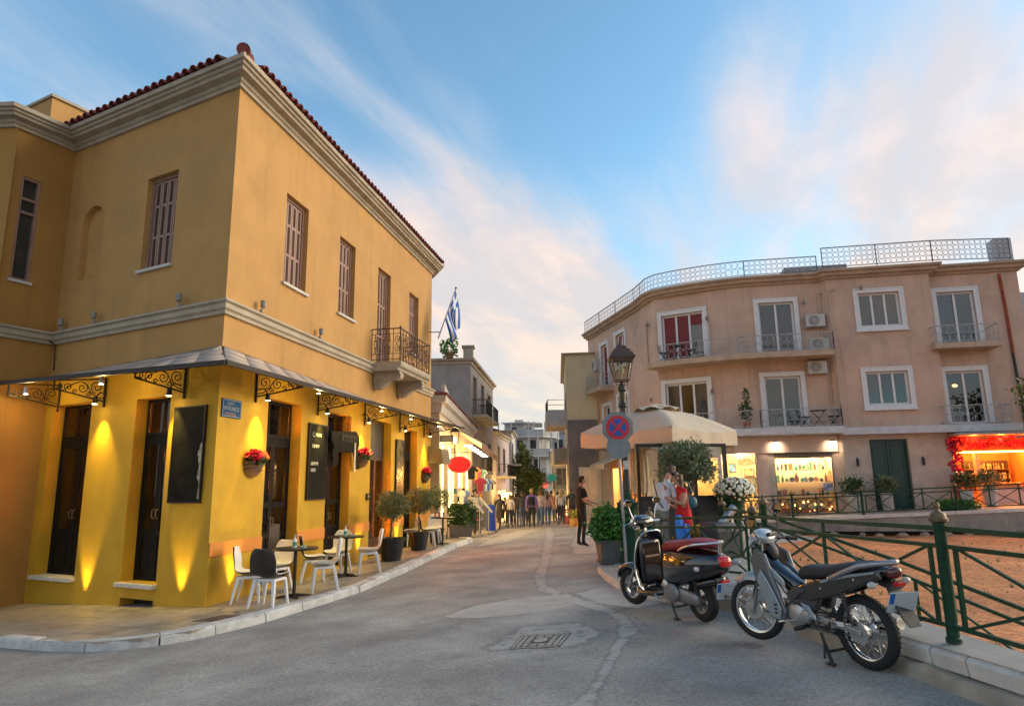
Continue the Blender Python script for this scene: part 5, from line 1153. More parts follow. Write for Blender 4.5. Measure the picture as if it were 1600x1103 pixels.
    m = MB(); m.tube([SRt.P(2.95, .06, 10.3), SRt.P(3.0, .06, 8.9), SRt.P(3.02, .06, 6.8)], .06, 8); m.build('rust_pipe', M('rust_red', (.26, .05, .02), .8, .4, 6, .2, 30), pb, w=True)
    m = MB(); m.tube([SRt.P(3.02, .06, 6.8), SRt.P(3.1, .06, 3.2)], .06, 8); m.build('dark_pipe', BLKM, pb, w=True)
    for z in (7.12, 3.86):
        m = MB(); m.beam(SB.P(2.55, .1, z), SB.P(2.55, .1, z+1.7), .03); m.beam(SB.P(2.55, 1.1, z), SB.P(2.55, 1.1, z+1.5), .03); m.beam(SB.P(2.55, .1, z+1.7), SB.P(2.55, 1.1, z+1.5), .04); m.build('screen_frame', WTRIM, pb, w=True)
    for F, u, z in ((SB, 2.5, 9.1), (SM, 2.45, 9.5), (SB, 2.5, 5.7), (SEG[2], .5, 9.3), (SEG[2], .5, 5.6), (SP_, 1.4, 9.95)):
        m = MB(); m.tube([F.P(u, .02, z), F.P(u, .14, z+.03)], .012, 6); m.tube([F.P(u, .14, z+.08), F.P(u, .14, z-.10)], [.04, .07], 8); m.build('wall_lantern', M('lantern_grey', (.18, .16, .14), .5), pb, w=True)
    # balcony plants and furniture stay things of their own
    return q, ring_rail
PQ, RINGRAIL = peach()
def folding_set(F, u, d, z, lab_t, lab_c, mat):
    p = F.P(u, d, z); t = thing('balcony_table', lab_t, 'table', tuple(p), F.rz); m = MB(); m.box((-.3, -.25, .68), (.3, .25, .71)); m.build('top', mat, t)
    m = MB(); m.beam((-.26, 0, 0), (.26, 0, .68), .03); m.beam((.26, 0, 0), (-.26, 0, .68), .03); m.build('cross_legs', mat, t)
    for s, l in ((-1, lab_c[0]), (1, lab_c[1])):
        p = F.P(u+s*.6, d, z); c = thing('balcony_chair', l, 'chair', tuple(p), F.rz); m = MB(); m.box((-.2, -.2, .42), (.2, .2, .45)); m.build('seat', mat, c); m = MB()
        m.beam((s*.2, -.18, .42), (s*.28, -.18, .85), .03); m.beam((s*.2, .18, .42), (s*.28, .18, .85), .03)
        for k in range(4): m.beam((s*(.215+.02*k), -.18, .5+.1*k), (s*(.215+.02*k), .18, .5+.1*k), .02)
        m.build('backrest', mat, c); m = MB(); m.beam((-.18, -.18, 0), (.18, -.18, .44), .03); m.beam((.18, -.18, 0), (-.18, -.18, .44), .03); m.beam((-.18, .18, 0), (.18, .18, .44), .03); m.beam((.18, .18, 0), (-.18, .18, .44), .03); m.build('cross_legs', mat, c)
folding_set(SM, 2.45, .7, 3.865, 'dark folding table on the lower balcony by the glass door', ('dark folding chair left of the lower balcony table', 'dark folding chair right of the lower balcony table'), BLKM)
folding_set(SB, 1.2, .75, 7.125, 'small white table on the upper balcony before the red blinds', ('black wire chair at the left of the upper balcony before the red blinds', 'black wire chair at the right of the upper balcony before the red blinds'), IRON)
pl = thing('balcony_climber', 'leafy climbing plant growing up the screen on the lower balcony', 'plant', tuple(SM.P(-.5, .7, 3.87)))
m = MB(); m.lathe([(.14, 0), (.18, .3), (.16, .3)], 12); m.build('pot', M('terracotta', (.35, .13, .07), .8), pl); m = MB(); m.tube([(0, 0, .2), (.05, 0, .9), (0, 0, 1.8)], .015, 5); m.build('stem', BARK, pl)
m = MB(); leaf_mesh(m, (0, 0, .75), (.26, .22, .42), 320, .10); leaf_mesh(m, (.05, 0, 1.45), (.12, .12, .35), 110, .09); m.build('leaves', DEEP, pl, recalc=False)
# ---------------------------------------------------------------- shops below the peach building
CREAM = M('shop_cream_wall', (.60, .47, .26), .8, .06, 2); WHSH = M('shelf_white', (.6, .56, .48), .6)
def room(F, a, b, z0, z1, dep, mat, e, col, nm, rows=1, par=None):
    m = MB(); P = F.P; d0 = -.31
    m.quad(P(a, -dep, z0), P(b, -dep, z0), P(b, -dep, z1), P(a, -dep, z1)); m.quad(P(a, d0, z0), P(a, -dep, z0), P(a, -dep, z1), P(a, d0, z1)); m.quad(P(b, d0, z0), P(b, -dep, z0), P(b, -dep, z1), P(b, d0, z1))
    m.quad(P(a, d0, z0), P(b, d0, z0), P(b, -dep, z0), P(a, -dep, z0)); m.quad(P(a, d0, z1), P(b, d0, z1), P(b, -dep, z1), P(a, -dep, z1))
    o = m.build(nm, mat, par or pb, w=True, recalc=False)
    for k in range(rows):
        u = a+(b-a)*(k+.5)/rows; q = P(u, -min(.9, dep*.5), z1-.12); c = MB(); c.lathe([(.09, .06), (.09, .0), (0, -.005)], 12, q); c.build('ceiling_lamp', emis('shop_lamp', (1, .8, .5), 20), o, w=True)
        lamp('shop_light', 'POINT', q-Vector((0, 0, .12)), e/rows, col, par or pb, .1)
    return o
def shops():
    # souvenir window (right) and gallery window (left)
    F = SM; room(F, .62, 3.02, .1, 2.84, 1.3, CREAM, 120, (1, .72, .36), 'souvenir_room', 2)
    f = MB(); F.frame(f, .62, 3.02, .25, 2.66, .04, -.10, -.04); F.box(f, .62, 3.02, -.14, -.0, 2.60, 2.84); f.build('shop_front', M('shop_metal', (.12, .09, .06), .5), pb, w=True)
    g_ = MB(); F.box(g_, .66, 2.98, -.075, -.070, .29, 2.62); g_.build('shop_glass', glass('shop_glass', (.93, .92, .9), .03), pb, w=True)
    sg = thing('souvenir_display', 'lit souvenir shelves with clocks, plates and small gifts in the shop window', 'display', tuple(F.P(1.8, -.6, .1)))
    for z in (.95, 1.55, 2.08): m = MB(); F.box(m, .68, 2.96, -.95, -.45, z, z+.035); m.build('shelf', WHSH, sg, w=True)
    m = MB(); F.box(m, .68, 2.96, -.95, -.40, .12, .45); m.build('counter', M('red_counter', (.34, .10, .03), .6), sg, w=True)
    cols = [(.30, .05, .03), (.04, .28, .24), (.05, .05, .05), (.6, .5, .35), (.12, .4, .2), (.45, .16, .04), (.55, .55, .52), (.10, .16, .34)]
    for zi, z in enumerate((.45, .985, 1.585, 2.115)):
        u = .78
        while u < 2.85:
            c = random.choice(cols); mt = M('gift_%d' % cols.index(c), c, .4, .25, 8); w = random.uniform(.10, .2); h = random.uniform(.18, .42); b = MB(); k = random.random(); d = random.uniform(-.62, -.5)
            if k < .4: F.box(b, u, u+w, d-.06, d, z, z+h)
            elif k < .7: b.lathe([(w*.3, 0), (w*.5, h*.3), (w*.45, h*.6), (w*.2, h*.8), (w*.28, h)], 10, F.P(u+w/2, d, z))
            else:
                q = F.P(u+w/2, d, z+w*.6); b.lathe([(w*.6, -.012), (w*.6, .012)], 14, (0, 0, 0)); R_ = (Matrix.Translation(q) @ F.n.to_track_quat('Z', 'Y').to_matrix().to_4x4()); b.v = [R_ @ v for v in b.v]
            b.build('gift', mt, sg, w=True); u += w+random.uniform(.02, .06)
    for k in range(14): b = MB(); b.sphere(F.P(random.uniform(.75, 2.9), -.42, random.uniform(.30, .75)), random.uniform(.025, .05), 8, 6); b.build('glowing_lamp', emis('amber_glow', (1, .45, .10), 5), sg, w=True)
    po = thing('framed_poster', 'small blue and pink poster hung in the right side of the souvenir window', 'poster', tuple(F.P(2.75, -.1, 1.25))); m = MB(); F.box(m, 2.55, 2.94, -.062, -.05, 1.2, 1.52); m.build('sheet', M('poster_print', (.25, .28, .42), .5, .7, 9), po, w=True)
    # gallery
    F2 = Fr(PP[4], PP[6]); room(F2, .05, 1.55, .1, 2.84, 2.2, CREAM, 110, (1, .72, .36), 'gallery_room', 1)
    g_ = MB(); F2.box(g_, .1, 1.5, -.09, -.085, .29, 2.62); g_.build('shop_glass', MATS['shop_glass'], pb, w=True)
    fr_ = M('picture_frame', (.09, .05, .025), .5)
    for i, (u, z, w, h, c, lab) in enumerate(((.78, 1.25, .72, .55, (.12, .12, .11), 'dark landscape painting in a brown frame on the gallery wall'), (.12, 1.15, .35, .65, (.20, .15, .06), 'tall ochre painting at the left of the gallery wall'), (.12, 2.1, .34, .36, (.08, .25, .45), 'small blue painting high on the gallery wall'), (.62, 2.42, .5, .26, (.16, .09, .04), 'brown painting below the gallery ceiling'), (.85, 1.9, .38, .3, (.35, .25, .1), 'pale yellow painting above the dark landscape'))):
        t = thing('painting', lab, 'painting', tuple(F2.P(u, -2.1, z)), group='paintings in the gallery window'); m = MB(); F2.box(m, u, u+w, -2.17, -2.14, z, z+h); m.build('canvas', M('canvas_%d' % i, c, .6, .9, 5), t, w=True); m = MB(); F2.frame(m, u-.03, u+w+.03, z-.03, z+h+.03, .045, -2.18, -2.12); m.build('frame', fr_, t, w=True)
    sh = thing('gallery_shelf', 'white shelf unit with pale goods at the right of the gallery window', 'shelf', tuple(F2.P(1.4, -.7, .1)))
    for z in (.4, .9, 1.4, 1.9, 2.4): m = MB(); F2.box(m, 1.25, 1.53, -1.0, -.5, z, z+.03); m.build('shelf', WHSH, sh, w=True); m = MB(); F2.box(m, 1.29, 1.40, -.7, -.6, z+.03, z+.3); F2.box(m, 1.42, 1.50, -.75, -.6, z+.03, z+.22); m.build('goods', M('gift_6', (.55, .55, .52), .5), sh, w=True)
    # fascia above windows
    m = MB(); SM.box(m, -1.0, 3.25, .004, .16, 2.84, 3.54); m.build('fascia', M('pink_fascia', (.56, .44, .38), .6, .05, 2, .02, 40), pb, w=True)
    for u in (.7, 3.0):
        m = MB(); q = SM.P(u, .2, 3.35); m.tube([SM.P(u, .16, 3.4), q, SM.P(u, .42, 3.34)], .012, 5); r = MB(); r.beam(SM.P(u-.1, .40, 3.30), SM.P(u+.1, .40, 3.30), .16, .07); m.build('spot_arm', GREYR, pb, w=True); r.build('spot_head', GREYR, pb, w=True)
        e = MB(); SM.box(e, u-.08, u+.08, .33, .47, 3.258, 3.262); e.build('spot_lens', emis('fascia_spot', (1, .85, .65), 6), pb, w=True); lamp('fascia_light', 'SPOT', SM.P(u, .55, 3.2), 12, (1, .75, .5), pb, .05, SM.P(u, .1, 3.0), R(120), .8)
    for u in (-.13, 3.08):
        m = MB(); SM.box(m, u, u+.5, .003, .07, .1, 2.84); m.build('pilaster', M('pink_marble', (.50, .37, .30), .4, .15, 3, .02, 40, stain=.4), pb, w=True)
    # entrance with green double door
    F = SP_; m = MB(); F.box(m, 1.05, 2.55, -.31, -.25, .3, 3.3); d = m.build('door', M('dark_green_door', (.006, .045, .040), .3, .15, 3), pb, w=True)
    m = MB(); F.frame(m, 1.05, 2.55, .3, 3.3, .07, -.28, -.18, bottom=False); F.box(m, 1.77, 1.83, -.25, -.2, .3, 3.25)
    for u in (1.2, 1.9): F.frame(m, u, u+.5, .5, 1.3, .04, -.25, -.225); F.frame(m, u, u+.5, 1.45, 3.1, .04, -.25, -.225)
    m.build('door_panel_frame', MATS['dark_green_door'], d, w=True); m = MB(); m.tube([F.P(1.73, -.18, 1.25), F.P(1.73, -.14, 1.3), F.P(1.73, -.14, 1.45), F.P(1.73, -.18, 1.5)], .015, 6); m.build('handle', BRASS, d, w=True)
    for u in (.5, 3.05):
        t = thing('wall_sconce', 'black wall sconce %s of the green entrance door' % ('left' if u < 1 else 'right'), 'wall lamp', tuple(F.P(u, 0, 2.3))); m = MB(); F.box(m, u-.05, u+.05, .0, .09, 2.2, 2.5); m.build('body', BLKM, t, w=True, bevel=.02); m = MB(); F.box(m, u-.03, u+.03, .0, .03, 2.5, 2.56); m.build('mount', BLKM, t, w=True)
    # red lit shop at the right end
    F = SRt; RW_ = M('red_shop_wall', (.42, .14, .03), .7, .1, 3); room(F, .06, 3.5, .1, 3.15, 2.6, RW_, 280, (1, .42, .07), 'sweet_shop_room', 2)
    m = MB(); F.box(m, -.1, 3.5, .3, 1.5, 3.34, 3.44); m.build('shop_canopy', M('grey_canopy', (.30, .29, .28), .5), pb, w=True)
    m = MB(); F.box(m, .0, 3.5, -.05, .35, 2.72, 3.2); m.build('red_soffit', M('red_panel', (.55, .07, .02), .6, .1, 4), pb, w=True)
    m = MB(); F.box(m, .1, 3.4, .36, .40, 2.66, 2.72); m.build('light_strip', emis('orange_strip', (1, .45, .06), 9), pb, w=True)
    for u in (.7, 1.7, 2.7): lamp('red_canopy_light', 'POINT', F.P(u, .85, 3.2), 26, (1, .14, .02), pb, .1)
    m = MB(); F.box(m, 1.05, 1.18, -.35, -.05, .1, 2.7); m.build('shop_post', M('shop_post_cream', (.5, .38, .25), .6), pb, w=True)
    ct = thing('shop_counter', 'pale counter heaped with orange goods inside the red lit shop', 'counter', tuple(F.P(2.4, -.2, .6))); m = MB(); F.box(m, 1.3, 3.45, -.6, -.12, .45, 1.25); m.build('body', M('counter_pale', (.42, .44, .44), .5), ct, w=True); m = MB(); F.box(m, 1.25, 3.5, -.65, -.06, 1.25, 1.31); m.build('top', M('counter_top_w', (.3, .2, .12), .4), ct, w=True)
    m = MB()
    for k in range(90): m.sphere(F.P(random.uniform(1.35, 2.8), random.uniform(-.6, -.2), 1.34+random.uniform(0, .12)), random.uniform(.035, .06), 6, 4)
    m.build('heaped_goods', M('orange_goods', (.6, .22, .06), .5, .5, 6), ct, w=True, kind='stuff', recalc=False)
    sl = thing('shop_back_shelves', 'dark shelves of bottles on the rear wall of the red lit shop', 'shelf', tuple(F.P(2.3, -2.4, .6)))
    m = MB(); F.box(m, 1.5, 3.3, -2.55, -2.3, 1.3, 2.4); m.build('case', M('case_dark', (.03, .018, .01), .5), sl, w=True)
    for z in (1.6, 2.0): m = MB(); F.box(m, 1.5, 3.3, -2.3, -2.1, z, z+.03); m.build('shelf', M('shop_wood', (.15, .07, .03), .6), sl, w=True)
    b = MB()
    for k in range(40): b.lathe([(.03, 0), (.03, .18), (.01, .24)], 6, F.P(1.55+random.random()*1.7, -2.2, random.choice((1.63, 2.03))))
    b.build('bottles', M('bottle_mix2', (.3, .2, .12), .2, .8, 9), sl, w=True, kind='stuff')
    si = thing('shop_name_sign', 'pale lit strip sign inside the doorway of the red lit shop', 'sign', tuple(F.P(.6, -.9, 1.75))); m = MB(); F.box(m, .28, .85, -.95, -.92, 1.78, 1.92); m.build('panel', emis('sign_cream', (1, .72, .28), 1.6), si, w=True)
    l = MB()
    for k in range(8): u = .32+k*.065; F.box(l, u, u+.014, -.919, -.916, 1.81, 1.89); F.box(l, u+.028, u+.04, -.919, -.916, 1.81, 1.89); F.box(l, u, u+.04, -.9188, -.9162, 1.84+random.choice((-.03, 0, .04)), 1.855+random.choice((0, .02)))
    l.build('faint_lettering', M('sign_brown', (.08, .03, .01), .7), si, w=True)
    # bougainvillea garland
    bg = thing('bougainvillea_garland', 'crimson bougainvillea garland around the red lit shop front', 'garland', tuple(F.P(.1, .3, .5))); m = MB()
    for k in range(18): leaf_mesh(m, F.P(.0+random.uniform(-.12, .2), .5, .5+k*.17), (.16, .14, .14), 45, .11, .2, lw=.5)
    for k in range(26): leaf_mesh(m, F.P(.1+k*.14, random.uniform(.4, .7), 3.05+random.uniform(-.12, .15)), (.16, .14, .13), 45, .11, .2, lw=.5)
    for k in range(16): leaf_mesh(m, F.P(3.3+random.uniform(-.3, .6), .8, 1.2+k*.16), (.3, .2, .2), 50, .12, .2, lw=.5)
    m.build('petals', M('crimson_bract', (.60, .015, .06), .6, .5, 5), bg, w=True, recalc=False, kind='stuff'); m = MB(); m.tube([F.P(.05, .45, .5), F.P(.0, .45, 2), F.P(.2, .5, 3.1), F.P(3.3, .6, 3.15)], .02, 5); m.build('vine', BARK, bg, w=True)
    ld = thing('brick_pier', 'narrow red brick pier beside the red lit shop', 'pier', tuple(F.P(-.2, .05, .2)))
    for k in range(26): m = MB(); F.box(m, -.24, .02, .0, .12, .3+k*.1, .385+k*.1); m.build('brick', M('red_brick', (.26, .06, .045), .8, .25, 8, rnd=.25), ld, w=True)
    # street side shop with backpacks
    F = S0; room(F, 3.2, 6.9, -.6, 2.55, 2.2, M('orange_shop_wall', (.55, .25, .05), .7), 190, (1, .55, .12), 'bag_shop_room', 2)
    for k, (u, z) in enumerate(((5.9, .9), (5.9, .2), (6.45, .9), (6.45, .2))):
        b = thing('hanging_backpack', 'brown striped backpack hanging %s at the %s of the orange lit shop' % (('in the upper row', 'in the lower row')[k % 2], ('left', 'right')[k//2]), 'backpack', tuple(F.P(u, .05, z)), F.rz); m = MB(); m.loft([[(sx*w/2, -y_-(.08 if sy > 0 else 0), zz) for sx, sy in ((-1, 0), (1, 0), (1, 1), (-1, 1))] for w, y_, zz in ((.30, .05, 0), (.34, .08, .2), (.32, .07, .42), (.18, .04, .52))]); m.build('bag', M('bag_%d' % k, (.14+.1*(k % 2), .06, .03), .8, .5, 7), b, bevel=.03); m = MB(); m.tube([(-.08, -.1, .5), (0, -.1, .62), (.08, -.1, .5)], .012, 5); m.build('strap', BLKM, b)
        for zz in (.12, .3): m = MB(); m.box((-.15, -.19, zz), (.15, -.17, zz+.05)); m.build('stripe', M('bag_stripe', (.5, .38, .2), .8), b)
    m = MB(); F.box(m, 3.15, 6.9, -.02, .05, 2.45, 2.6); m.build('shop_lintel', M('lit_lintel', (.5, .3, .1), .6), pb, w=True)
    m = MB(); 
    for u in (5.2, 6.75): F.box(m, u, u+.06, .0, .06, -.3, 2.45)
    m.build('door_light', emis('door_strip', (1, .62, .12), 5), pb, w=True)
    aw = thing('shop_awning', 'small cream canvas awning over the orange lit shop', 'awning', tuple(F.P(4.2, .1, 2.8))); m = MB(); m.hexa([F.P(u, d, z) for z_, (u, d, z) in enumerate([(2.6, 0, 3.05), (4.6, 0, 3.05), (4.6, 1.1, 2.65), (2.6, 1.1, 2.65), (2.6, 0, 3.09), (4.6, 0, 3.09), (4.6, 1.1, 2.69), (2.6, 1.1, 2.69)])]); m.build('canvas', UMB, aw, w=True); m = MB(); F.box(m, 2.6, 4.6, 1.08, 1.11, 2.40, 2.67); m.build('valance', UMB, aw, w=True)
shops()
# cafe interior seen under the umbrella (bay ground floor)
room(SB, .1, 2.5, .05, 2.7, 2.0, M('bay_cafe_wall', (.5, .36, .16), .8, .2, 3), 90, (1, .68, .3), 'bay_room', 1)
# ---------------------------------------------------------------- umbrella, windbreak frame, olive tree, mum
def umbrella():
    x, y = 3.52, 16.6; zb = gz(x, y)+kh(y); t = thing('cafe_umbrella', 'large beige square cafe umbrella with flap vent', 'umbrella', (x, y, 0), R(-3)); ze, za, r = 2.82, 3.46, 1.88
    cor = [Vector((r*math.cos(a), r*math.sin(a), ze)) for a in (math.pi*1.5, 0, math.pi/2, math.pi)]; apex = Vector((0, 0, za))
    m = MB(); n = 8
    for i in range(4):
        a, b = cor[i], cor[(i+1) % 4]
        for j in range(n):
            for k in range(n):
                def pt(s, q):
                    e = a.lerp(b, s); p = apex.lerp(e, .12+.88*q); p.z += .07*math.sin(math.pi*q)-.10*math.sin(math.pi*s)*q*q; return p
                m.quad(pt(j/n, k/n), pt((j+1)/n, k/n), pt((j+1)/n, (k+1)/n), pt(j/n, (k+1)/n))
    m.build('canopy', UMB, t, smooth=True, ang=60)
    for i in range(4):
        a, b = cor[i], cor[(i+1) % 4]; v = MB()
        for j in range(12):
            f = lambda s, dz: a.lerp(b, s)+Vector((0, 0, -.10*math.sin(math.pi*s)-dz*(1+.06*math.sin(s*14))))+(a.lerp(b, s)-Vector((0, 0, a.z))).normalized()*(.02*math.sin(s*19)*(dz > 0))
            v.quad(f(j/12, 0), f((j+1)/12, 0), f((j+1)/12, .33), f(j/12, .33))
        v.build('valance', UMB, t, smooth=True, ang=60, recalc=False)
    c = MB()
    for i in range(8):
        a = i*math.pi/4; p = [(.55*math.cos(a+s*math.pi/4), .55*math.sin(a+s*math.pi/4), za-.15+.075*math.sin(math.pi*s)) for s in (0, .25, .5, .75, 1)]
        for q, w in zip(p, p[1:]): c.quad(q, w, (w[0]*.1, w[1]*.1, za+.045), (q[0]*.1, q[1]*.1, za+.045))
    c.build('vent_cap', UMB, t, smooth=True, ang=80)
    m = MB(); m.tube([(0, 0, zb), (0, 0, za)], .04, 10); m.build('mast', M('umbrella_wood', (.22, .14, .08), .6), t)
    for q in cor: b = MB(); b.beam(apex-Vector((0, 0, .12)), q-Vector((0, 0, .04)), .025, .035); b.beam((0, 0, 2.55), apex.lerp(q, .5)-Vector((0, 0, .12)), .02); b.build('rib', MATS['umbrella_wood'], t)
    m = MB(); m.box((-.4, -.4, zb), (.4, .4, zb+.1)); m.build('base', M('base_grey', (.15, .15, .15), .7), t)
umbrella()
def windbreak():
    t = thing('glass_windbreak', 'black framed glass windbreak standing under the umbrella', 'windbreak', (3.3, 14.9, 0)); z0 = gz(3.3, 15)+.12; A, B = Vector((2.66, 15.0)), Vector((4.75, 15.4)); F = Fr(A, B)
    m = MB(); F.frame(m, 0, F.len, z0, 2.45, .075, -.04, .04); F.box(m, F.len*.62, F.len*.62+.07, -.035, .035, z0, 2.38); F.box(m, .07, F.len-.07, -.03, .03, z0+.95, z0+1.02); m.build('frame', M('black_metal', (.012, .012, .013), .4), t, w=True)
    g_ = MB(); F.box(g_, .07, F.len-.07, -.006, .006, z0+1.02, 2.38); g_.build('pane', glass('clear_glass', (.93, .94, .93), .04), t, w=True)
    g_ = MB(); F.box(g_, .07, F.len-.07, -.006, .006, z0+.07, z0+.95); g_.build('lower_panel', M('panel_dark', (.03, .03, .032), .5), t, w=True)
    for i, u in enumerate((.5, .9, 1.2)):
        p = thing('furled_parasol', ['furled brown parasol at the left behind the windbreak', 'furled brown parasol in the middle behind the windbreak', 'furled brown parasol at the right behind the windbreak'][i], 'parasol', tuple(F.P(u+.2, -2.0-.5*i, z0))); m = MB(); m.tube([(0, 0, 0), (0, 0, 2.3)], .025, 8); m.build('pole', MATS['umbrella_wood'], p); m = MB(); m.lathe([(.03, 2.25), (.09, 1.9), (.10, 1.3), (.07, 1.05)], 10); m.build('canopy', UMB, p)
    for i in range(4):
        x, y = 3.2+i*.75, 18.2+(i % 2)*1.4; p = thing('cafe_stool_table', ['dark square cafe table at the left under the umbrella', 'dark square cafe table behind the couple', 'dark square cafe table beneath the umbrella mast side', 'dark square cafe table by the shop front'][i], 'table', (x, y, gz(x, y)+.12)); m = MB(); m.box((-.3, -.3, .7), (.3, .3, .74)); m.build('top', TOPD, p); m = MB(); m.tube([(0, 0, .02), (0, 0, .7)], .03, 8); m.build('column', IRON, p); m = MB(); m.box((-.22, -.22, 0), (.22, .22, .02)); m.build('foot', IRON, p)
windbreak()
def olive_tree():
    x, y = 3.47, 13.95; t = thing('olive_tree', 'round headed olive tree with grey trunk beside the couple', 'tree', (x, y, zr(x, y)))
    m = MB(); m.tube([(0, 0, 0), (.03, 0, .35), (-.02, .02, .75), (.05, 0, 1.1)], [.11, .08, .065, .06], 10)
    for a, b, l in ((.3, .5, .7), (2.2, .45, .65), (3.6, .5, .7), (5.2, .4, .8), (1.2, .3, .9)): m.tube([(.05, 0, 1.05), (.05+math.cos(a)*b*.5, math.sin(a)*b*.5, 1.1+l*.5), (math.cos(a)*b, math.sin(a)*b, 1.1+l)], [.04, .025, .01], 6)
    m.build('trunk', BARK, t); c = MB(); C_ = (.02, 0, 1.72)
    leaf_mesh(c, C_, (.53, .53, .40), 6000, .085, .2, lw=.19, wob=.14); leaf_mesh(c, (-.35, -.1, 1.45), (.26, .26, .18), 500, .08, .2, lw=.19); leaf_mesh(c, (.4, 0, 1.5), (.26, .26, .2), 500, .08, .2, lw=.19); c.build('crown', M('grey_olive_leaf', (.15, .20, .105), .55, .35, 6, 0), t, recalc=False)
olive_tree()
def mum():
    x, y = 4.75, 15.0; z = gz(x, y)+.78; t = thing('potted_white_flowers', 'green tub overflowing with white chrysanthemums on a fence post table', 'potted flowers', (x, y, gz(x, y)+.10)); h = .62
    m = MB(); m.lathe([(.16, h-.0), (.22, h+.28), (.20, h+.28)], 16); m.build('pot', GREEN, t, smooth=True); m = MB(); m.box((-.22, -.22, h-.04), (.22, .22, h)); m.tube([(0, 0, 0), (0, 0, h)], .05, 8); m.build('stand', GREEN, t)
    c = MB(); leaf_mesh(c, (0, 0, h+.42), (.38, .38, .25), 700, .07, .2); c.build('leaves', DEEP, t, recalc=False); f = MB(); 
    for _ in range(330):
        d = Vector((random.gauss(0, 1), random.gauss(0, 1), abs(random.gauss(0, 1))-.2)).normalized(); p = Vector((d.x*.42, d.y*.42, h+.42+d.z*.30)); s = d.orthogonal().normalized()*.035; q = d.cross(s).normalized()*.035
        f.add([p+d*.02, p+s, p+(s+q)*.7, p+q, p+(q-s)*.7, p-s, p-(s+q)*.7, p-q, p+(s-q)*.7], [(0, i, i % 8+1) for i in range(1, 9)])
    f.build('petals', M('white_petal', (.70, .72, .58), .6, .1, 6), t, recalc=False, kind='stuff')
mum()
def yellow_mum():
    t = thing('yellow_flower_pot', 'pot of yellow chrysanthemums at the foot of the olive tree', 'potted flowers', kz(3.35, 13.2)); m = MB(); m.lathe([(.12, 0), (.17, .25), (.15, .25)], 14); m.build('pot', POTB, t); f = MB(); leaf_mesh(f, (0, 0, .38), (.28, .25, .16), 500, .05, .5, lw=.5); f.build('petals', M('yellow_petal', (.60, .36, .03), .6, .3, 6), t, recalc=False, kind='stuff'); f = MB(); leaf_mesh(f, (0, 0, .32), (.25, .22, .12), 250, .06); f.build('leaves', DEEP, t, recalc=False)
yellow_mum()
def spot_mortar():
    x, y = 3.62, 12.3; t = thing('planter_tub', 'dark slanted planter tub with grey metal tube beside the fence', 'bin', kz(x, y), .4); m = MB(); m.loft([[(sx*w*.5+o, sy*d_*.5, z) for sx, sy in ((-1, -1), (1, -1), (1, 1), (-1, 1))] for w, d_, z, o in ((.55, .45, 0, .05), (.6, .5, .45, -.02), (.45, .4, .6, -.08))]); m.build('tub', M('tub_dark', (.04, .045, .048), .6), t, bevel=.05); m = MB(); m.tube([(.0, 0, .55), (.28, -.05, .85)], .075, 14); m.build('tube', STEEL, t, smooth=True)  # unclear object, shaped as a planter tub with a slanted floodlight tube
spot_mortar()
# entrance shrubs and hedge boxes on the terrace
for i, (u, d, s, lab) in enumerate(((5.1, -1.9, .5, 'spiky pale green shrub left of the green entrance door'), (6.4, -2.0, .42, 'dark green shrub pressed against the green door'), (9.2, -1.7, .42, 'low shrub right of the green entrance door'), (10.1, -1.8, .5, 'taller shrub beside the brick pier'))):
    p = TF.P(u, d, tzf(u)+.03); t = thing('entrance_shrub', lab, 'shrub', tuple(p)); m = MB(); m.lathe([(.2, 0), (.26, .7), (.22, .7)], 12); m.build('pot', M('pale_pot', (.42, .40, .37), .7), t); m = MB(); leaf_mesh(m, (0, 0, 1.05), (s, s*.8, s*.75), 600, .16, .1, lw=.18); m.build('leaves', [DEEP, OLIV][i % 2], t, recalc=False)
    m = MB(); [m.tube([(0, 0, .6), (random.uniform(-.3, .3), random.uniform(-.2, .2), 1.3)], .01, 4) for _ in range(5)]; m.build('stems', BARK, t)
for i, (u, lab) in enumerate(((8.3, 'low clipped green hedge on the terrace edge by the door'), (12.6, 'low clipped green hedge at the right end of the terrace'))):
    p = TF.P(u, -.5, tzf(u)); t = thing('low_hedge', lab, 'hedge', tuple(p), TF.rz); m = MB(); leaf_mesh(m, (0, 0, .17), (.85, .3, .24), 1500, .09, .3, lw=.4, wob=.1); m.build('leaves', BOXL if i == 0 else TREEL, t, recalc=False); m = MB(); m.tube([(-.6, 0, 0), (0, 0, .1), (.6, 0, 0)], .02, 5); m.build('stems', BARK, t)
te = thing('roadside_tree', 'yellow green foliage entering at the right edge by the balcony', 'tree', (20.75, 26.4, -.4)); m = MB(); m.tube([(0, 0, 0), (-.1, 0, 3), (-.4, 0, 5.0)], [.14, .1, .05], 8); m.build('trunk', BARK, te); m = MB(); leaf_mesh(m, (-.1, 0, 5.1), (.95, .9, .95), 900, .16, .1, lw=.4, wob=.3); m.build('crown', M('lime_leaf', (.14, .17, .02), .6, .4, 3, 0), te, recalc=False)
bb = thing('grey_neighbour_building', 'pale grey building seen beyond the right end of the peach building', 'building', (25, 33, 0)); m = MB(); m.box((22.6, 31, -1), (30, 40, 10.2)); m.build('wall', M('pale_grey_render', (.40, .42, .45), .8), bb, w=True); f_ = Fr((22.6, 31), (30, 31))
for z in (3.5, 7.0):
    m = MB(); f_.box(m, .3, 1.5, .003, .03, z, z+1.6); w = m.build('window', WTRIM, bb, w=True); m = MB(); f_.box(m, .4, 1.4, .03, .04, z+.1, z+1.5); m.build('pane', M('dark_pane', (.03, .035, .03), .15), w, w=True)
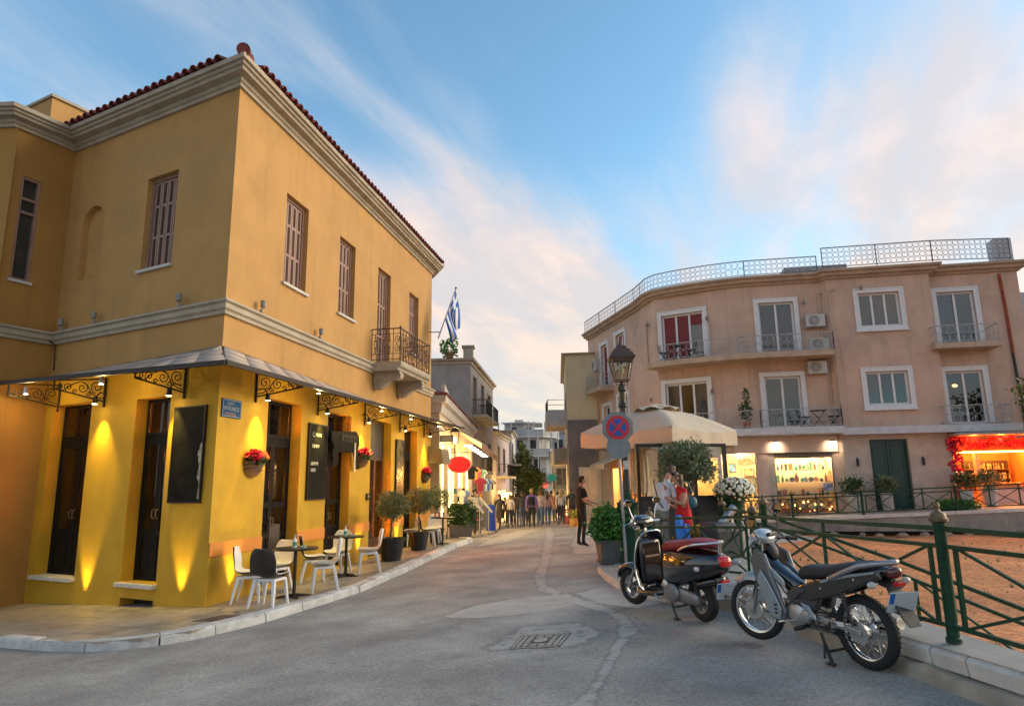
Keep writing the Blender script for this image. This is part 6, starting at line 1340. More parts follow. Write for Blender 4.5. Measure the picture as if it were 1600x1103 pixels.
# ---------------------------------------------------------------- left street beyond the cafe
def flat_house(name, label, pts, z0, z1, mat, wins, roof=None, cornice=.25, cmat=None, group=None, loc=None):
    """pts: plan path (outward right); wins: list of (seg, u0,u1,z0,z1, kind)"""
    t = thing(name, label, 'building', (pts[0][0], pts[0][1], z0), group=group); S = [Fr(a, b) for a, b in zip(pts, pts[1:])]; m = MB(); cmat = cmat or CORN
    for i, F in enumerate(S): F.wall(m, 0, F.len, z0, z1, [w[1:5] for w in wins if w[0] == i and w[5] != 'bal'], .16)
    m.build('wall', mat, t, w=True)
    if cornice: c = MB(); sweep(c, [(-.05, z1-cornice), (.06, z1-cornice), (.10, z1-cornice*.5), (.22, z1-cornice*.4), (.25, z1), (-.05, z1+.02)], pts); c.build('cornice', cmat, t, w=True)
    if roof:
        c = MB(); sweep(c, [(.30, z1+.0), (.30, z1+.06), (-1.5, z1+.7), (-1.5, z1+.6)], pts); c.build('roof', roof, t, w=True)
    dk = M('far_window_dark', (.03, .032, .035), .25, .3, 3); fm = M('far_window_frame', (.32, .28, .24), .6)
    for (i, a, b, c, d, k) in wins:
        F = S[i]
        if k == 'bal':
            s = MB(); F.box(s, a, b, 0, .8, c-.16, c); sl = s.build('balcony_slab', CORN, t, w=True); r = MB(); n = max(3, int((b-a)/.14))
            for q in range(n+1): r.beam(F.P(a+(b-a)*q/n, .76, c), F.P(a+(b-a)*q/n, .76, d), .016)
            for q in range(6): r.beam(F.P(a+.02, .1+.13*q, c), F.P(a+.02, .1+.13*q, d), .016); r.beam(F.P(b-.02, .1+.13*q, c), F.P(b-.02, .1+.13*q, d), .016)
            r.beam(F.P(a, .76, d), F.P(b, .76, d), .035); r.beam(F.P(a+.02, 0, d), F.P(a+.02, .76, d), .035); r.beam(F.P(b-.02, 0, d), F.P(b-.02, .76, d), .035); r.build('balcony_rail', IRON, sl, w=True, recalc=False)
        else:
            s = MB(); F.frame(s, a-.05, b+.05, c-.05, d+.05, .07, -.12, .03); F.box(s, (a+b)/2-.025, (a+b)/2+.025, -.12, -.08, c, d); w = s.build('window', fm, t, w=True); p = MB(); F.box(p, a, b, -.15, -.13, c, d); p.build('pane', dk if k != 'lit' else emis('lit_window', (1, .6, .2), 1.4), w, w=True)
    return t, S
XA = (-2.42, 22.4); XB = (-2.12, 35.4)
ped, PS = flat_house('neoclassical_shop_house', 'low cream neoclassical house with moulded eaves above the souvenir shop', [(-7, 23.2), XA, XB, (-6, 36)], -.9, 4.55, M('cream_old_render', (.50, .42, .33), .8, .12, 2, .1, 50, streak=.3), [(1, .8, 2.0, .0, 2.9, 'lit'), (1, 3.0, 5.6, -.3, 2.7, 'lit'), (1, 6.2, 9.0, -.4, 2.7, 'lit'), (1, 9.6, 12.2, -.5, 2.7, 'lit')], TILE, .55, M('pale_moulding', (.50, .46, .41), .8, .1, 3))
FS = PS[1]
# pediment slope seen above the awning end
m = MB(); m.prism([FS.P(0.02, .05, 4.3), FS.P(0.02, .05, 4.95), FS.P(2.8, .05, 4.55), FS.P(2.8, .05, 4.3)], FS.n*.12); m.build('pediment', MATS['pale_moulding'], ped, w=True)
def shopfront():
    aw = thing('shop_awning', 'long beige fabric awning above the souvenir shop', 'awning', tuple(FS.P(4, 0, 3.4))); m = MB(); m.hexa([FS.P(u, d, z) for u, d, z in ((1.6, .02, 3.75), (12.2, .02, 3.75), (12.2, 1.3, 3.05), (1.6, 1.3, 3.05), (1.6, .02, 3.79), (12.2, .02, 3.79), (12.2, 1.3, 3.09), (1.6, 1.3, 3.09))]); m.build('canvas', UMB, aw, w=True); m = MB(); FS.box(m, 1.6, 12.2, 1.28, 1.31, 2.82, 3.07); m.build('valance', M('valance_brown', (.30, .17, .10), .8), aw, w=True)
    for i in range(7):
        u = 2.4+i*1.5; m = MB(); q = FS.P(u, .75, 3.02); m.lathe([(.14, .03), (.14, 0), (0, -.005)], 12, q); m.build('awning_lamp', emis('shop_white', (1, .84, .5), 9), aw, w=True)
        if i % 2 == 0: lamp('souvenir_light', 'POINT', q-Vector((0, 0, .15)), 36, (1, .66, .24), aw, .12)
    # glowing wall panels
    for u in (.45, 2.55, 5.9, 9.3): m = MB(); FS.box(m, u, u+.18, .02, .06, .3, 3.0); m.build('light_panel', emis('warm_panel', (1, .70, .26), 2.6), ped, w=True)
    # oval red sign and pale yellow sign on arms
    for i, (c, rx, rz_, mat, lab) in enumerate((((-1.86, 23.6, 2.33), .41, .29, M('sign_oval_red', (.62, .006, .010), .4, .05, 3, emit=(.62, .006, .01), es=.12), 'red oval hanging sign with pale rim'), ((-1.66, 29.0, 2.10), .26, .20, M('sign_oval_cream', (.62, .50, .18), .5, emit=(.7, .52, .15), es=.8), 'small pale yellow oval hanging sign'))):
        t = thing('oval_sign', lab, 'sign', c); n = 36; E_ = lambda r, y: [(rx*r*math.cos(2*math.pi*k/n), y, rz_*r*math.sin(2*math.pi*k/n)) for k in range(n)]
        m = MB(); m.prism(E_(1, -.03), (0, .06, 0)); m.build('rim', M('sign_rim', (.62, .40, .28), .5), t); m = MB(); m.prism(E_(.93, -.036), (0, .005, 0)); m.build('face', mat, t)
        m = MB(); m.tube([(0, 0, rz_), (0, 0, rz_+.12)], .01, 5); m.beam((-1.0 if i == 0 else -.7, 0, rz_+.12), (.35, 0, rz_+.12), .025); m.build('arm', IRON, t)
    # lantern on a bracket, small sign plate
    t = thing('wall_street_lantern', 'glazed lantern on a bracket above the red oval sign', 'lantern', (-1.95, 22.9, 3.0)); m = MB()
    for sx in (-1, 1):
        for sy in (-1, 1): m.beam((sx*.09, sy*.09, 0), (sx*.14, sy*.14, .38), .015)
    m.loft([[(sx*r, sy*r, z) for sx, sy in ((-1, -1), (1, -1), (1, 1), (-1, 1))] for r, z in ((.17, .38), (.06, .52), (.02, .6))]); m.tube([(0, 0, 0), (0, 0, -.5)], .02, 6); m.beam((-.5, 0, -.2), (0, 0, -.2), .02); m.build('frame', IRON, t); m = MB(); m.lathe([(.03, .02), (.05, .12), (.02, .22)], 8); m.build('bulb', emis('lantern_bulb', (1, .7, .25), 18), t); lamp('lantern_light', 'POINT', (-1.95, 22.8, 3.1), 10, (1, .65, .25), t, .06)
    t = thing('small_hanging_plate', 'small dark framed plate hung under the awning end', 'sign', (-2.2, 22.6, 3.15)); m = MB(); m.box((-.22, -.015, -.1), (.22, .015, .1)); m.build('plate', M('plate_beige', (.4, .36, .28), .6), t); m = MB(); F0 = Fr((-.22, 0), (.22, 0)); F0.frame(m, 0, .44, -.1, .1, .025, .015, .03); m.build('frame', IRON, t)
    # stepped wall box (brown awning box)
    t = thing('wall_hood', 'brown boxed hood on the end wall beside the last flower basket', 'hood', tuple(FR_.P(10.6, .1, 2.2))); m = MB(); m.hexa([FR_.P(u, d, z) for u, d, z in ((10.75, .0, 2.30), (11.6, .0, 2.30), (11.6, .5, 2.30), (10.75, .5, 2.30), (10.75, .0, 2.85), (11.6, .0, 2.85), (11.6, .42, 2.72), (10.75, .42, 2.72))]); m.build('box', M('hood_brown', (.20, .15, .09), .7), t, w=True)
    # merchandise: hanging shirts, bags, racks of cards, all single things
    cols = [(.6, .6, .58), (.02, .02, .02), (.5, .04, .05), (.05, .16, .45), (.5, .3, .05), (.15, .35, .3), (.55, .45, .35), (.35, .08, .2)]
    nm = ['white', 'black', 'red', 'blue', 'ochre', 'teal', 'beige', 'plum']
    for k in range(18):
        ci = k % 8; u = 1.9+k*.42; d = .55+.3*(k % 3); z = 1.0+.42*((k*5) % 3); p = FS.P(u, d, z); t = thing('hanging_shirt', '%s printed shirt hanging %s the souvenir shop front, %s' % (nm[ci], ('low on', 'midway up', 'high on')[(k*5) % 3], ('near end', 'middle', 'far end')[k//6]), 'shirt', tuple(p), random.uniform(-1.1, 1.1), 'shirts hanging at the souvenir shop')
        m = MB(); o = [(-.12, 0), (.12, 0), (.13, .3), (.22, .24), (.26, .32), (.12, .45), (.05, .46), (0, .43), (-.05, .46), (-.12, .45), (-.26, .32), (-.22, .24), (-.13, .3)]; m.prism([(x, -.02, z_) for x, z_ in o], (0, .04, 0)); m.build('cloth', M('shirt_%d' % ci, cols[ci], .85, .2, 6), t)
        m = MB(); m.tube([(0, 0, .44), (0, 0, .56)], .006, 4); m.build('hook', IRON, t)
    for k in range(4):
        y0 = 24.8+k*2.6; x = -1.95+k*.09; t = thing('card_rack', ['revolving souvenir rack nearest the cafe planter', 'second revolving souvenir rack before the shop', 'third revolving souvenir rack before the shop', 'far revolving souvenir rack at the end of the shop'][k], 'rack', (x, y0, gz(x, y0)+.1)); m = MB(); m.tube([(0, 0, 0), (0, 0, 1.75)], .02, 6); m.lathe([(.25, 0), (.25, .03), (.03, .05)], 12); m.build('stand', IRON, t)
        for a in range(8):
            for r in range(5): b = MB(); an = a*math.pi/4; c_ = Vector((math.cos(an)*.2, math.sin(an)*.2, .45+r*.26)); b.beam(c_, c_+Vector((0, 0, .2)), .11, .02, up=(math.cos(an), math.sin(an), 0)); b.build('card', M('shirt_%d' % ((a*3+r*5+k) % 8), cols[(a*3+r*5+k) % 8], .8), t)
    for k, (x, y, c, lab) in enumerate(((-1.28, 25.9, (.5, .45, .35), 'white menu stand leaning open by the waiter'), (-.98, 26.6, (.5, .45, .35), 'second white menu stand beyond the waiter'))):
        t = thing('menu_stand', lab, 'menu stand', (x, y, gz(x, y)+.0)); m = MB(); m.tube([(0, 0, 0), (0, 0, 1.0)], .018, 6); m.box((-.16, -.14, 0), (.16, .14, .02)); m.build('stand', STEEL, t); m = MB(); m.hexa([(-.35, -.18, 1.42), (-.30, -.18, 1.46), (.16, -.18, .90), (.11, -.18, .86), (-.35, .18, 1.42), (-.30, .18, 1.46), (.16, .18, .90), (.11, .18, .86)]); m.build('board', M('menu_white', (.55, .52, .45), .6), t)
    bl = thing('blue_coat_display', 'bright blue garment on a stand before the shop', 'garment', (-1.02, 30.2, gz(-1.02, 30.2)+.05)); m = MB(); m.lathe([(.22, 0), (.20, .4), (.16, .8), (.2, 1.05), (.08, 1.15)], 12); m.build('cloth', M('royal_blue', (.015, .06, .38), .8), bl, smooth=True); m = MB(); m.lathe([(.1, 0), (.1, .02)], 8); m.tube([(0, 0, 0), (0, 0, 1.25)], .02, 6); m.build('stand', IRON, bl)
shopfront()
# second left sidewalk
m = MB(); pts = [(-2.4, 24.6), (-1.2, 26.2), (-.85, 29), (-.75, 34), (-.9, 45), (-1, 60), (-3, 60), (-3, 24.6)]; top = [(x, y, gz(x, y)+.10) for x, y in pts]; n = len(pts); m.add(top+[(x, y, z-.3) for x, y, z in top], [tuple(range(n))]+[(k, k+n, (k+1) % n+n, (k+1) % n) for k in range(n)]); m.build('far_sidewalk', SLAB, kind='structure', recalc=False)
flat_house('grey_party_wall_house', 'tall grey rendered house with balconies behind the low shop house', [(-6.5, 36.2), (-2.25, 36.0), (-1.35, 46), (-5, 47)], -1, 8.35, M('grey_party_render', (.33, .29, .265), .85, .12, 1, .1, 40, streak=.4), [(1, 1.0, 2.2, 5.6, 7.6, 'win'), (1, .6, 3.2, 5.4, 6.2, 'bal'), (1, 4.2, 5.4, 5.6, 7.6, 'win'), (1, 3.9, 6.4, 5.4, 6.2, 'bal'), (1, 1.0, 2.2, 2.6, 4.3, 'win'), (1, .6, 3.2, 2.4, 3.3, 'bal'), (1, 4.2, 5.4, 2.6, 4.3, 'win'), (1, 7.2, 8.6, 2.6, 4.3, 'win'), (1, 7.2, 8.6, 5.6, 7.4, 'win')], None, .3)
t_ = bpy.data.objects['grey_party_wall_house']; m = MB(); m.box((-2.62, 35.9, 8.3), (-2.1, 36.5, 8.95)); m.build('chimney', CORN, t_, w=True); m = MB(); m.box((-2.7, 35.8, 8.95), (-2.02, 36.6, 9.05)); m.build('chimney_cap', CORN, t_, w=True)
rp = thing('rooftop_bush', 'green bush growing on the roof behind the flag', 'bush', (-3.35, 35.8, 8.35)); m = MB(); leaf_mesh(m, (0, 0, .55), (.5, .4, .55), 350, .16); m.build('leaves', BOXL, rp, recalc=False); m = MB(); m.lathe([(.2, 0), (.25, .3)], 10); m.build('pot', M('terracotta', (.35, .13, .07), .8), rp)
flat_house('pinkish_house', 'pale pink rendered house with tiled roof farther down the left side', [(-5, 48.2), (-1.25, 48.0), (-.35, 56), (-4, 57)], -2, 5.4, M('pale_pink_render', (.46, .37, .36), .8, .08, 1.5), [(1, 1.0, 2.2, 2.6, 4.4, 'win'), (1, 4.0, 5.2, 2.6, 4.4, 'win'), (1, .6, 5.6, 2.3, 3.1, 'bal'), (1, .8, 6.5, -1.0, 1.3, 'lit')], TILE, .35)
flat_house('balconied_white_house', 'narrow white house with stacked balconies left of the street tree', [(-3, 58), (-.15, 57.8), (.2, 66), (-3, 66)], -2, 6.2, M('dull_white_render', (.45, .44, .42), .8), [(1, .6, 2.6, 3.6, 5.2, 'win'), (0, 1.5, 2.6, 3.6, 5.0, 'win'), (1, .2, 4.0, 3.4, 4.2, 'bal'), (1, .6, 2.6, .8, 2.4, 'win'), (0, 1.5, 2.6, .8, 2.2, 'win'), (1, .2, 4.0, .6, 1.4, 'bal'), (1, .5, 6, -1.6, .4, 'lit')], None, .2)
# white curved apartment block closing the street
def white_block():
    t = thing('white_apartment_block', 'white apartment block with stepped curved balconies closing the street', 'building', (2.5, 78, -2)); W = M('white_render', (.50, .49, .47), .8, .06, 2)
    def tier(z0, z1, pts, wn):
        m = MB(); m.prism([(x, y, z0) for x, y in pts], (0, 0, z1-z0)); m.build('wall', W, t, w=True)
        for i in range(len(pts)-1):
            F = Fr(pts[i], pts[i+1]); n = max(1, int(F.len/1.5))
            for k in range(n):
                if F.n.y > .2: continue
                u = (k+.5)*F.len/n; w_ = MB(); F.frame(w_, u-.42, u+.42, z0+.25, z1-.3, .06, .0, .05); wf = w_.build('window', WTRIM, t, w=True); p = MB(); F.box(p, u-.36, u+.36, .005, .02, z0+.3, z1-.36); p.build('pane', M('far_window_dark', (.03, .032, .035), .25), wf, w=True)
    P0 = [(-2, 76), (1.5, 75.2), (3.6, 75.6), (5.2, 77), (6.2, 80), (6.4, 86), (-2, 86)]
    for z in (-3.0, -.4, 2.2): tier(z, z+2.6, P0, 1)
    P1 = [(-1.5, 77.5), (1.5, 76.6), (2.9, 76.8), (4.0, 78), (4.5, 80), (4.5, 86), (-1.5, 86)]; tier(4.8, 7.0, P1, 1)
    P2 = [(-1, 79), (1.2, 78.2), (2.4, 79), (2.6, 84), (-1, 84)]; tier(7.0, 8.6, P2, 1)
    for z, P in ((2.2, P0), (4.8, P0), (7.0, P1), (-.4, P0)):
        c = MB(); sweep(c, [(-.2, z-.14), (.9, z-.14), (.9, z+.06), (-.2, z+.06)], P[:6]); s = c.build('balcony_slab', W, t, w=True); r = MB(); sweep(r, [(.82, z+.06), (.86, z+.06), (.86, z+.75), (.82, z+.75)], P[:6]); r.build('parapet', W if z < 4 else M('grey_parapet', (.36, .37, .38), .7), s, w=True)
        for i in range(5):
            F = Fr(P[i], P[i+1])
            for u in (.1, F.len*.5): m = MB(); m.beam(F.P(u, .8, z), F.P(u, .8, z+2.5 if z < 6.9 else z+1.6), .14); m.build('column', W, s, w=True)
    m = MB(); sweep(m, [(-.3, 8.6), (1.0, 8.6), (1.0, 8.72), (-.3, 8.72)], P2[:4]); m.build('pergola', W, t, w=True)
    m = MB(); m.box((.2, 81, 8.6), (1.2, 82, 9.3)); m.build('roof_tank', STEEL, t, w=True)
white_block()
flat_house('sloped_roof_house', 'grey and pale house with long sloping roof behind the white block', [(4.5, 92), (13, 90)], -3, 8.6, M('bluegrey_render', (.38, .40, .43), .8), [(0, 1, 2.2, 3, 5, 'win'), (0, 3, 4.2, 3, 5, 'win'), (0, 1, 2.2, 6, 7.6, 'win'), (0, 3, 4.2, 6, 7.6, 'win')], M('slate_roof', (.30, .30, .32), .7), .3)
flat_house('cream_gable_house', 'cream house with tiled roof on the right before the white block', [(3.7, 66), (3.3, 58), (5.2, 57.6)], -2.4, 4.3, M('cream_render', (.52, .43, .27), .8, .08, 2), [(1, .3, 1.2, 1.6, 3.0, 'win'), (0, 1, 2, 1.6, 3, 'win'), (0, 4, 5, 1.6, 3, 'win'), (1, .1, 1.6, 1.3, 2.1, 'bal'), (1, .2, 1.7, -1.6, .3, 'lit')], TILE, .25)
flat_house('beige_party_wall_house', 'tall beige house with grey lower wall on the right of the street', [(3.95, 52), (3.2, 40.2), (5.0, 40.0)], -1.2, 9.35, M('beige_render', (.55, .45, .29), .85, .08, 1, .1, 40, streak=.25), [(0, 9.0, 10.4, 5.5, 7.2, 'win'), (0, 5, 6.4, 5.5, 7.2, 'win'), (0, 2, 3.2, 5.5, 7.2, 'win'), (0, 9, 10.4, 2.2, 4.0, 'win')], None, .12)
t_ = bpy.data.objects['beige_party_wall_house']; F = Fr((3.2, 40.2), (5.0, 40.0)); m = MB(); F.box(m, .02, 1.78, .003, .05, -1.2, 5.35); m.build('lower_render', M('grey_low_render', (.16, .14, .135), .9, .2, 1.2, .2, 30, stain=.4), t_, w=True)
m = MB(); m.box((2.05, 40.4, 4.95), (3.19, 43.4, 5.15)); b_ = m.build('balcony_slab', M('balcony_concrete', (.44, .36, .26), .8), t_, w=True); m = MB(); m.box((2.05, 40.4, 5.15), (2.1, 43.4, 6.0)); m.box((2.1, 40.4, 5.15), (3.19, 40.45, 6.0)); m.build('parapet', M('grey_parapet', (.36, .37, .38), .7), b_, w=True)
m = MB(); [m.beam((2.08, 40.43+.5*k, 6.0), (2.08, 40.43+.5*k, 6.6), .03) for k in range(6)]; m.beam((2.08, 40.4, 6.6), (2.08, 43, 6.6), .03); m.beam((2.08, 40.43, 6.6), (3.1, 40.43, 6.6), .03); m.beam((2.08, 40.43, 6.3), (3.1, 40.43, 6.3), .03); m.build('rail', IRON, b_, w=True)
m = MB(); m.box((3.4, 44, 2.9), (2.6, 48, 3.1)); b_ = m.build('balcony_slab', MATS['balcony_concrete'], t_, w=True); m = MB(); m.box((2.6, 44, 3.1), (2.65, 48, 3.9)); m.box((2.65, 44, 3.1), (3.4, 44.05, 3.9)); m.build('parapet', MATS['grey_parapet'], b_, w=True)
gd = thing('grey_shutter_door', 'pale grey metal door panel at the foot of the beige wall', 'door', (4.1, 39.7, -.6)); m = MB(); m.box((3.75, 39.70, -.7), (5.0, 39.86, 2.6)); m.build('panel', M('grey_door_metal', (.30, .31, .32), .5), gd, w=True); m = MB(); [m.box((3.75+k*.3, 39.68, -.7), (3.78+k*.3, 39.70, 2.6)) for k in range(4)]; m.build('rib', GREYR, gd, w=True)
# shop signs and awnings on the far right side
for k, (x, y, z, c, lab) in enumerate(((2.55, 46, 2.1, (.01, .10, .065), 'round green hanging sign on the far right'), (2.35, 52, 1.6, (.45, .03, .03), 'small red hanging sign beyond the green one'))):
    t = thing('hanging_disc_sign', lab, 'sign', (x, y, z)); n = 20; m = MB(); m.prism([((.30-.08*k)*math.cos(6.283*i/n), 0, (.26-.07*k)*math.sin(6.283*i/n)) for i in range(n)], (0, .08, 0)); m.build('disc', M('disc_%d' % k, c, .5, emit=c, es=.5), t); m = MB(); m.beam((0, .04, .2), (.6, .04, .4), .04); m.build('arm', IRON, t)
for k, (x, y, w) in enumerate(((2.3, 50, 3.0), (2.35, 61, 3.4))):
    t = thing('street_awning', ['dark lean-to awning over the far right shops', 'pale lean-to awning at the far end of the street'][k], 'awning', (x, y, 1.5)); m = MB(); m.hexa([(x_+.9, y_, z_) for x_, y_, z_ in ((-1.3, -w/2, 0), (.1, -w/2, .7), (.1, w/2, .7), (-1.3, w/2, 0), (-1.3, -w/2, .05), (.1, -w/2, .75), (.1, w/2, .75), (-1.3, w/2, .05))]); m.build('canvas', [M('awning_dark', (.12, .09, .08), .8), UMB][k], t); m = MB(); m.beam((-.35, -w/2, -1.9), (-.35, -w/2, .02), .05); m.beam((-.35, w/2, -1.9), (-.35, w/2, .02), .05); m.build('post', IRON, t)
    lamp('far_shop_light', 'POINT', (x+.3, y, 1.1), 90, (1, .62, .25), t, .15)
lamp_h = thing('lit_shop_sign', 'glowing yellow shop sign above the far pedestrians', 'sign', (-.55, 47, .95)); m = MB(); m.box((-.4, 0, -.2), (.4, .1, .2)); m.build('face', emis('yellow_sign', (1, .75, .2), 2.5), lamp_h); m = MB(); m.box((-.44, .1, -.24), (.44, .16, .24)); m.build('frame', IRON, lamp_h)
lamp('far_left_light', 'POINT', (-.6, 46.5, 1.5), 120, (1, .62, .2), lamp_h, .2)
# goods baskets and stalls on the far right
for k, (x, y) in enumerate(((2.75, 30.8), (2.95, 33.2), (2.9, 36.0))):
    t = thing('street_stall', ['orange crate stall nearest the man in black', 'second goods stall on the right of the lane', 'third goods stall on the right of the lane'][k], 'stall', (x, y, gz(x, y))); m = MB(); m.box((-.3, -.3, 0), (.3, .3, .35)); m.build('crate', M('stall_%d' % k, [(.6, .28, .05), (.3, .28, .12), (.4, .1, .06)][k], .7, .4, 6), t); m = MB(); leaf_mesh(m, (0, 0, .5), (.35, .35, .25), 200, .1); m.build('goods', [M('goods_y', (.35, .35, .05), .7), OLIV, FRED][k], t, recalc=False)
# street tree
t = thing('street_tree', 'tall leafy green tree rising in the middle of the far street', 'tree', (1.15, 59, gz(1.15, 59))); m = MB(); m.tube([(0, 0, 0), (.1, 0, 1.5), (-.05, 0, 3.2), (.05, 0, 4.6)], [.2, .16, .11, .05], 8); m.build('trunk', BARK, t)
c = MB()
for (x, y, z, r, n) in ((0, 0, 3.2, 1.35, 1500), (.3, 0, 2.2, 1.3, 1200), (-.35, .2, 4.3, 1.0, 900), (.6, .1, 3.6, .9, 700), (-.2, 0, 5.2, .75, 500), (-.4, 0, 6.0, .4, 160), (.2, 0, 1.4, 1.1, 700), (.7, 0, 2.6, .9, 600)): leaf_mesh(c, (x, y, z), (r, r, r*.8), n, .20, .15, lw=.42, wob=.3)
c.build('crown', TREEL, t, recalc=False)
# ---------------------------------------------------------------- two-wheelers
def sec(x, zc, hw, hh, n=16, p=2.6, yc=0, lean=0):
    o = []
    for i in range(n):
        a = 2*math.pi*i/n; c, s = math.cos(a), math.sin(a); y = math.copysign(abs(c)**(2/p), c)*hw; z = math.copysign(abs(s)**(2/p), s)*hh
        o.append((x+lean*z, yc+y, zc+z))
    return o
def xloft(S, name, mat, t, sub=1, n=16, p=2.6, **k):
    m = MB(); m.loft([sec(*s[:4], n=n, p=(s[4] if len(s) > 4 else p), lean=(s[5] if len(s) > 5 else 0)) for s in S]); return m.build(name, mat, t, smooth=True, sub=sub, ang=70, **k)
def side(poly, y0, y1, name, mat, t, bevel=.01, both=True, sub=0):
    o = None
    for s in ((1, -1) if both else (1,)):
        m = MB(); m.prism([(x, s*y0, z) for x, z in poly], (0, s*(y1-y0), 0)); o = m.build(name, mat, t, bevel=bevel, seg=3, smooth=True)
    return o
def wheel(t, x, z, r, tw, rimr, spokes, steer=None, hub=.045, rimmat=CHRO, hubmat=STEEL, par=None):
    w = bpy.data.objects.new('wheel', None); COL.objects.link(w); w.parent = par or t; w.location = (x, 0, z); w.empty_display_size = .1
    if steer: w.rotation_euler = (0, 0, steer)
    m = MB(); prof = []
    for i in range(13): a = -math.pi*.62+i*math.pi*1.24/12; prof.append((r-tw*.62+tw*.62*math.cos(a), tw*.5*math.sin(a)*1.06))
    prof = [(rimr, prof[0][1]*.8)]+prof+[(rimr, prof[-1][1]*.8)]
    m.lathe(prof+[prof[0]], 48, axis='y', caps=False)
    ty = m.build('tyre', RUB, w, smooth=True, ang=60)
    tr = MB()
    for k in range(48):
        a = 2*math.pi*k/48
        for s in (-1, 1):
            rr = r-.0025; c = Vector((math.cos(a+.03*s)*rr, s*tw*.2, math.sin(a+.03*s)*rr)); tv = Vector((-math.sin(a), .55*s, math.cos(a))).normalized(); tr.beam(c-tv*.014-Vector((0, s*tw*.12, 0)), c+tv*.014, .010, .0016, up=(math.cos(a), 0, math.sin(a)))
    tr.build('tread', RUB, w, kind='stuff', recalc=False)
    m = MB(); m.lathe([(rimr+.012, -tw*.36), (rimr+.012, -tw*.30), (rimr-.008, -tw*.22), (rimr-.012, 0), (rimr-.008, tw*.22), (rimr+.012, tw*.30), (rimr+.012, tw*.36), (rimr-.016, tw*.30), (rimr-.024, 0), (rimr-.016, -tw*.30), (rimr+.012, -tw*.36)], 48, axis='y', caps=False); m.build('rim', rimmat, w, smooth=True, ang=40)
    m = MB(); m.lathe([(hub*.6, -.07), (hub, -.06), (hub, -.035), (hub*.7, -.02), (hub*.7, .02), (hub, .035), (hub, .06), (hub*.6, .07)], 20, axis='y'); m.build('hub', hubmat, w, smooth=True, ang=30)
    if spokes == 'wire':
        m = MB()
        for k in range(36):
            a = 2*math.pi*k/36; s = 1 if k % 2 else -1; b = a+(.55 if (k//2) % 2 else -.55); m.beam((math.cos(b)*hub, s*.045, math.sin(b)*hub), (math.cos(a)*(rimr-.018), s*.006, math.sin(a)*(rimr-.018)), .0036)
        m.build('spokes', CHRO, w, kind='stuff', recalc=False)
    else:
        for k in range(5):
            a = 2*math.pi*k/5; m = MB(); m.loft([[(math.cos(a)*rr-math.sin(a)*wd*sx, yy*sy, math.sin(a)*rr+math.cos(a)*wd*sx) for sx, sy in ((-1, -1), (1, -1), (1, 1), (-1, 1))] for rr, wd, yy in ((hub*.6, .028, .03), (rimr-.01, .02, .02))]); m.build('spoke', hubmat, w, bevel=.004)
    return w
def plate(t, c, u, w, h, ang, lab=None):
    """number plate facing back, leaning; c centre"""
    M_ = Matrix.Translation(c) @ Matrix.Rotation(u, 4, 'Z') @ Matrix.Rotation(ang, 4, 'Y'); b = MB(M_); b.box((-.004, -w/2, -h/2), (.004, w/2, h/2)); p = b.build('number_plate', M('plate_blank', (.50, .56, .60), .5, .04, 3), t, bevel=.004)
    b = MB(M_); b.box((-.0062, w/2-.042, h/2-.10), (-.0042, w/2-.006, h/2-.008)); b.build('blue_band', M('plate_blue', (.01, .13, .5), .5), p)
def mirror(t, base, top, r, mat, face, head=(.075, .05)):
    m = MB(); b, e = Vector(base), Vector(top); m.tube([b, b.lerp(e, .5)+Vector((.01, 0, .01)), e], .0065, 8); s = m.build('mirror_stalk', mat, t, smooth=True)
    M_ = Matrix.Translation(e+Vector((0, 0, r*.6))) @ Matrix.Rotation(-.15, 4, 'Y'); m = MB(M_); m.lathe([(r*.3, .035), (r*.9, .018), (r, 0), (r*.97, -.008)], 20, axis='x', sx=1.2, sy=.85); m.build('mirror_shell', mat, s, smooth=True); m = MB(M_); m.lathe([(r*.95, -.009), (0, -.0095)], 20, axis='x', sx=1.2, sy=.85); m.build('mirror_glass', M('mirror_glass', (.30, .32, .22), .04, .1, 3, 0, metal=1), s)
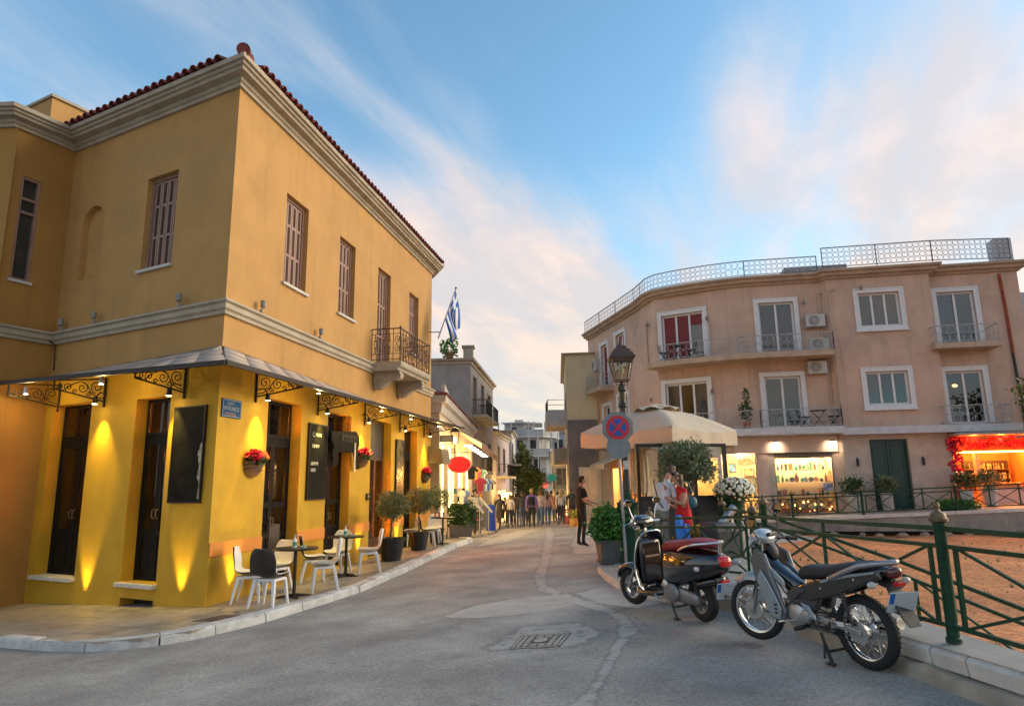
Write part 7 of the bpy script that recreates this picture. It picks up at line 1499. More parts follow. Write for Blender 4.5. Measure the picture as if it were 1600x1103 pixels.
def motorbike():
    rear, front = Vector((2.74, 5.62)), Vector((2.26, 6.72)); d = front-rear; ang = math.atan2(d.y, d.x); sc = d.length/1.235*.985
    t = thing('parked_motorbike', 'black and silver underbone motorbike with spoked wheels and blank plate by the fence', 'motorbike', (rear.x, rear.y, gz(rear.x, rear.y)+.005), ang, scale=sc)
    t.rotation_euler = (math.radians(-2), 0, ang); r = .289; SIL = M('silver_panel', (.29, .34, .37), .28, .08, 4, .01, 60, metal=.35, coat=.5); GRM = M('dark_grey_panel', (.05, .05, .054), .35, .1, 5, .02, 60)
    wheel(t, 0, r, r, .085, .222, 'wire', hub=.062); st = R(14); wheel(t, 1.235, r, r, .075, .222, 'wire', st, hub=.055)
    # rear drum, sprocket, chain case, swing arm, shock
    m = MB(); m.lathe([(.03, .05), (.075, .055), (.078, .085), (.05, .095), (.02, .10)], 24, (0, 0, r), axis='y'); m.build('rear_drum', STEEL, t, smooth=True, ang=30)
    m = MB(); m.lathe([(.085, .098), (.085, .102)], 28, (0, 0, r), axis='y')
    for k in range(28): a = k*.2244; m.beam((.083*math.cos(a), .10, r+.083*math.sin(a)), (.094*math.cos(a), .10, r+.094*math.sin(a)), .006, .004)
    m.build('sprocket', STEEL, t)
    for s in (1, -1): m = MB(); m.beam((-.04, s*.105, r), (.46, s*.09, r+.06), .022, .045); m.build('swing_arm', STEEL if s > 0 else BLKM, t, bevel=.006)
    m = MB(); m.box((.12, .117, r+.028), (.19, .1185, r+.065)); m.build('label', WHTP, t)
    m = MB(); m.tube([(.0, .102, r+.09), (.2, .105, r+.115), (.46, .10, r+.10)], .007, 6); m.tube([(.0, .102, r-.088), (.46, .10, r-.01)], .007, 6); m.build('chain', BLKM, t)
    for s in (1, -1):
        k = MB()
        a, b = Vector((.02, s*.12, r+.05)), Vector((.12, s*.12, .66)); k.tube([a, b], .014, 10)
        for i in range(12): q = a.lerp(b, .25+i*.05); k.tube([q, q+(b-a).normalized()*.010], .028, 12)
        k.build('shock_absorber', M('spring_dark', (.06, .06, .062), .4, metal=.6), t, smooth=True, ang=30)
    # engine
    m = MB(); m.lathe([(.10, .06), (.12, .085), (.115, .12), (.08, .135), (.03, .14)], 24, (.62, 0, .33), axis='y', sx=1.1, sy=.85); m.build('crankcase', STEEL, t, smooth=True, ang=30)
    m = MB(); m.lathe([(.05, .10), (.06, .13), (.05, .15), (.02, .155)], 20, (.50, 0, .34), axis='y'); m.build('clutch_cover', STEEL, t, smooth=True, ang=30)
    m = MB(); m.box((.42, -.12, .24), (.74, .09, .43)); m.build('engine_block', M('engine_dark', (.16, .165, .17), .4, .2, 8, .1, 60, metal=.7), t, bevel=.03)
    for k in range(8): m = MB(); x = .76+k*.024; m.box((x, -.075, .28), (x+.010, .075, .42)); m.build('cooling_fin', STEEL, t)
    m = MB(); m.box((.76, -.055, .30), (.97, .055, .405)); m.build('cylinder', MATS['engine_dark'], t, bevel=.01)
    m = MB(); m.tube([(.93, -.05, .30), (.86, -.09, .20), (.5, -.13, .19), (.2, -.15, .26), (-.18, -.17, .36)], [.018, .018, .02, .045, .048], 12); m.build('exhaust', M('exhaust_steel', (.25, .24, .23), .35, metal=.9), t, smooth=True)
    m = MB(); m.tube([(.52, .20, .255), (.52, -.20, .255)], .012, 8); m.tube([(.52, .14, .255), (.52, .25, .25)], .02, 8); m.tube([(.52, -.14, .255), (.52, -.25, .25)], .02, 8); m.build('footpegs', BLKM, t); m = MB(); m.tube([(.62, .15, .30), (.75, .17, .27), (.75, .21, .27)], .009, 6); m.build('gear_lever', CHRO, t)
    for s in (1, -1): m = MB(); m.tube([(.26, s*.12, .33), (.20, s*.19, .31), (.20, s*.25, .31)], .012, 6); m.build('pillion_peg', BLKM, t)
    # centre stand
    m = MB()
    for s in (1, -1): m.tube([(.40, s*.08, .22), (.32, s*.12, .10), (.26, s*.14, 0.0)], .016, 8); m.beam((.23, s*.14, .004), (.31, s*.15, .004), .04, .012)
    m.tube([(.31, .12, .09), (.31, -.12, .09)], .012, 8); m.tube([(.36, .1, .16), (.28, .2, .06)], .01, 6); m.build('centre_stand', BLKM, t)
    # frame spine and leg shield
    side([(.40, .40), (.52, .40), (.62, .52), (.50, .60), (.34, .56)], .05, .12, 'frame_cover', GRM, t)
    # main leg shield: silver lower fairing and black upper tunnel
    xloft([(.56, .52, .055, .07), (.68, .55, .07, .085), (.82, .62, .085, .09), (.93, .70, .10, .085), (1.0, .78, .095, .07), (1.04, .83, .06, .05)], 'tunnel_cover', BLKP, t)
    side([(.90, .84), (1.02, .88), (1.09, .76), (1.04, .58), (.94, .44), (.86, .27), (.74, .25), (.70, .35), (.745, .47), (.82, .62)], .125, .165, 'leg_shield', M('shield_grey', (.14, .14, .145), .32, .1, 5, .02, 60, metal=.4, coat=.4), t, .016)
    side([(.95, .70), (1.01, .61), (.92, .43), (.855, .29), (.755, .28), (.73, .37), (.785, .47), (.865, .60)], .166, .182, 'silver_fairing', SIL, t, .01)
    for k in range(3): side([(.775, .325+k*.035), (.81, .325+k*.035), (.815, .343+k*.035), (.78, .343+k*.035)], .1825, .186, 'fairing_slot', BLKM, t, .002)
    side([(.70, .555), (.90, .66), (.94, .74), (.90, .75), (.72, .62)], .118, .14, 'silver_trim', SIL, t, .008)
    # side covers and tail
    side([(.62, .50), (.64, .575), (.34, .66), (-.02, .76), (-.28, .80), (-.30, .74), (-.10, .66), (.18, .55), (.42, .48)], .10, .135, 'side_cover', BLKP, t, .016)
    side([(.66, .42), (.69, .52), (.56, .585), (.46, .565), (.56, .50)], .125, .150, 'grey_side_trim', GRM, t, .01)
    side([(.44, .44), (.54, .46), (.46, .34), (.38, .33)], .125, .15, 'silver_side_plate', SIL, t, .008)
    xloft([(.30, .66, .10, .05), (.05, .72, .115, .06), (-.20, .775, .10, .055), (-.33, .80, .06, .035)], 'tail_cowl', BLKP, t)
    xloft([(.62, .66, .05, .04), (.56, .70, .10, .065), (.44, .715, .13, .07), (.27, .725, .135, .06), (.12, .765, .14, .06), (-.06, .80, .135, .055), (-.19, .82, .11, .042), (-.27, .825, .06, .02)], 'seat', M('seat_vinyl', (.020, .020, .022), .55, .2, 8, .12, 90), t)
    m = MB(); m.tube([(.20, .142, .69), (.06, .152, .75), (-.12, .148, .825), (-.28, .11, .855), (-.345, .0, .86), (-.28, -.11, .855), (-.12, -.148, .825), (.06, -.152, .75), (.20, -.142, .69)], .021, 10, flat=.7); m.build('grab_rail', M('grab_rail_grey', (.36, .36, .38), .25, metal=.8), t, smooth=True)
    # tail lamp, indicators, mudguard, plate
    xloft([(-.28, .775, .085, .05), (-.345, .785, .06, .045), (-.375, .79, .03, .03)], 'tail_lamp', M('tail_lens_dark', (.10, .012, .012), .12, .2, 5, 0, coat=1), t)
    m = MB(); m.box((-.375, -.05, .685), (-.335, .05, .72)); m.build('reflector', M('reflector_red', (.5, .01, .02), .2), t, bevel=.006)
    for s in (1, -1): m = MB(); m.tube([(-.24, s*.10, .70), (-.26, s*.16, .70)], .01, 6); m.sphere((-.265, s*.195, .70), (.03, .04, .028), 12, 8); m.build('indicator', M('indicator_lens', (.55, .5, .45), .15, .1, 5, 0), t, smooth=True)
    m = MB(); m.loft([[(x, y, z) for y, z in ((-w, z0), (w, z0), (w*.9, z0+.02), (-w*.9, z0+.02))] for x, w, z0 in ((-.05, .06, .70), (-.22, .075, .69), (-.33, .08, .66))]); m.loft([[(x+dx, y, z) for dx, y in ((0, -w), (0, w), (.014, w), (.014, -w))] for x, z, w in ((-.30, .68, .075), (-.355, .56, .08), (-.41, .46, .08), (-.45, .40, .06))]); m.build('rear_mudguard', BLKM, t, bevel=.004)
    plate(t, (-.385, .03, .575), R(-22), .225, .18, R(-28))
    # fork, front mudguard, head
    fk = bpy.data.objects.new('front_fork', None); COL.objects.link(fk); fk.parent = t; fk.location = (1.235, 0, r); fk.rotation_euler = (0, 0, st)
    for s in (1, -1): m = MB(); m.tube([(.0, s*.075, 0), (-.06, s*.075, .20)], .026, 10); m.tube([(-.05, s*.075, .18), (-.15, s*.07, .52)], .016, 10); m.build('fork_leg', STEEL, fk, smooth=True)
    m = MB(); rings = []
    for k in range(9):
        a = R(48+k*10.5); rr = .325; c = Vector((math.cos(a)*rr, 0, math.sin(a)*rr)); o = Vector((math.cos(a), 0, math.sin(a))); w = [.012, .035, .05, .058, .062, .066, .068, .066, .05][k]
        rings.append([c+o*(.012)+Vector((0, -w*.5, 0)), c+o*.02, c+o*.012+Vector((0, w*.5, 0)), c-o*.02+Vector((0, w, 0)), c-o*.055+Vector((0, w*1.05, 0)), c-o*.055+Vector((0, w*.95, 0)), c-o*.01+Vector((0, w*.85, 0)), c+o*.006, c-o*.01-Vector((0, w*.85, 0)), c-o*.055-Vector((0, w*.95, 0)), c-o*.055-Vector((0, w*1.05, 0)), c-o*.02-Vector((0, w, 0))])
    m.loft(rings); m.build('front_mudguard', SIL, fk, smooth=True, ang=50)
    side([(-.16, .10), (.06, .06), (.06, .10), (-.10, .20)], .06, .075, 'mudguard_stay', SIL, fk, .006)
    for s in (1,): m = MB(); m.lathe([(.09, .062), (.09, .066)], 24, (0, 0, 0), axis='y'); m.build('brake_disc', STEEL, fk)
    hd = bpy.data.objects.new('handlebar', None); COL.objects.link(hd); hd.parent = t; hd.location = (1.02, 0, .90); hd.rotation_euler = (0, 0, st); SH = M('headset_silver', (.44, .50, .54), .2, .06, 4, .01, 50, metal=.3, coat=.6)
    xloft([(-.07, .05, .07, .045), (-.02, .08, .13, .07), (.05, .085, .125, .08), (.11, .06, .085, .07), (.145, .04, .045, .045)], 'headset_cover', SH, hd)
    xloft([(.10, .03, .07, .05), (.15, .02, .075, .055), (.17, .02, .05, .04)], 'headlamp', M('headlamp_lens', (.5, .52, .54), .08, .1, 4, 0, coat=1), hd)
    m = MB(); m.box((-.085, -.07, .085), (-.055, .07, .125)); m.build('instrument_panel', BLKM, hd, bevel=.01)
    for s in (1, -1):
        m = MB(); m.tube([(-.02, s*.10, .06), (-.05, s*.20, .055), (-.10, s*.31, .04)], .014, 8); m.build('bar', BLKM, hd); m = MB(); m.tube([(-.075, s*.24, .05), (-.115, s*.34, .035)], .02, 10); m.build('grip', RUB, hd); m = MB(); m.tube([(.0, s*.2, .06), (-.02, s*.30, .045), (-.05, s*.36, .03)], .007, 6); m.build('brake_lever', STEEL, hd)
    mirror(hd, (-.03, .17, .07), (-.02, .27, .20), .06, BLKM, 0); mirror(hd, (-.03, -.17, .07), (.0, -.25, .30), .06, BLKM, 0)
    xloft([(.90, .80, .05, .05), (.96, .88, .06, .06), (1.03, .92, .05, .04)], 'steering_neck', BLKM, t)
    for pts in ([(1.0, .16, .95), (1.12, .14, .86), (1.10, .09, .62), (1.2, .085, .36)], [(1.0, -.16, .95), (1.14, -.1, .85), (1.06, -.08, .6), (.85, -.1, .36)], [(.46, .11, .44), (.3, .125, .42), (.08, .12, .36)]):
        m = MB(); m.tube(pts, .006, 6); m.build('cable', BLKM, t)
    for x, z, y in ((.60, .54, .137), (.30, .60, .137), (-.05, .71, .137), (.80, .50, .158), (.66, .45, .152), (.42, .36, .152)):
        m = MB(); m.lathe([(.009, 0), (.009, .004), (.004, .005)], 8, (x, y, z), axis='y'); m.build('bolt', CHRO, t)
    side([(.30, .668), (-.02, .752), (-.26, .795), (-.24, .775), (.0, .725), (.30, .645)], .1355, .1375, 'tail_stripe', SIL, t, .001)
motorbike()
def scooter():
    rear, front = Vector((2.05, 7.78)), Vector((1.50, 8.92)); d = front-rear; ang = math.atan2(d.y, d.x); sc = d.length/1.26
    t = thing('parked_scooter', 'glossy black retro scooter with dark red seat and chrome trim by the kerb', 'scooter', (rear.x, rear.y, gz(rear.x, rear.y)+.005), ang, scale=sc); t.rotation_euler = (math.radians(-4), 0, ang); r = .222; st = R(10); RED = M('dark_red_vinyl', (.26, .010, .018), .42, .15, 6, .06, 60)
    wheel(t, 0, r, r, .105, .140, 'five', hub=.06, rimmat=STEEL, hubmat=M('alloy_grey', (.22, .22, .225), .4, metal=.8)); wheel(t, 1.26, r, r, .10, .145, 'five', st, hub=.05, rimmat=STEEL, hubmat=MATS['alloy_grey'])
    # engine, transmission, kick stand
    xloft([(-.10, .24, .03, .06), (.0, .25, .045, .075), (.2, .27, .05, .085), (.38, .28, .05, .09), (.46, .28, .03, .06)], 'transmission_case', M('engine_cast', (.26, .26, .265), .45, .15, 8, .08, 60, metal=.7), t).location.y = .12
    m = MB(); m.lathe([(.11, .0), (.115, .03), (.09, .055), (.02, .06)], 24, (.30, .15, .28), axis='y', sx=1.15, sy=.9); m.build('fan_cover', MATS['engine_cast'], t, smooth=True, ang=30)
    m = MB(); m.lathe([(.05, 0), (.055, .03), (.03, .05)], 16, (.40, .15, .36), axis='y'); m.tube([(.42, .18, .22), (.52, .2, .20), (.58, .2, .24)], .01, 6); m.build('kick_starter', STEEL, t, smooth=True)
    m = MB(); m.tube([(-.02, -.16, .28), (.2, -.17, .25), (.45, -.14, .22)], [.055, .05, .02], 12); m.build('exhaust', M('exhaust_dark', (.08, .08, .08), .5), t, smooth=True)
    m = MB(); a, b = Vector((-.06, .10, .30)), Vector((-.03, .12, .52)); m.tube([a, b], .016, 8)
    for i in range(8): q = a.lerp(b, .2+i*.08); m.tube([q, q+Vector((0, 0, .010))], .03, 12)
    m.build('shock_absorber', BLKM, t)
    m = MB()
    for s in (1, -1): m.tube([(.42, s*.10, .20), (.34, s*.14, .09), (.27, s*.15, .0)], .013, 8); m.beam((.24, s*.15, .006), (.32, s*.16, .006), .04, .012)
    m.tube([(.36, .13, .11), (.36, -.13, .11)], .011, 6); m.build('centre_stand', BLKM, t)
    # rear body
    xloft([(.55, .50, .10, .20, 3.4), (.48, .52, .165, .23, 3.2), (.30, .545, .215, .22, 2.8), (.08, .575, .235, .195, 2.5), (-.12, .60, .22, .165, 2.4), (-.29, .62, .175, .135, 2.3), (-.40, .632, .11, .095, 2.2), (-.44, .636, .04, .04, 2)], 'rear_body', BLKP, t, sub=2)
    xloft([(-.02, .40, .15, .04), (-.16, .42, .14, .05), (-.28, .45, .10, .05), (-.36, .47, .05, .03)], 'lower_tail', BLKP, t)
    # floor board, leg shield
    m = MB(); m.loft([[(x, y, z) for y, z in ((-w, z0), (w, z0), (w, z1), (-w, z1))] for x, w, z0, z1 in ((.46, .16, .23, .30), (.62, .20, .20, .265), (.85, .21, .19, .255), (.94, .20, .20, .28))]); m.build('floor_board', BLKP, t, bevel=.03, smooth=True)
    for y in (-.13, -.065, .065, .13): m = MB(); m.box((.52, y-.012, .266), (.86, y+.012, .275)); m.build('floor_strip', RUB, t, bevel=.003)
    def shield(w, x, z): return [(x-.03-.09*abs(s)**2.2, w*s, z) for s in [i/6 for i in range(-6, 7)]]
    rows = [(.17, .92, .23), (.21, .965, .30), (.225, .99, .42), (.225, 1.0, .55), (.215, .985, .68), (.19, .955, .80), (.14, .92, .885), (.08, .90, .915)]
    m = MB(); m.loft([shield(*q) for q in rows], closed=False, caps=False); o = m.build('leg_shield', BLKP, t, smooth=True, ang=70, recalc=False); s_ = o.modifiers.new('s', 'SOLIDIFY'); s_.thickness = .022; s_ = o.modifiers.new('sub', 'SUBSURF'); s_.levels = s_.render_levels = 2
    e = [Vector(shield(*q)[0]) for q in rows]+[Vector(shield(*q)[-1]) for q in rows[::-1]]; m = MB(); m.tube([Vector((.80, -.205, .225))]+e+[Vector((.80, .205, .225))], .009, 8); m.build('chrome_edge', CHRO, t, smooth=True)
    m = MB(); m.loft([[(x, y, z) for y, z in ((-w, z0), (w, z0), (w, z1), (-w, z1))] for x, w, z0, z1 in ((.83, .15, .32, .80), (.90, .16, .30, .84))]); m.build('glove_box', BLKP, t, bevel=.03, smooth=True)
    m = MB(); m.beam((.825, -.1, .62), (.825, .1, .62), .012, .02); m.build('bag_hook', CHRO, t)
    # nose tie and horn grille
    xloft([(1.0, .56, .045, .27), (1.04, .56, .035, .24), (1.055, .55, .02, .2)], 'nose_cover', BLKP, t)
    # front mudguard
    fm = bpy.data.objects.new('front_wheel_group', None); COL.objects.link(fm); fm.parent = t; fm.location = (1.26, 0, r); fm.rotation_euler = (0, 0, st); fm.name = 'front_fork'
    m = MB(); rings = []
    for k in range(9):
        a = R(18+k*19); rr = .265; c = Vector((math.cos(a)*rr, 0, math.sin(a)*rr)); o = Vector((math.cos(a), 0, math.sin(a))); w = [.03, .07, .085, .09, .095, .095, .09, .08, .06][k]
        rings.append([c+Vector((0, w*math.sin(q*.5236-1.5708), 0))+o*(.045*math.cos(q*.5236-1.5708)-.02) for q in range(7)]+[c+Vector((0, -w*.93*math.sin(q*.5236-1.5708), 0))+o*(.036*math.cos(q*.5236-1.5708)-.03) for q in range(7)])
    m.loft(rings); m.build('front_mudguard', BLKP, fm, smooth=True, ang=60); m = MB(); m.tube([(0, .075, 0), (-.06, .085, .12), (-.16, .04, .35), (-.2, 0, .5)], .02, 8); m.build('fork_arm', STEEL, fm, smooth=True)
    # seat
    xloft([(.54, .70, .05, .04), (.50, .745, .11, .065), (.36, .775, .155, .065), (.20, .785, .165, .06), (.06, .815, .165, .06), (-.12, .83, .155, .052), (-.26, .825, .12, .04), (-.33, .81, .06, .018)], 'seat', RED, t, sub=2)
    m = MB(); m.tube([(.10, .18, .755), (-.02, .185, .80), (-.16, .175, .83), (-.31, .13, .845), (-.40, .0, .85), (-.31, -.13, .845), (-.16, -.175, .83), (-.02, -.185, .80), (.10, -.18, .755)], .013, 10); m.tube([(-.34, .0, .69), (-.37, 0, .845)], .022, 10); m.build('grab_rail', CHRO, t, smooth=True)
    # lamps, plate
    xloft([(-.30, .66, .10, .075, 3.2), (-.425, .655, .085, .062, 3.2), (-.455, .65, .05, .035, 3)], 'tail_lamp', M('tail_red', (.42, .004, .008), .12, .15, 6, 0, coat=1, emit=(.5, .01, .01), es=.08), t)
    for s in (1, -1): xl = xloft([(-.20, 0, .012, .012), (-.24, 0, .022, .028), (-.30, .005, .02, .026), (-.33, .008, .01, .012)], 'indicator', M('clear_lens', (.55, .56, .56), .1, .1, 5, 0, coat=1), t); xl.location = (-.02, s*.175, .60); xl.rotation_euler = (0, 0, s*-.35)
    m = MB(); m.box((-.40, -.045, .435), (-.36, .045, .47)); m.build('reflector', MATS['reflector_red'], t, bevel=.006); m = MB(); m.hexa([(-.33, -.08, .46), (-.33, .08, .46), (-.35, .08, .46), (-.35, -.08, .46), (-.30, -.08, .48), (-.30, .08, .48), (-.34, .08, .49), (-.34, -.08, .49)]); m.beam((-.34, 0, .46), (-.41, 0, .30), .09, .015, up=(1, 0, 0)); m.build('plate_bracket', BLKM, t); plate(t, (-.425, .02, .37), R(-24), .23, .19, R(-26))
    m = MB(); m.loft([[(x, y, z) for y, z in ((-.06, z0), (.06, z0), (.055, z0+.012), (-.055, z0+.012))] for x, z0 in ((-.12, .42), (-.24, .40), (-.32, .36))]); m.build('inner_mudguard', BLKM, t)
    # handlebar
    hd = bpy.data.objects.new('handlebar', None); COL.objects.link(hd); hd.parent = t; hd.location = (.93, 0, .98); hd.rotation_euler = (0, 0, st)
    xloft([(-.08, .02, .10, .04), (-.03, .04, .16, .065), (.03, .045, .15, .075), (.09, .03, .105, .08), (.125, .02, .06, .06)], 'headset', BLKP, hd); m = MB(); m.lathe([(.085, .10), (.09, .125), (.08, .14)], 20, (0, 0, .02), axis='x'); m.build('headlamp_ring', CHRO, hd, smooth=True); m = MB(); m.lathe([(.08, .138), (.0, .15)], 20, (0, 0, .02), axis='x'); m.build('headlamp', MATS['headlamp_lens'], hd, smooth=True)
    m = MB(); m.lathe([(.075, -.0), (.075, .012), (.0, .014)], 20, (-.055, 0, .075), sx=.6, sy=1.1); m.build('instrument_dial', M('dial_white', (.5, .52, .54), .15, .2, 8), hd)
    xloft([(-.02, -.10, .05, .07), (.02, -.10, .06, .09), (.05, -.10, .04, .07)], 'steering_neck', BLKP, hd)
    for s in (1, -1):
        m = MB(); m.tube([(-.02, s*.14, .03), (-.05, s*.22, .03), (-.07, s*.33, .02)], .016, 8); m.build('bar', CHRO, hd, smooth=True); m = MB(); m.tube([(-.055, s*.23, .03), (-.075, s*.35, .02)], .021, 10); m.build('grip', RUB, hd, smooth=True); m = MB(); m.tube([(.02, s*.17, .04), (.0, s*.26, .03), (-.02, s*.36, .015)], .007, 6); m.build('brake_lever', CHRO, hd, smooth=True)
        mirror(hd, (-.02, s*.18, .06), (-.03+(.02 if s < 0 else 0), s*.26, .24), .052, CHRO, 0)
scooter()
# ---------------------------------------------------------------- people (one skinned surface each)
SKIN = M('skin', (.42, .22, .145), .55, .08, 6, .02, 60)
HAIRD = M('dark_hair', (.022, .014, .010), .6, .3, 20, .3, 60); HAIRB = M('brown_hair', (.09, .05, .028), .6, .3, 20, .3, 60); HAIRL = M('fair_hair', (.35, .24, .11), .6, .3, 20, .3, 60)
def cloth(rgb): return M('cloth_%02x%02x%02x' % tuple(int(c*255) for c in rgb), rgb, .85, .18, 7, .15, 40)
def person(label, loc, rz, height, pose, shirt, trouser, hair=HAIRD, shoe=(.03, .03, .03), sleeve='short', fingers=False, hairstyle='short', lean=0, build=1.0, skirt=None, extras=None):
    t = thing('person', label, 'person', loc, rz); k = height/1.75
    V = {}; E_ = []; Rr = {}; Lb = {}
    def v(n, p, r, l, par=None): V[n] = Vector(p); Rr[n] = r if isinstance(r, tuple) else (r, r); Lb[n] = l; par and E_.append((par, n))
    ln = Vector((0, lean, 0)); b = build
    v('pel', (0, 0, .96), (.155*b, .115*b), 'leg'); v('sp', (0, lean*.25, 1.13), (.145*b, .11*b), 'top', 'pel'); v('ch', (0, lean*.6, 1.33), (.165*b, .12*b), 'top', 'sp'); v('nb', (0, lean*.95, 1.47), (.085, .075), 'top', 'ch'); v('nk', (0, lean*1.1+.01, 1.54), (.056, .056), 'skin', 'nb')
    hx, hy = pose.get('head', (0, 0)); v('hd', (hx*.4, lean*1.2+.03+hy*.5, 1.625), (.076, .092), 'skin', 'nk'); v('ht', (hx, lean*1.25+.015+hy, 1.715), (.062, .078), 'skin', 'hd')
    v('no', (hx*.5, lean*1.2+.125+hy*.6, 1.612), (.012, .014), 'skin', 'hd')
    for s, S in ((1, 'L'), (-1, 'R')):
        v('sh'+S, (s*.175*b, lean*.85, 1.425), .062, 'top', 'ch'); el = pose.get('el'+S, (s*.24, -.02, 1.15)); wr = pose.get('wr'+S, (s*.25, .06, .90)); sl = 'top' if sleeve != 'none' else 'skin'; fa = 'top' if sleeve == 'long' else 'skin'
        ue = Vector(V['sh'+S]).lerp(Vector(el), .55); v('ua'+S, ue, .052, sl, 'sh'+S); v('el'+S, el, .044, fa, 'ua'+S); v('fa'+S, Vector(el).lerp(Vector(wr), .4), .041, fa, 'el'+S); v('wr'+S, wr, .029, fa, 'fa'+S)
        dr = (Vector(wr)-Vector(el)).normalized(); pm = Vector(wr)+dr*.075; v('pm'+S, pm, (.036, .022), 'skin', 'wr'+S)
        if fingers:
            sd = dr.cross(Vector((0, 1, 0)) if abs(dr.y) < .8 else Vector((0, 0, 1))).normalized(); nn = sd.cross(dr)*s
            for q in range(4): o = sd*(q-1.5)*.020; L_ = (.036, .042, .040, .030)[q]; v('f%d%s' % (q, S), pm+o+dr*.03, .0095, 'skin', 'pm'+S); v('g%d%s' % (q, S), pm+o+dr*(.03+L_)+nn*.012, .0085, 'skin', 'f%d%s' % (q, S)); v('h%d%s' % (q, S), pm+o+dr*(.03+L_*1.55)+nn*.034, .0075, 'skin', 'g%d%s' % (q, S))
            v('t0'+S, Vector(wr)+dr*.035+sd*.036, .011, 'skin', 'wr'+S); v('t1'+S, Vector(wr)+dr*.075+sd*.052+nn*.012, .009, 'skin', 't0'+S)
        else: v('hn'+S, pm+dr*.07, (.026, .015), 'skin', 'pm'+S)
        kn = pose.get('kn'+S, (s*.10, .02, .52)); an = pose.get('an'+S, (s*.10, -.02, .09)); v('hp'+S, (s*.088*b, 0, .90), .092*b, 'leg', 'pel'); v('th'+S, Vector((s*.088, 0, .90)).lerp(Vector(kn), .5), .078*b, 'leg', 'hp'+S); v('kn'+S, kn, .058, 'leg', 'th'+S); v('cf'+S, Vector(kn).lerp(Vector(an), .35)+Vector((0, -.012, 0)), .056, 'leg', 'kn'+S); v('an'+S, an, .040, 'leg', 'cf'+S); v('hl'+S, (an[0], an[1]-.02, an[2]-.045), .042, 'shoe', 'an'+S); v('to'+S, (an[0]+s*.02, an[1]+.15, an[2]-.055), (.042, .03), 'shoe', 'an'+S)
    names = list(V); me = bpy.data.meshes.new('sk'); me.from_pydata([V[n]*k for n in names], [(names.index(a), names.index(c)) for a, c in E_], []); o = bpy.data.objects.new('sk', me); COL.objects.link(o)
    sm = o.modifiers.new('skin', 'SKIN'); sm.use_smooth_shade = True; sm.branch_smoothing = .4
    for i, n in enumerate(names): sv = me.skin_vertices[0].data[i]; sv.radius = (Rr[n][0]*k, Rr[n][1]*k); sv.use_root = (n == 'pel')
    ss = o.modifiers.new('sub', 'SUBSURF'); ss.levels = ss.render_levels = 2 if fingers else 1
    dg = bpy.context.evaluated_depsgraph_get(); bm_ = bpy.data.meshes.new_from_object(o.evaluated_get(dg)); bpy.data.objects.remove(o)
    bm_.materials.clear(); mats = [cloth(shirt), cloth(trouser), SKIN, cloth(shoe)]; [bm_.materials.append(m) for m in mats]; ix = {'top': 0, 'leg': 1, 'skin': 2, 'shoe': 3}
    segs = [(V[a]*k, V[c]*k, Lb[a], Lb[c]) for a, c in E_]; mi = []
    for p in bm_.polygons:
        c = p.center; best = None
        for A, B, la, lb in segs:
            ab = B-A; tt = max(0, min(1, (c-A).dot(ab)/max(ab.length_squared, 1e-9))); d = (c-A-ab*tt).length
            if best is None or d < best[0]: best = (d, lb if tt > .45 else la)
        l = best[1]
        if l == 'leg' and c.z > .97*k: l = 'top'
        if l == 'top' and c.z < .90*k and abs(c.x) < .17*k: l = 'leg'
        mi.append(ix[l])
    bm_.polygons.foreach_set('material_index', mi); bm_.polygons.foreach_set('use_smooth', [True]*len(mi)); bm_.name = 'body'
    ob = bpy.data.objects.new('body', bm_); COL.objects.link(ob); ob.parent = t
    H = (V['hd'].lerp(V['ht'], .62))*k; h = MB(); rr = (.083*k, .100*k, .088*k)
    for i in range(10):
        tn = math.pi*min(i, 8)/16; kn_ = .86 if i == 9 else 1
        ring = []
        for j in range(18):
            a = 2*math.pi*j/18; x, y = math.sin(a), -math.cos(a); front = max(0, y); z = math.cos(tn); ext = 1 if i < 8 else 1
            drop = (min(i, 8)/8)**2*.05*(1-front*2.2)*k+(.045*k*max(0, 1-front*3) if i == 9 else 0)
            ring.append((H.x+x*rr[0]*math.sin(tn)*kn_, H.y-.008*k+kn_*y*rr[1]*math.sin(tn)*(1-.20*front*(i/8)), H.z+rr[2]*z-drop+(.0 if i < 8 else -.0)))
        h.v += [Vector(q) for q in ring]
    for i in range(9):
        for j in range(18): h.f.append((i*18+j, i*18+(j+1) % 18, (i+1)*18+(j+1) % 18, (i+1)*18+j)); h.mi.append(0)
    if hairstyle == 'long': h.loft([[(H.x+x*w, H.y+y_*d_-.03*k+o_, H.z+z) for x, y_ in ((-1, -.2), (-.6, -1), (.6, -1), (1, -.2), (.5, .2), (-.5, .2))] for w, d_, o_, z in ((.088*k, .10*k, 0, .03*k), (.095*k, .10*k, -.01, -.10*k), (.09*k, .07*k, -.04*k, -.24*k), (.06*k, .04*k, -.05*k, -.36*k))])
    h.build('hair', hair, t, smooth=True, ang=80)
    if fingers:
        for s in (1, -1):
            e = MB(); e.sphere((V['hd'].x*k+s*.032*k, V['hd'].y*k+.084*k, V['hd'].z*k+.028*k), .011*k, 8, 6); e.build('eye', M('eye_dark', (.03, .02, .015), .2), t); e = MB(); e.sphere((V['hd'].x*k+s*.078*k, V['hd'].y*k-.005, V['hd'].z*k+.01*k), (.010*k, .022*k, .034*k), 8, 6); e.build('ear', SKIN, t, smooth=True)
    if skirt:
        m = MB(); rings = []
        for z, w, d_ in skirt[1]: rings.append([((w+.008*math.sin(a*7*.3927*2))*math.cos(a*.3927)*k, d_*math.sin(a*.3927)*k+lean*max(0, z-.95)*.9*k, z*k) for a in range(16)])
        m.loft(rings, caps=False); m.build('skirt', cloth(skirt[0]), t, smooth=True, ang=80)
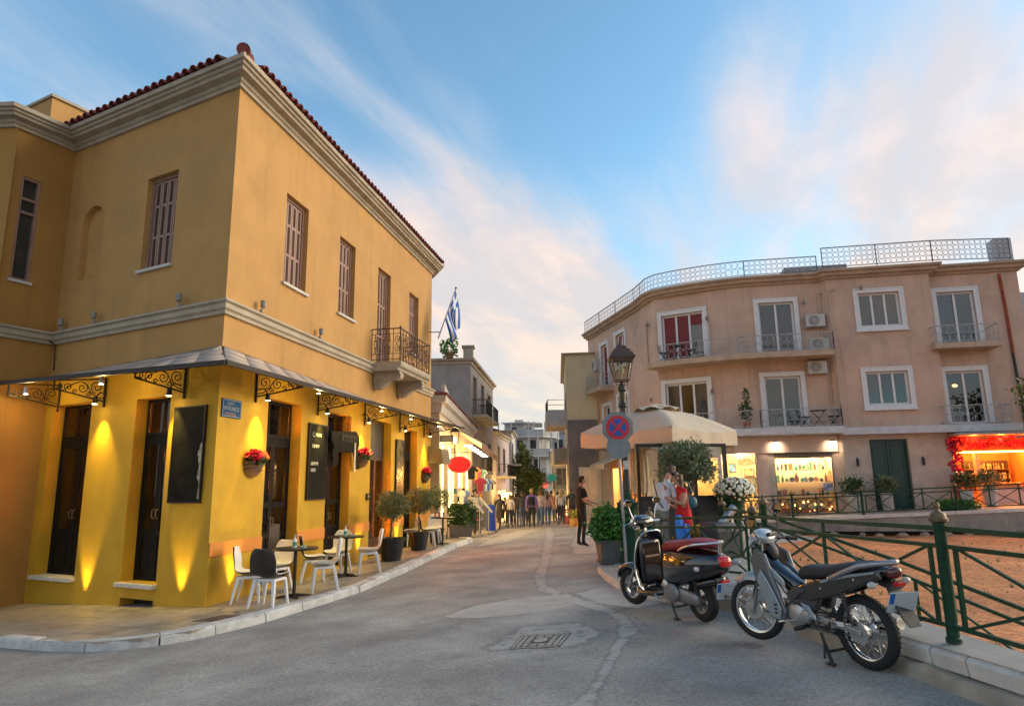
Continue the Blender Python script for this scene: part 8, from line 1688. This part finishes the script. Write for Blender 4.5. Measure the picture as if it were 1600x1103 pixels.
    for (nm, fn, mat) in (extras or ()): m = MB(); fn(m, V, k); m.build(nm, mat, t, smooth=True)
    return t
def walk(ph, s=.20, arm=.14):
    a = s if ph else -s
    return dict(knL=(.10, .06+a*.5, .53), anL=(.09, a-.02, .10 if a > 0 else .14), knR=(-.10, .06-a*.5, .53), anR=(-.09, -a-.02, .10 if a < 0 else .14), elL=(.25, -.05-a*.4, 1.16), wrL=(.25, -.02-a*.8, .93), elR=(-.25, -.05+a*.4, 1.16), wrR=(-.25, -.02+a*.8, .93))
# man in black at the right of the lane, working at a stall with both hands forward
person('man in black printed T-shirt and black trousers standing beyond the bright green planter', (1.66, 17.25, gz(1.66, 17.25)+.012), R(-72), 1.69, dict(elL=(.25, .06, 1.16), wrL=(.18, .30, 1.08), elR=(-.25, .04, 1.15), wrR=(-.14, .28, 1.04), knL=(.11, .03, .52), knR=(-.10, .0, .52), anR=(-.12, -.06, .09), head=(0, .02)), (.012, .012, .014), (.012, .012, .015), HAIRD, (.10, .10, .11), fingers=True, extras=[('shirt_print', lambda m, V, k: [m.box((x*k, .122*k, z*k), ((x+.035)*k, .130*k, (z+.07)*k)) for x, z in ((.03, 1.24), (-.06, 1.25), (-.02, 1.20))], cloth((.45, .42, .38)))])
# couple embracing behind the fence
cz = gz(2.9, 12.1)+.02
person('man in white T-shirt with dark strap and grey shorts bending towards a woman in red', (2.62, 12.45, cz), R(-62), 1.72, dict(elL=(.24, .16, 1.10), wrL=(.20, .28, .86), elR=(-.24, .16, 1.14), wrR=(-.10, .34, 1.02), head=(0, .10)), (.62, .64, .66), (.20, .19, .15), HAIRB, (.2, .18, .16), fingers=True, lean=.16, extras=[('shoulder_strap', lambda m, V, k: m.tube([(-.14*k, -.02*k, 1.50*k), (-.04*k, -.085*k, 1.36*k), (.10*k, -.14*k, 1.12*k), (.16*k, -.08*k, 1.0*k)], .012, 6), BLKM)])
person('woman in red dress and blue trousers with teal bag hugging the man in white', (2.98, 12.30, cz), R(105), 1.60, dict(elL=(.25, .14, 1.22), wrL=(.16, .26, 1.42), elR=(-.23, .12, 1.15), wrR=(-.12, .28, 1.22), head=(0, .05)), (.55, .012, .018), (.02, .14, .42), HAIRB, (.12, .1, .1), sleeve='none', fingers=True, lean=.06, hairstyle='long', skirt=((.55, .012, .018), ((1.05, .165, .135), (.92, .19, .155), (.78, .17, .15), (.70, .13, .13))), extras=[('shoulder_bag', lambda m, V, k: m.sphere((-.19, -.09, 1.08), (.035, .085, .10), 12, 8), M('teal_bag', (.01, .09, .12), .5)), ('bag_strap', lambda m, V, k: m.tube([(-.19, -.08, 1.25), (-.16, -.04, 1.42), (-.05, .02, 1.46)], .01, 6), M('teal_bag', (.01, .09, .12), .5))])
jk = thing('blue_jacket', 'bright blue jacket draped from the arm of the man in white', 'jacket', (2.86, 12.14, cz+.42), .4)
m = MB(); m.loft([[((.085+.02*math.sin(a*1.57+z*7))*w*math.cos(a*.3927)+o, (.05+.014*math.sin(a*2.36))*math.sin(a*.3927), z) for a in range(16)] for z, w, o in ((-.06, 1.15, .05), (.06, 1.3, .035), (.18, 1.2, .02), (.30, 1.0, .0), (.40, .8, -.015), (.46, .5, -.02))]); m.build('body', M('bright_blue_cloth', (.03, .19, .62), .75, .15, 6, .2, 30), jk, smooth=True, sub=1, ang=80); m = MB(); m.tube([(.07, -.03, .3), (.12, -.05, .1), (.11, -.04, -.1)], [.04, .04, .035], 10); m.build('sleeve', MATS['bright_blue_cloth'], jk, smooth=True)
# waiter leaning over the far planter
person('waiter in pale blue shirt and dark trousers bending by the menu stands', (-1.42, 26.9, gz(-1.42, 26.9)+.02), R(160), 1.76, dict(elL=(.26, .12, 1.14), wrL=(.18, .34, 1.02), elR=(-.26, .10, 1.14), wrR=(-.2, .32, 1.0)), (.30, .34, .42), (.02, .02, .025), HAIRD, sleeve='long', lean=.12)
# pedestrians down the lane: x, y, heading (deg, 180 = towards us), height, shirt, trousers, hair, style
PD = [(.80, 31.9, 0, 1.78, (.20, .12, .38), (.02, .02, .022), HAIRL, 'short', 'long', 'man in purple shirt with dark waistcoat in the middle of the lane'),
      (-.22, 35.4, 175, 1.66, (.62, .60, .55), (.03, .03, .035), HAIRB, 'long', 'short', 'woman in white top and dark trousers walking towards us on the left'),
      (-.72, 34.4, 160, 1.70, (.03, .03, .035), (.05, .03, .03), HAIRD, 'long', 'long', 'woman in long black coat at the left edge of the lane'),
      (.38, 33.4, 5, 1.74, (.045, .045, .05), (.06, .09, .16), HAIRD, 'short', 'long', 'man in dark jacket and jeans left of the purple shirt'),
      (1.22, 33.6, -5, 1.72, (.50, .40, .36), (.10, .17, .30), HAIRB, 'short', 'long', 'person in pale pink jacket and jeans right of the purple shirt'),
      (1.62, 34.0, 3, 1.66, (.48, .32, .30), (.09, .16, .28), HAIRB, 'long', 'long', 'woman with long brown hair in dusty pink jumper'),
      (2.22, 33.2, 8, 1.72, (.55, .50, .42), (.03, .035, .06), HAIRL, 'long', 'long', 'fair haired woman in cream jumper with tan bag'),
      (2.62, 31.6, -6, 1.66, (.035, .04, .035), (.02, .02, .022), HAIRD, 'short', 'long', 'person in black hooded top nearest the right stalls'),
      (2.02, 37.6, 0, 1.74, (.35, .14, .06), (.05, .08, .15), HAIRD, 'short', 'long', 'person in rust coloured top behind the cream jumper'),
      (.12, 38.5, 10, 1.75, (.06, .05, .05), (.05, .06, .10), HAIRD, 'short', 'long', 'person in dark clothes farther back on the left'),
      (1.0, 40.5, -4, 1.76, (.30, .28, .30), (.08, .1, .16), HAIRB, 'short', 'long', 'person in grey top farther back in the middle'),
      (2.85, 41, 0, 1.75, (.10, .05, .06), (.04, .04, .05), HAIRD, 'short', 'long', 'person in maroon top farther back on the right'),
      (.55, 36.2, 4, 1.70, (.16, .20, .30), (.05, .05, .06), HAIRD, 'long', 'long', 'woman in slate blue top behind the man in dark jacket'),
      (1.42, 37.4, -8, 1.78, (.42, .40, .36), (.06, .07, .10), HAIRB, 'short', 'short', 'tall person in oatmeal top behind the dusty pink jumper'),
      (2.45, 38.8, 5, 1.70, (.22, .05, .08), (.03, .03, .04), HAIRD, 'long', 'long', 'woman in wine red top near the far right stalls'),
      (-.1, 41.2, 178, 1.72, (.55, .52, .48), (.10, .14, .22), HAIRB, 'short', 'short', 'person in off white top and jeans coming from the far left'),
      (.75, 44, 0, 1.74, (.05, .07, .06), (.04, .04, .05), HAIRD, 'short', 'long', 'person in dark green jacket deep in the lane'),
      (1.75, 45, 2, 1.70, (.48, .44, .40), (.05, .06, .09), HAIRL, 'long', 'long', 'fair haired person in beige deep in the lane on the right'),
      (-.55, 42, 170, 1.68, (.40, .30, .12), (.04, .04, .05), HAIRB, 'short', 'short', 'person in mustard top farther back on the far left')]
for i, (x, y, h, ht, sh, tr, hr, hs, sl, lab) in enumerate(PD):
    ex = []
    if i == 0: ex = [('waistcoat', lambda m, V, k: m.loft([[((w)*math.cos(a*.5236)*k, d_*math.sin(a*.5236)*k, z*k) for a in range(12)] for z, w, d_ in ((1.02, .165, .135), (1.2, .165, .135), (1.4, .15, .125))], caps=False), cloth((.012, .012, .02)))]
    if i == 6: ex = [('shoulder_bag', lambda m, V, k: m.box((-.32*k, -.1*k, .82*k), (-.2*k, .12*k, 1.02*k)), M('tan_bag', (.35, .18, .06), .6))]
    person(lab, (x, y, gz(x, y)+.01), R(h), ht, walk(i % 2, .16+.05*(i % 3)), sh, tr, hr, (.25, .22, .2) if i % 3 == 0 else (.03, .03, .03), sleeve=sl, hairstyle=hs, extras=ex, skirt=((.03, .03, .035), ((1.05, .16, .13), (.8, .19, .16), (.55, .17, .16))) if i == 2 else None)
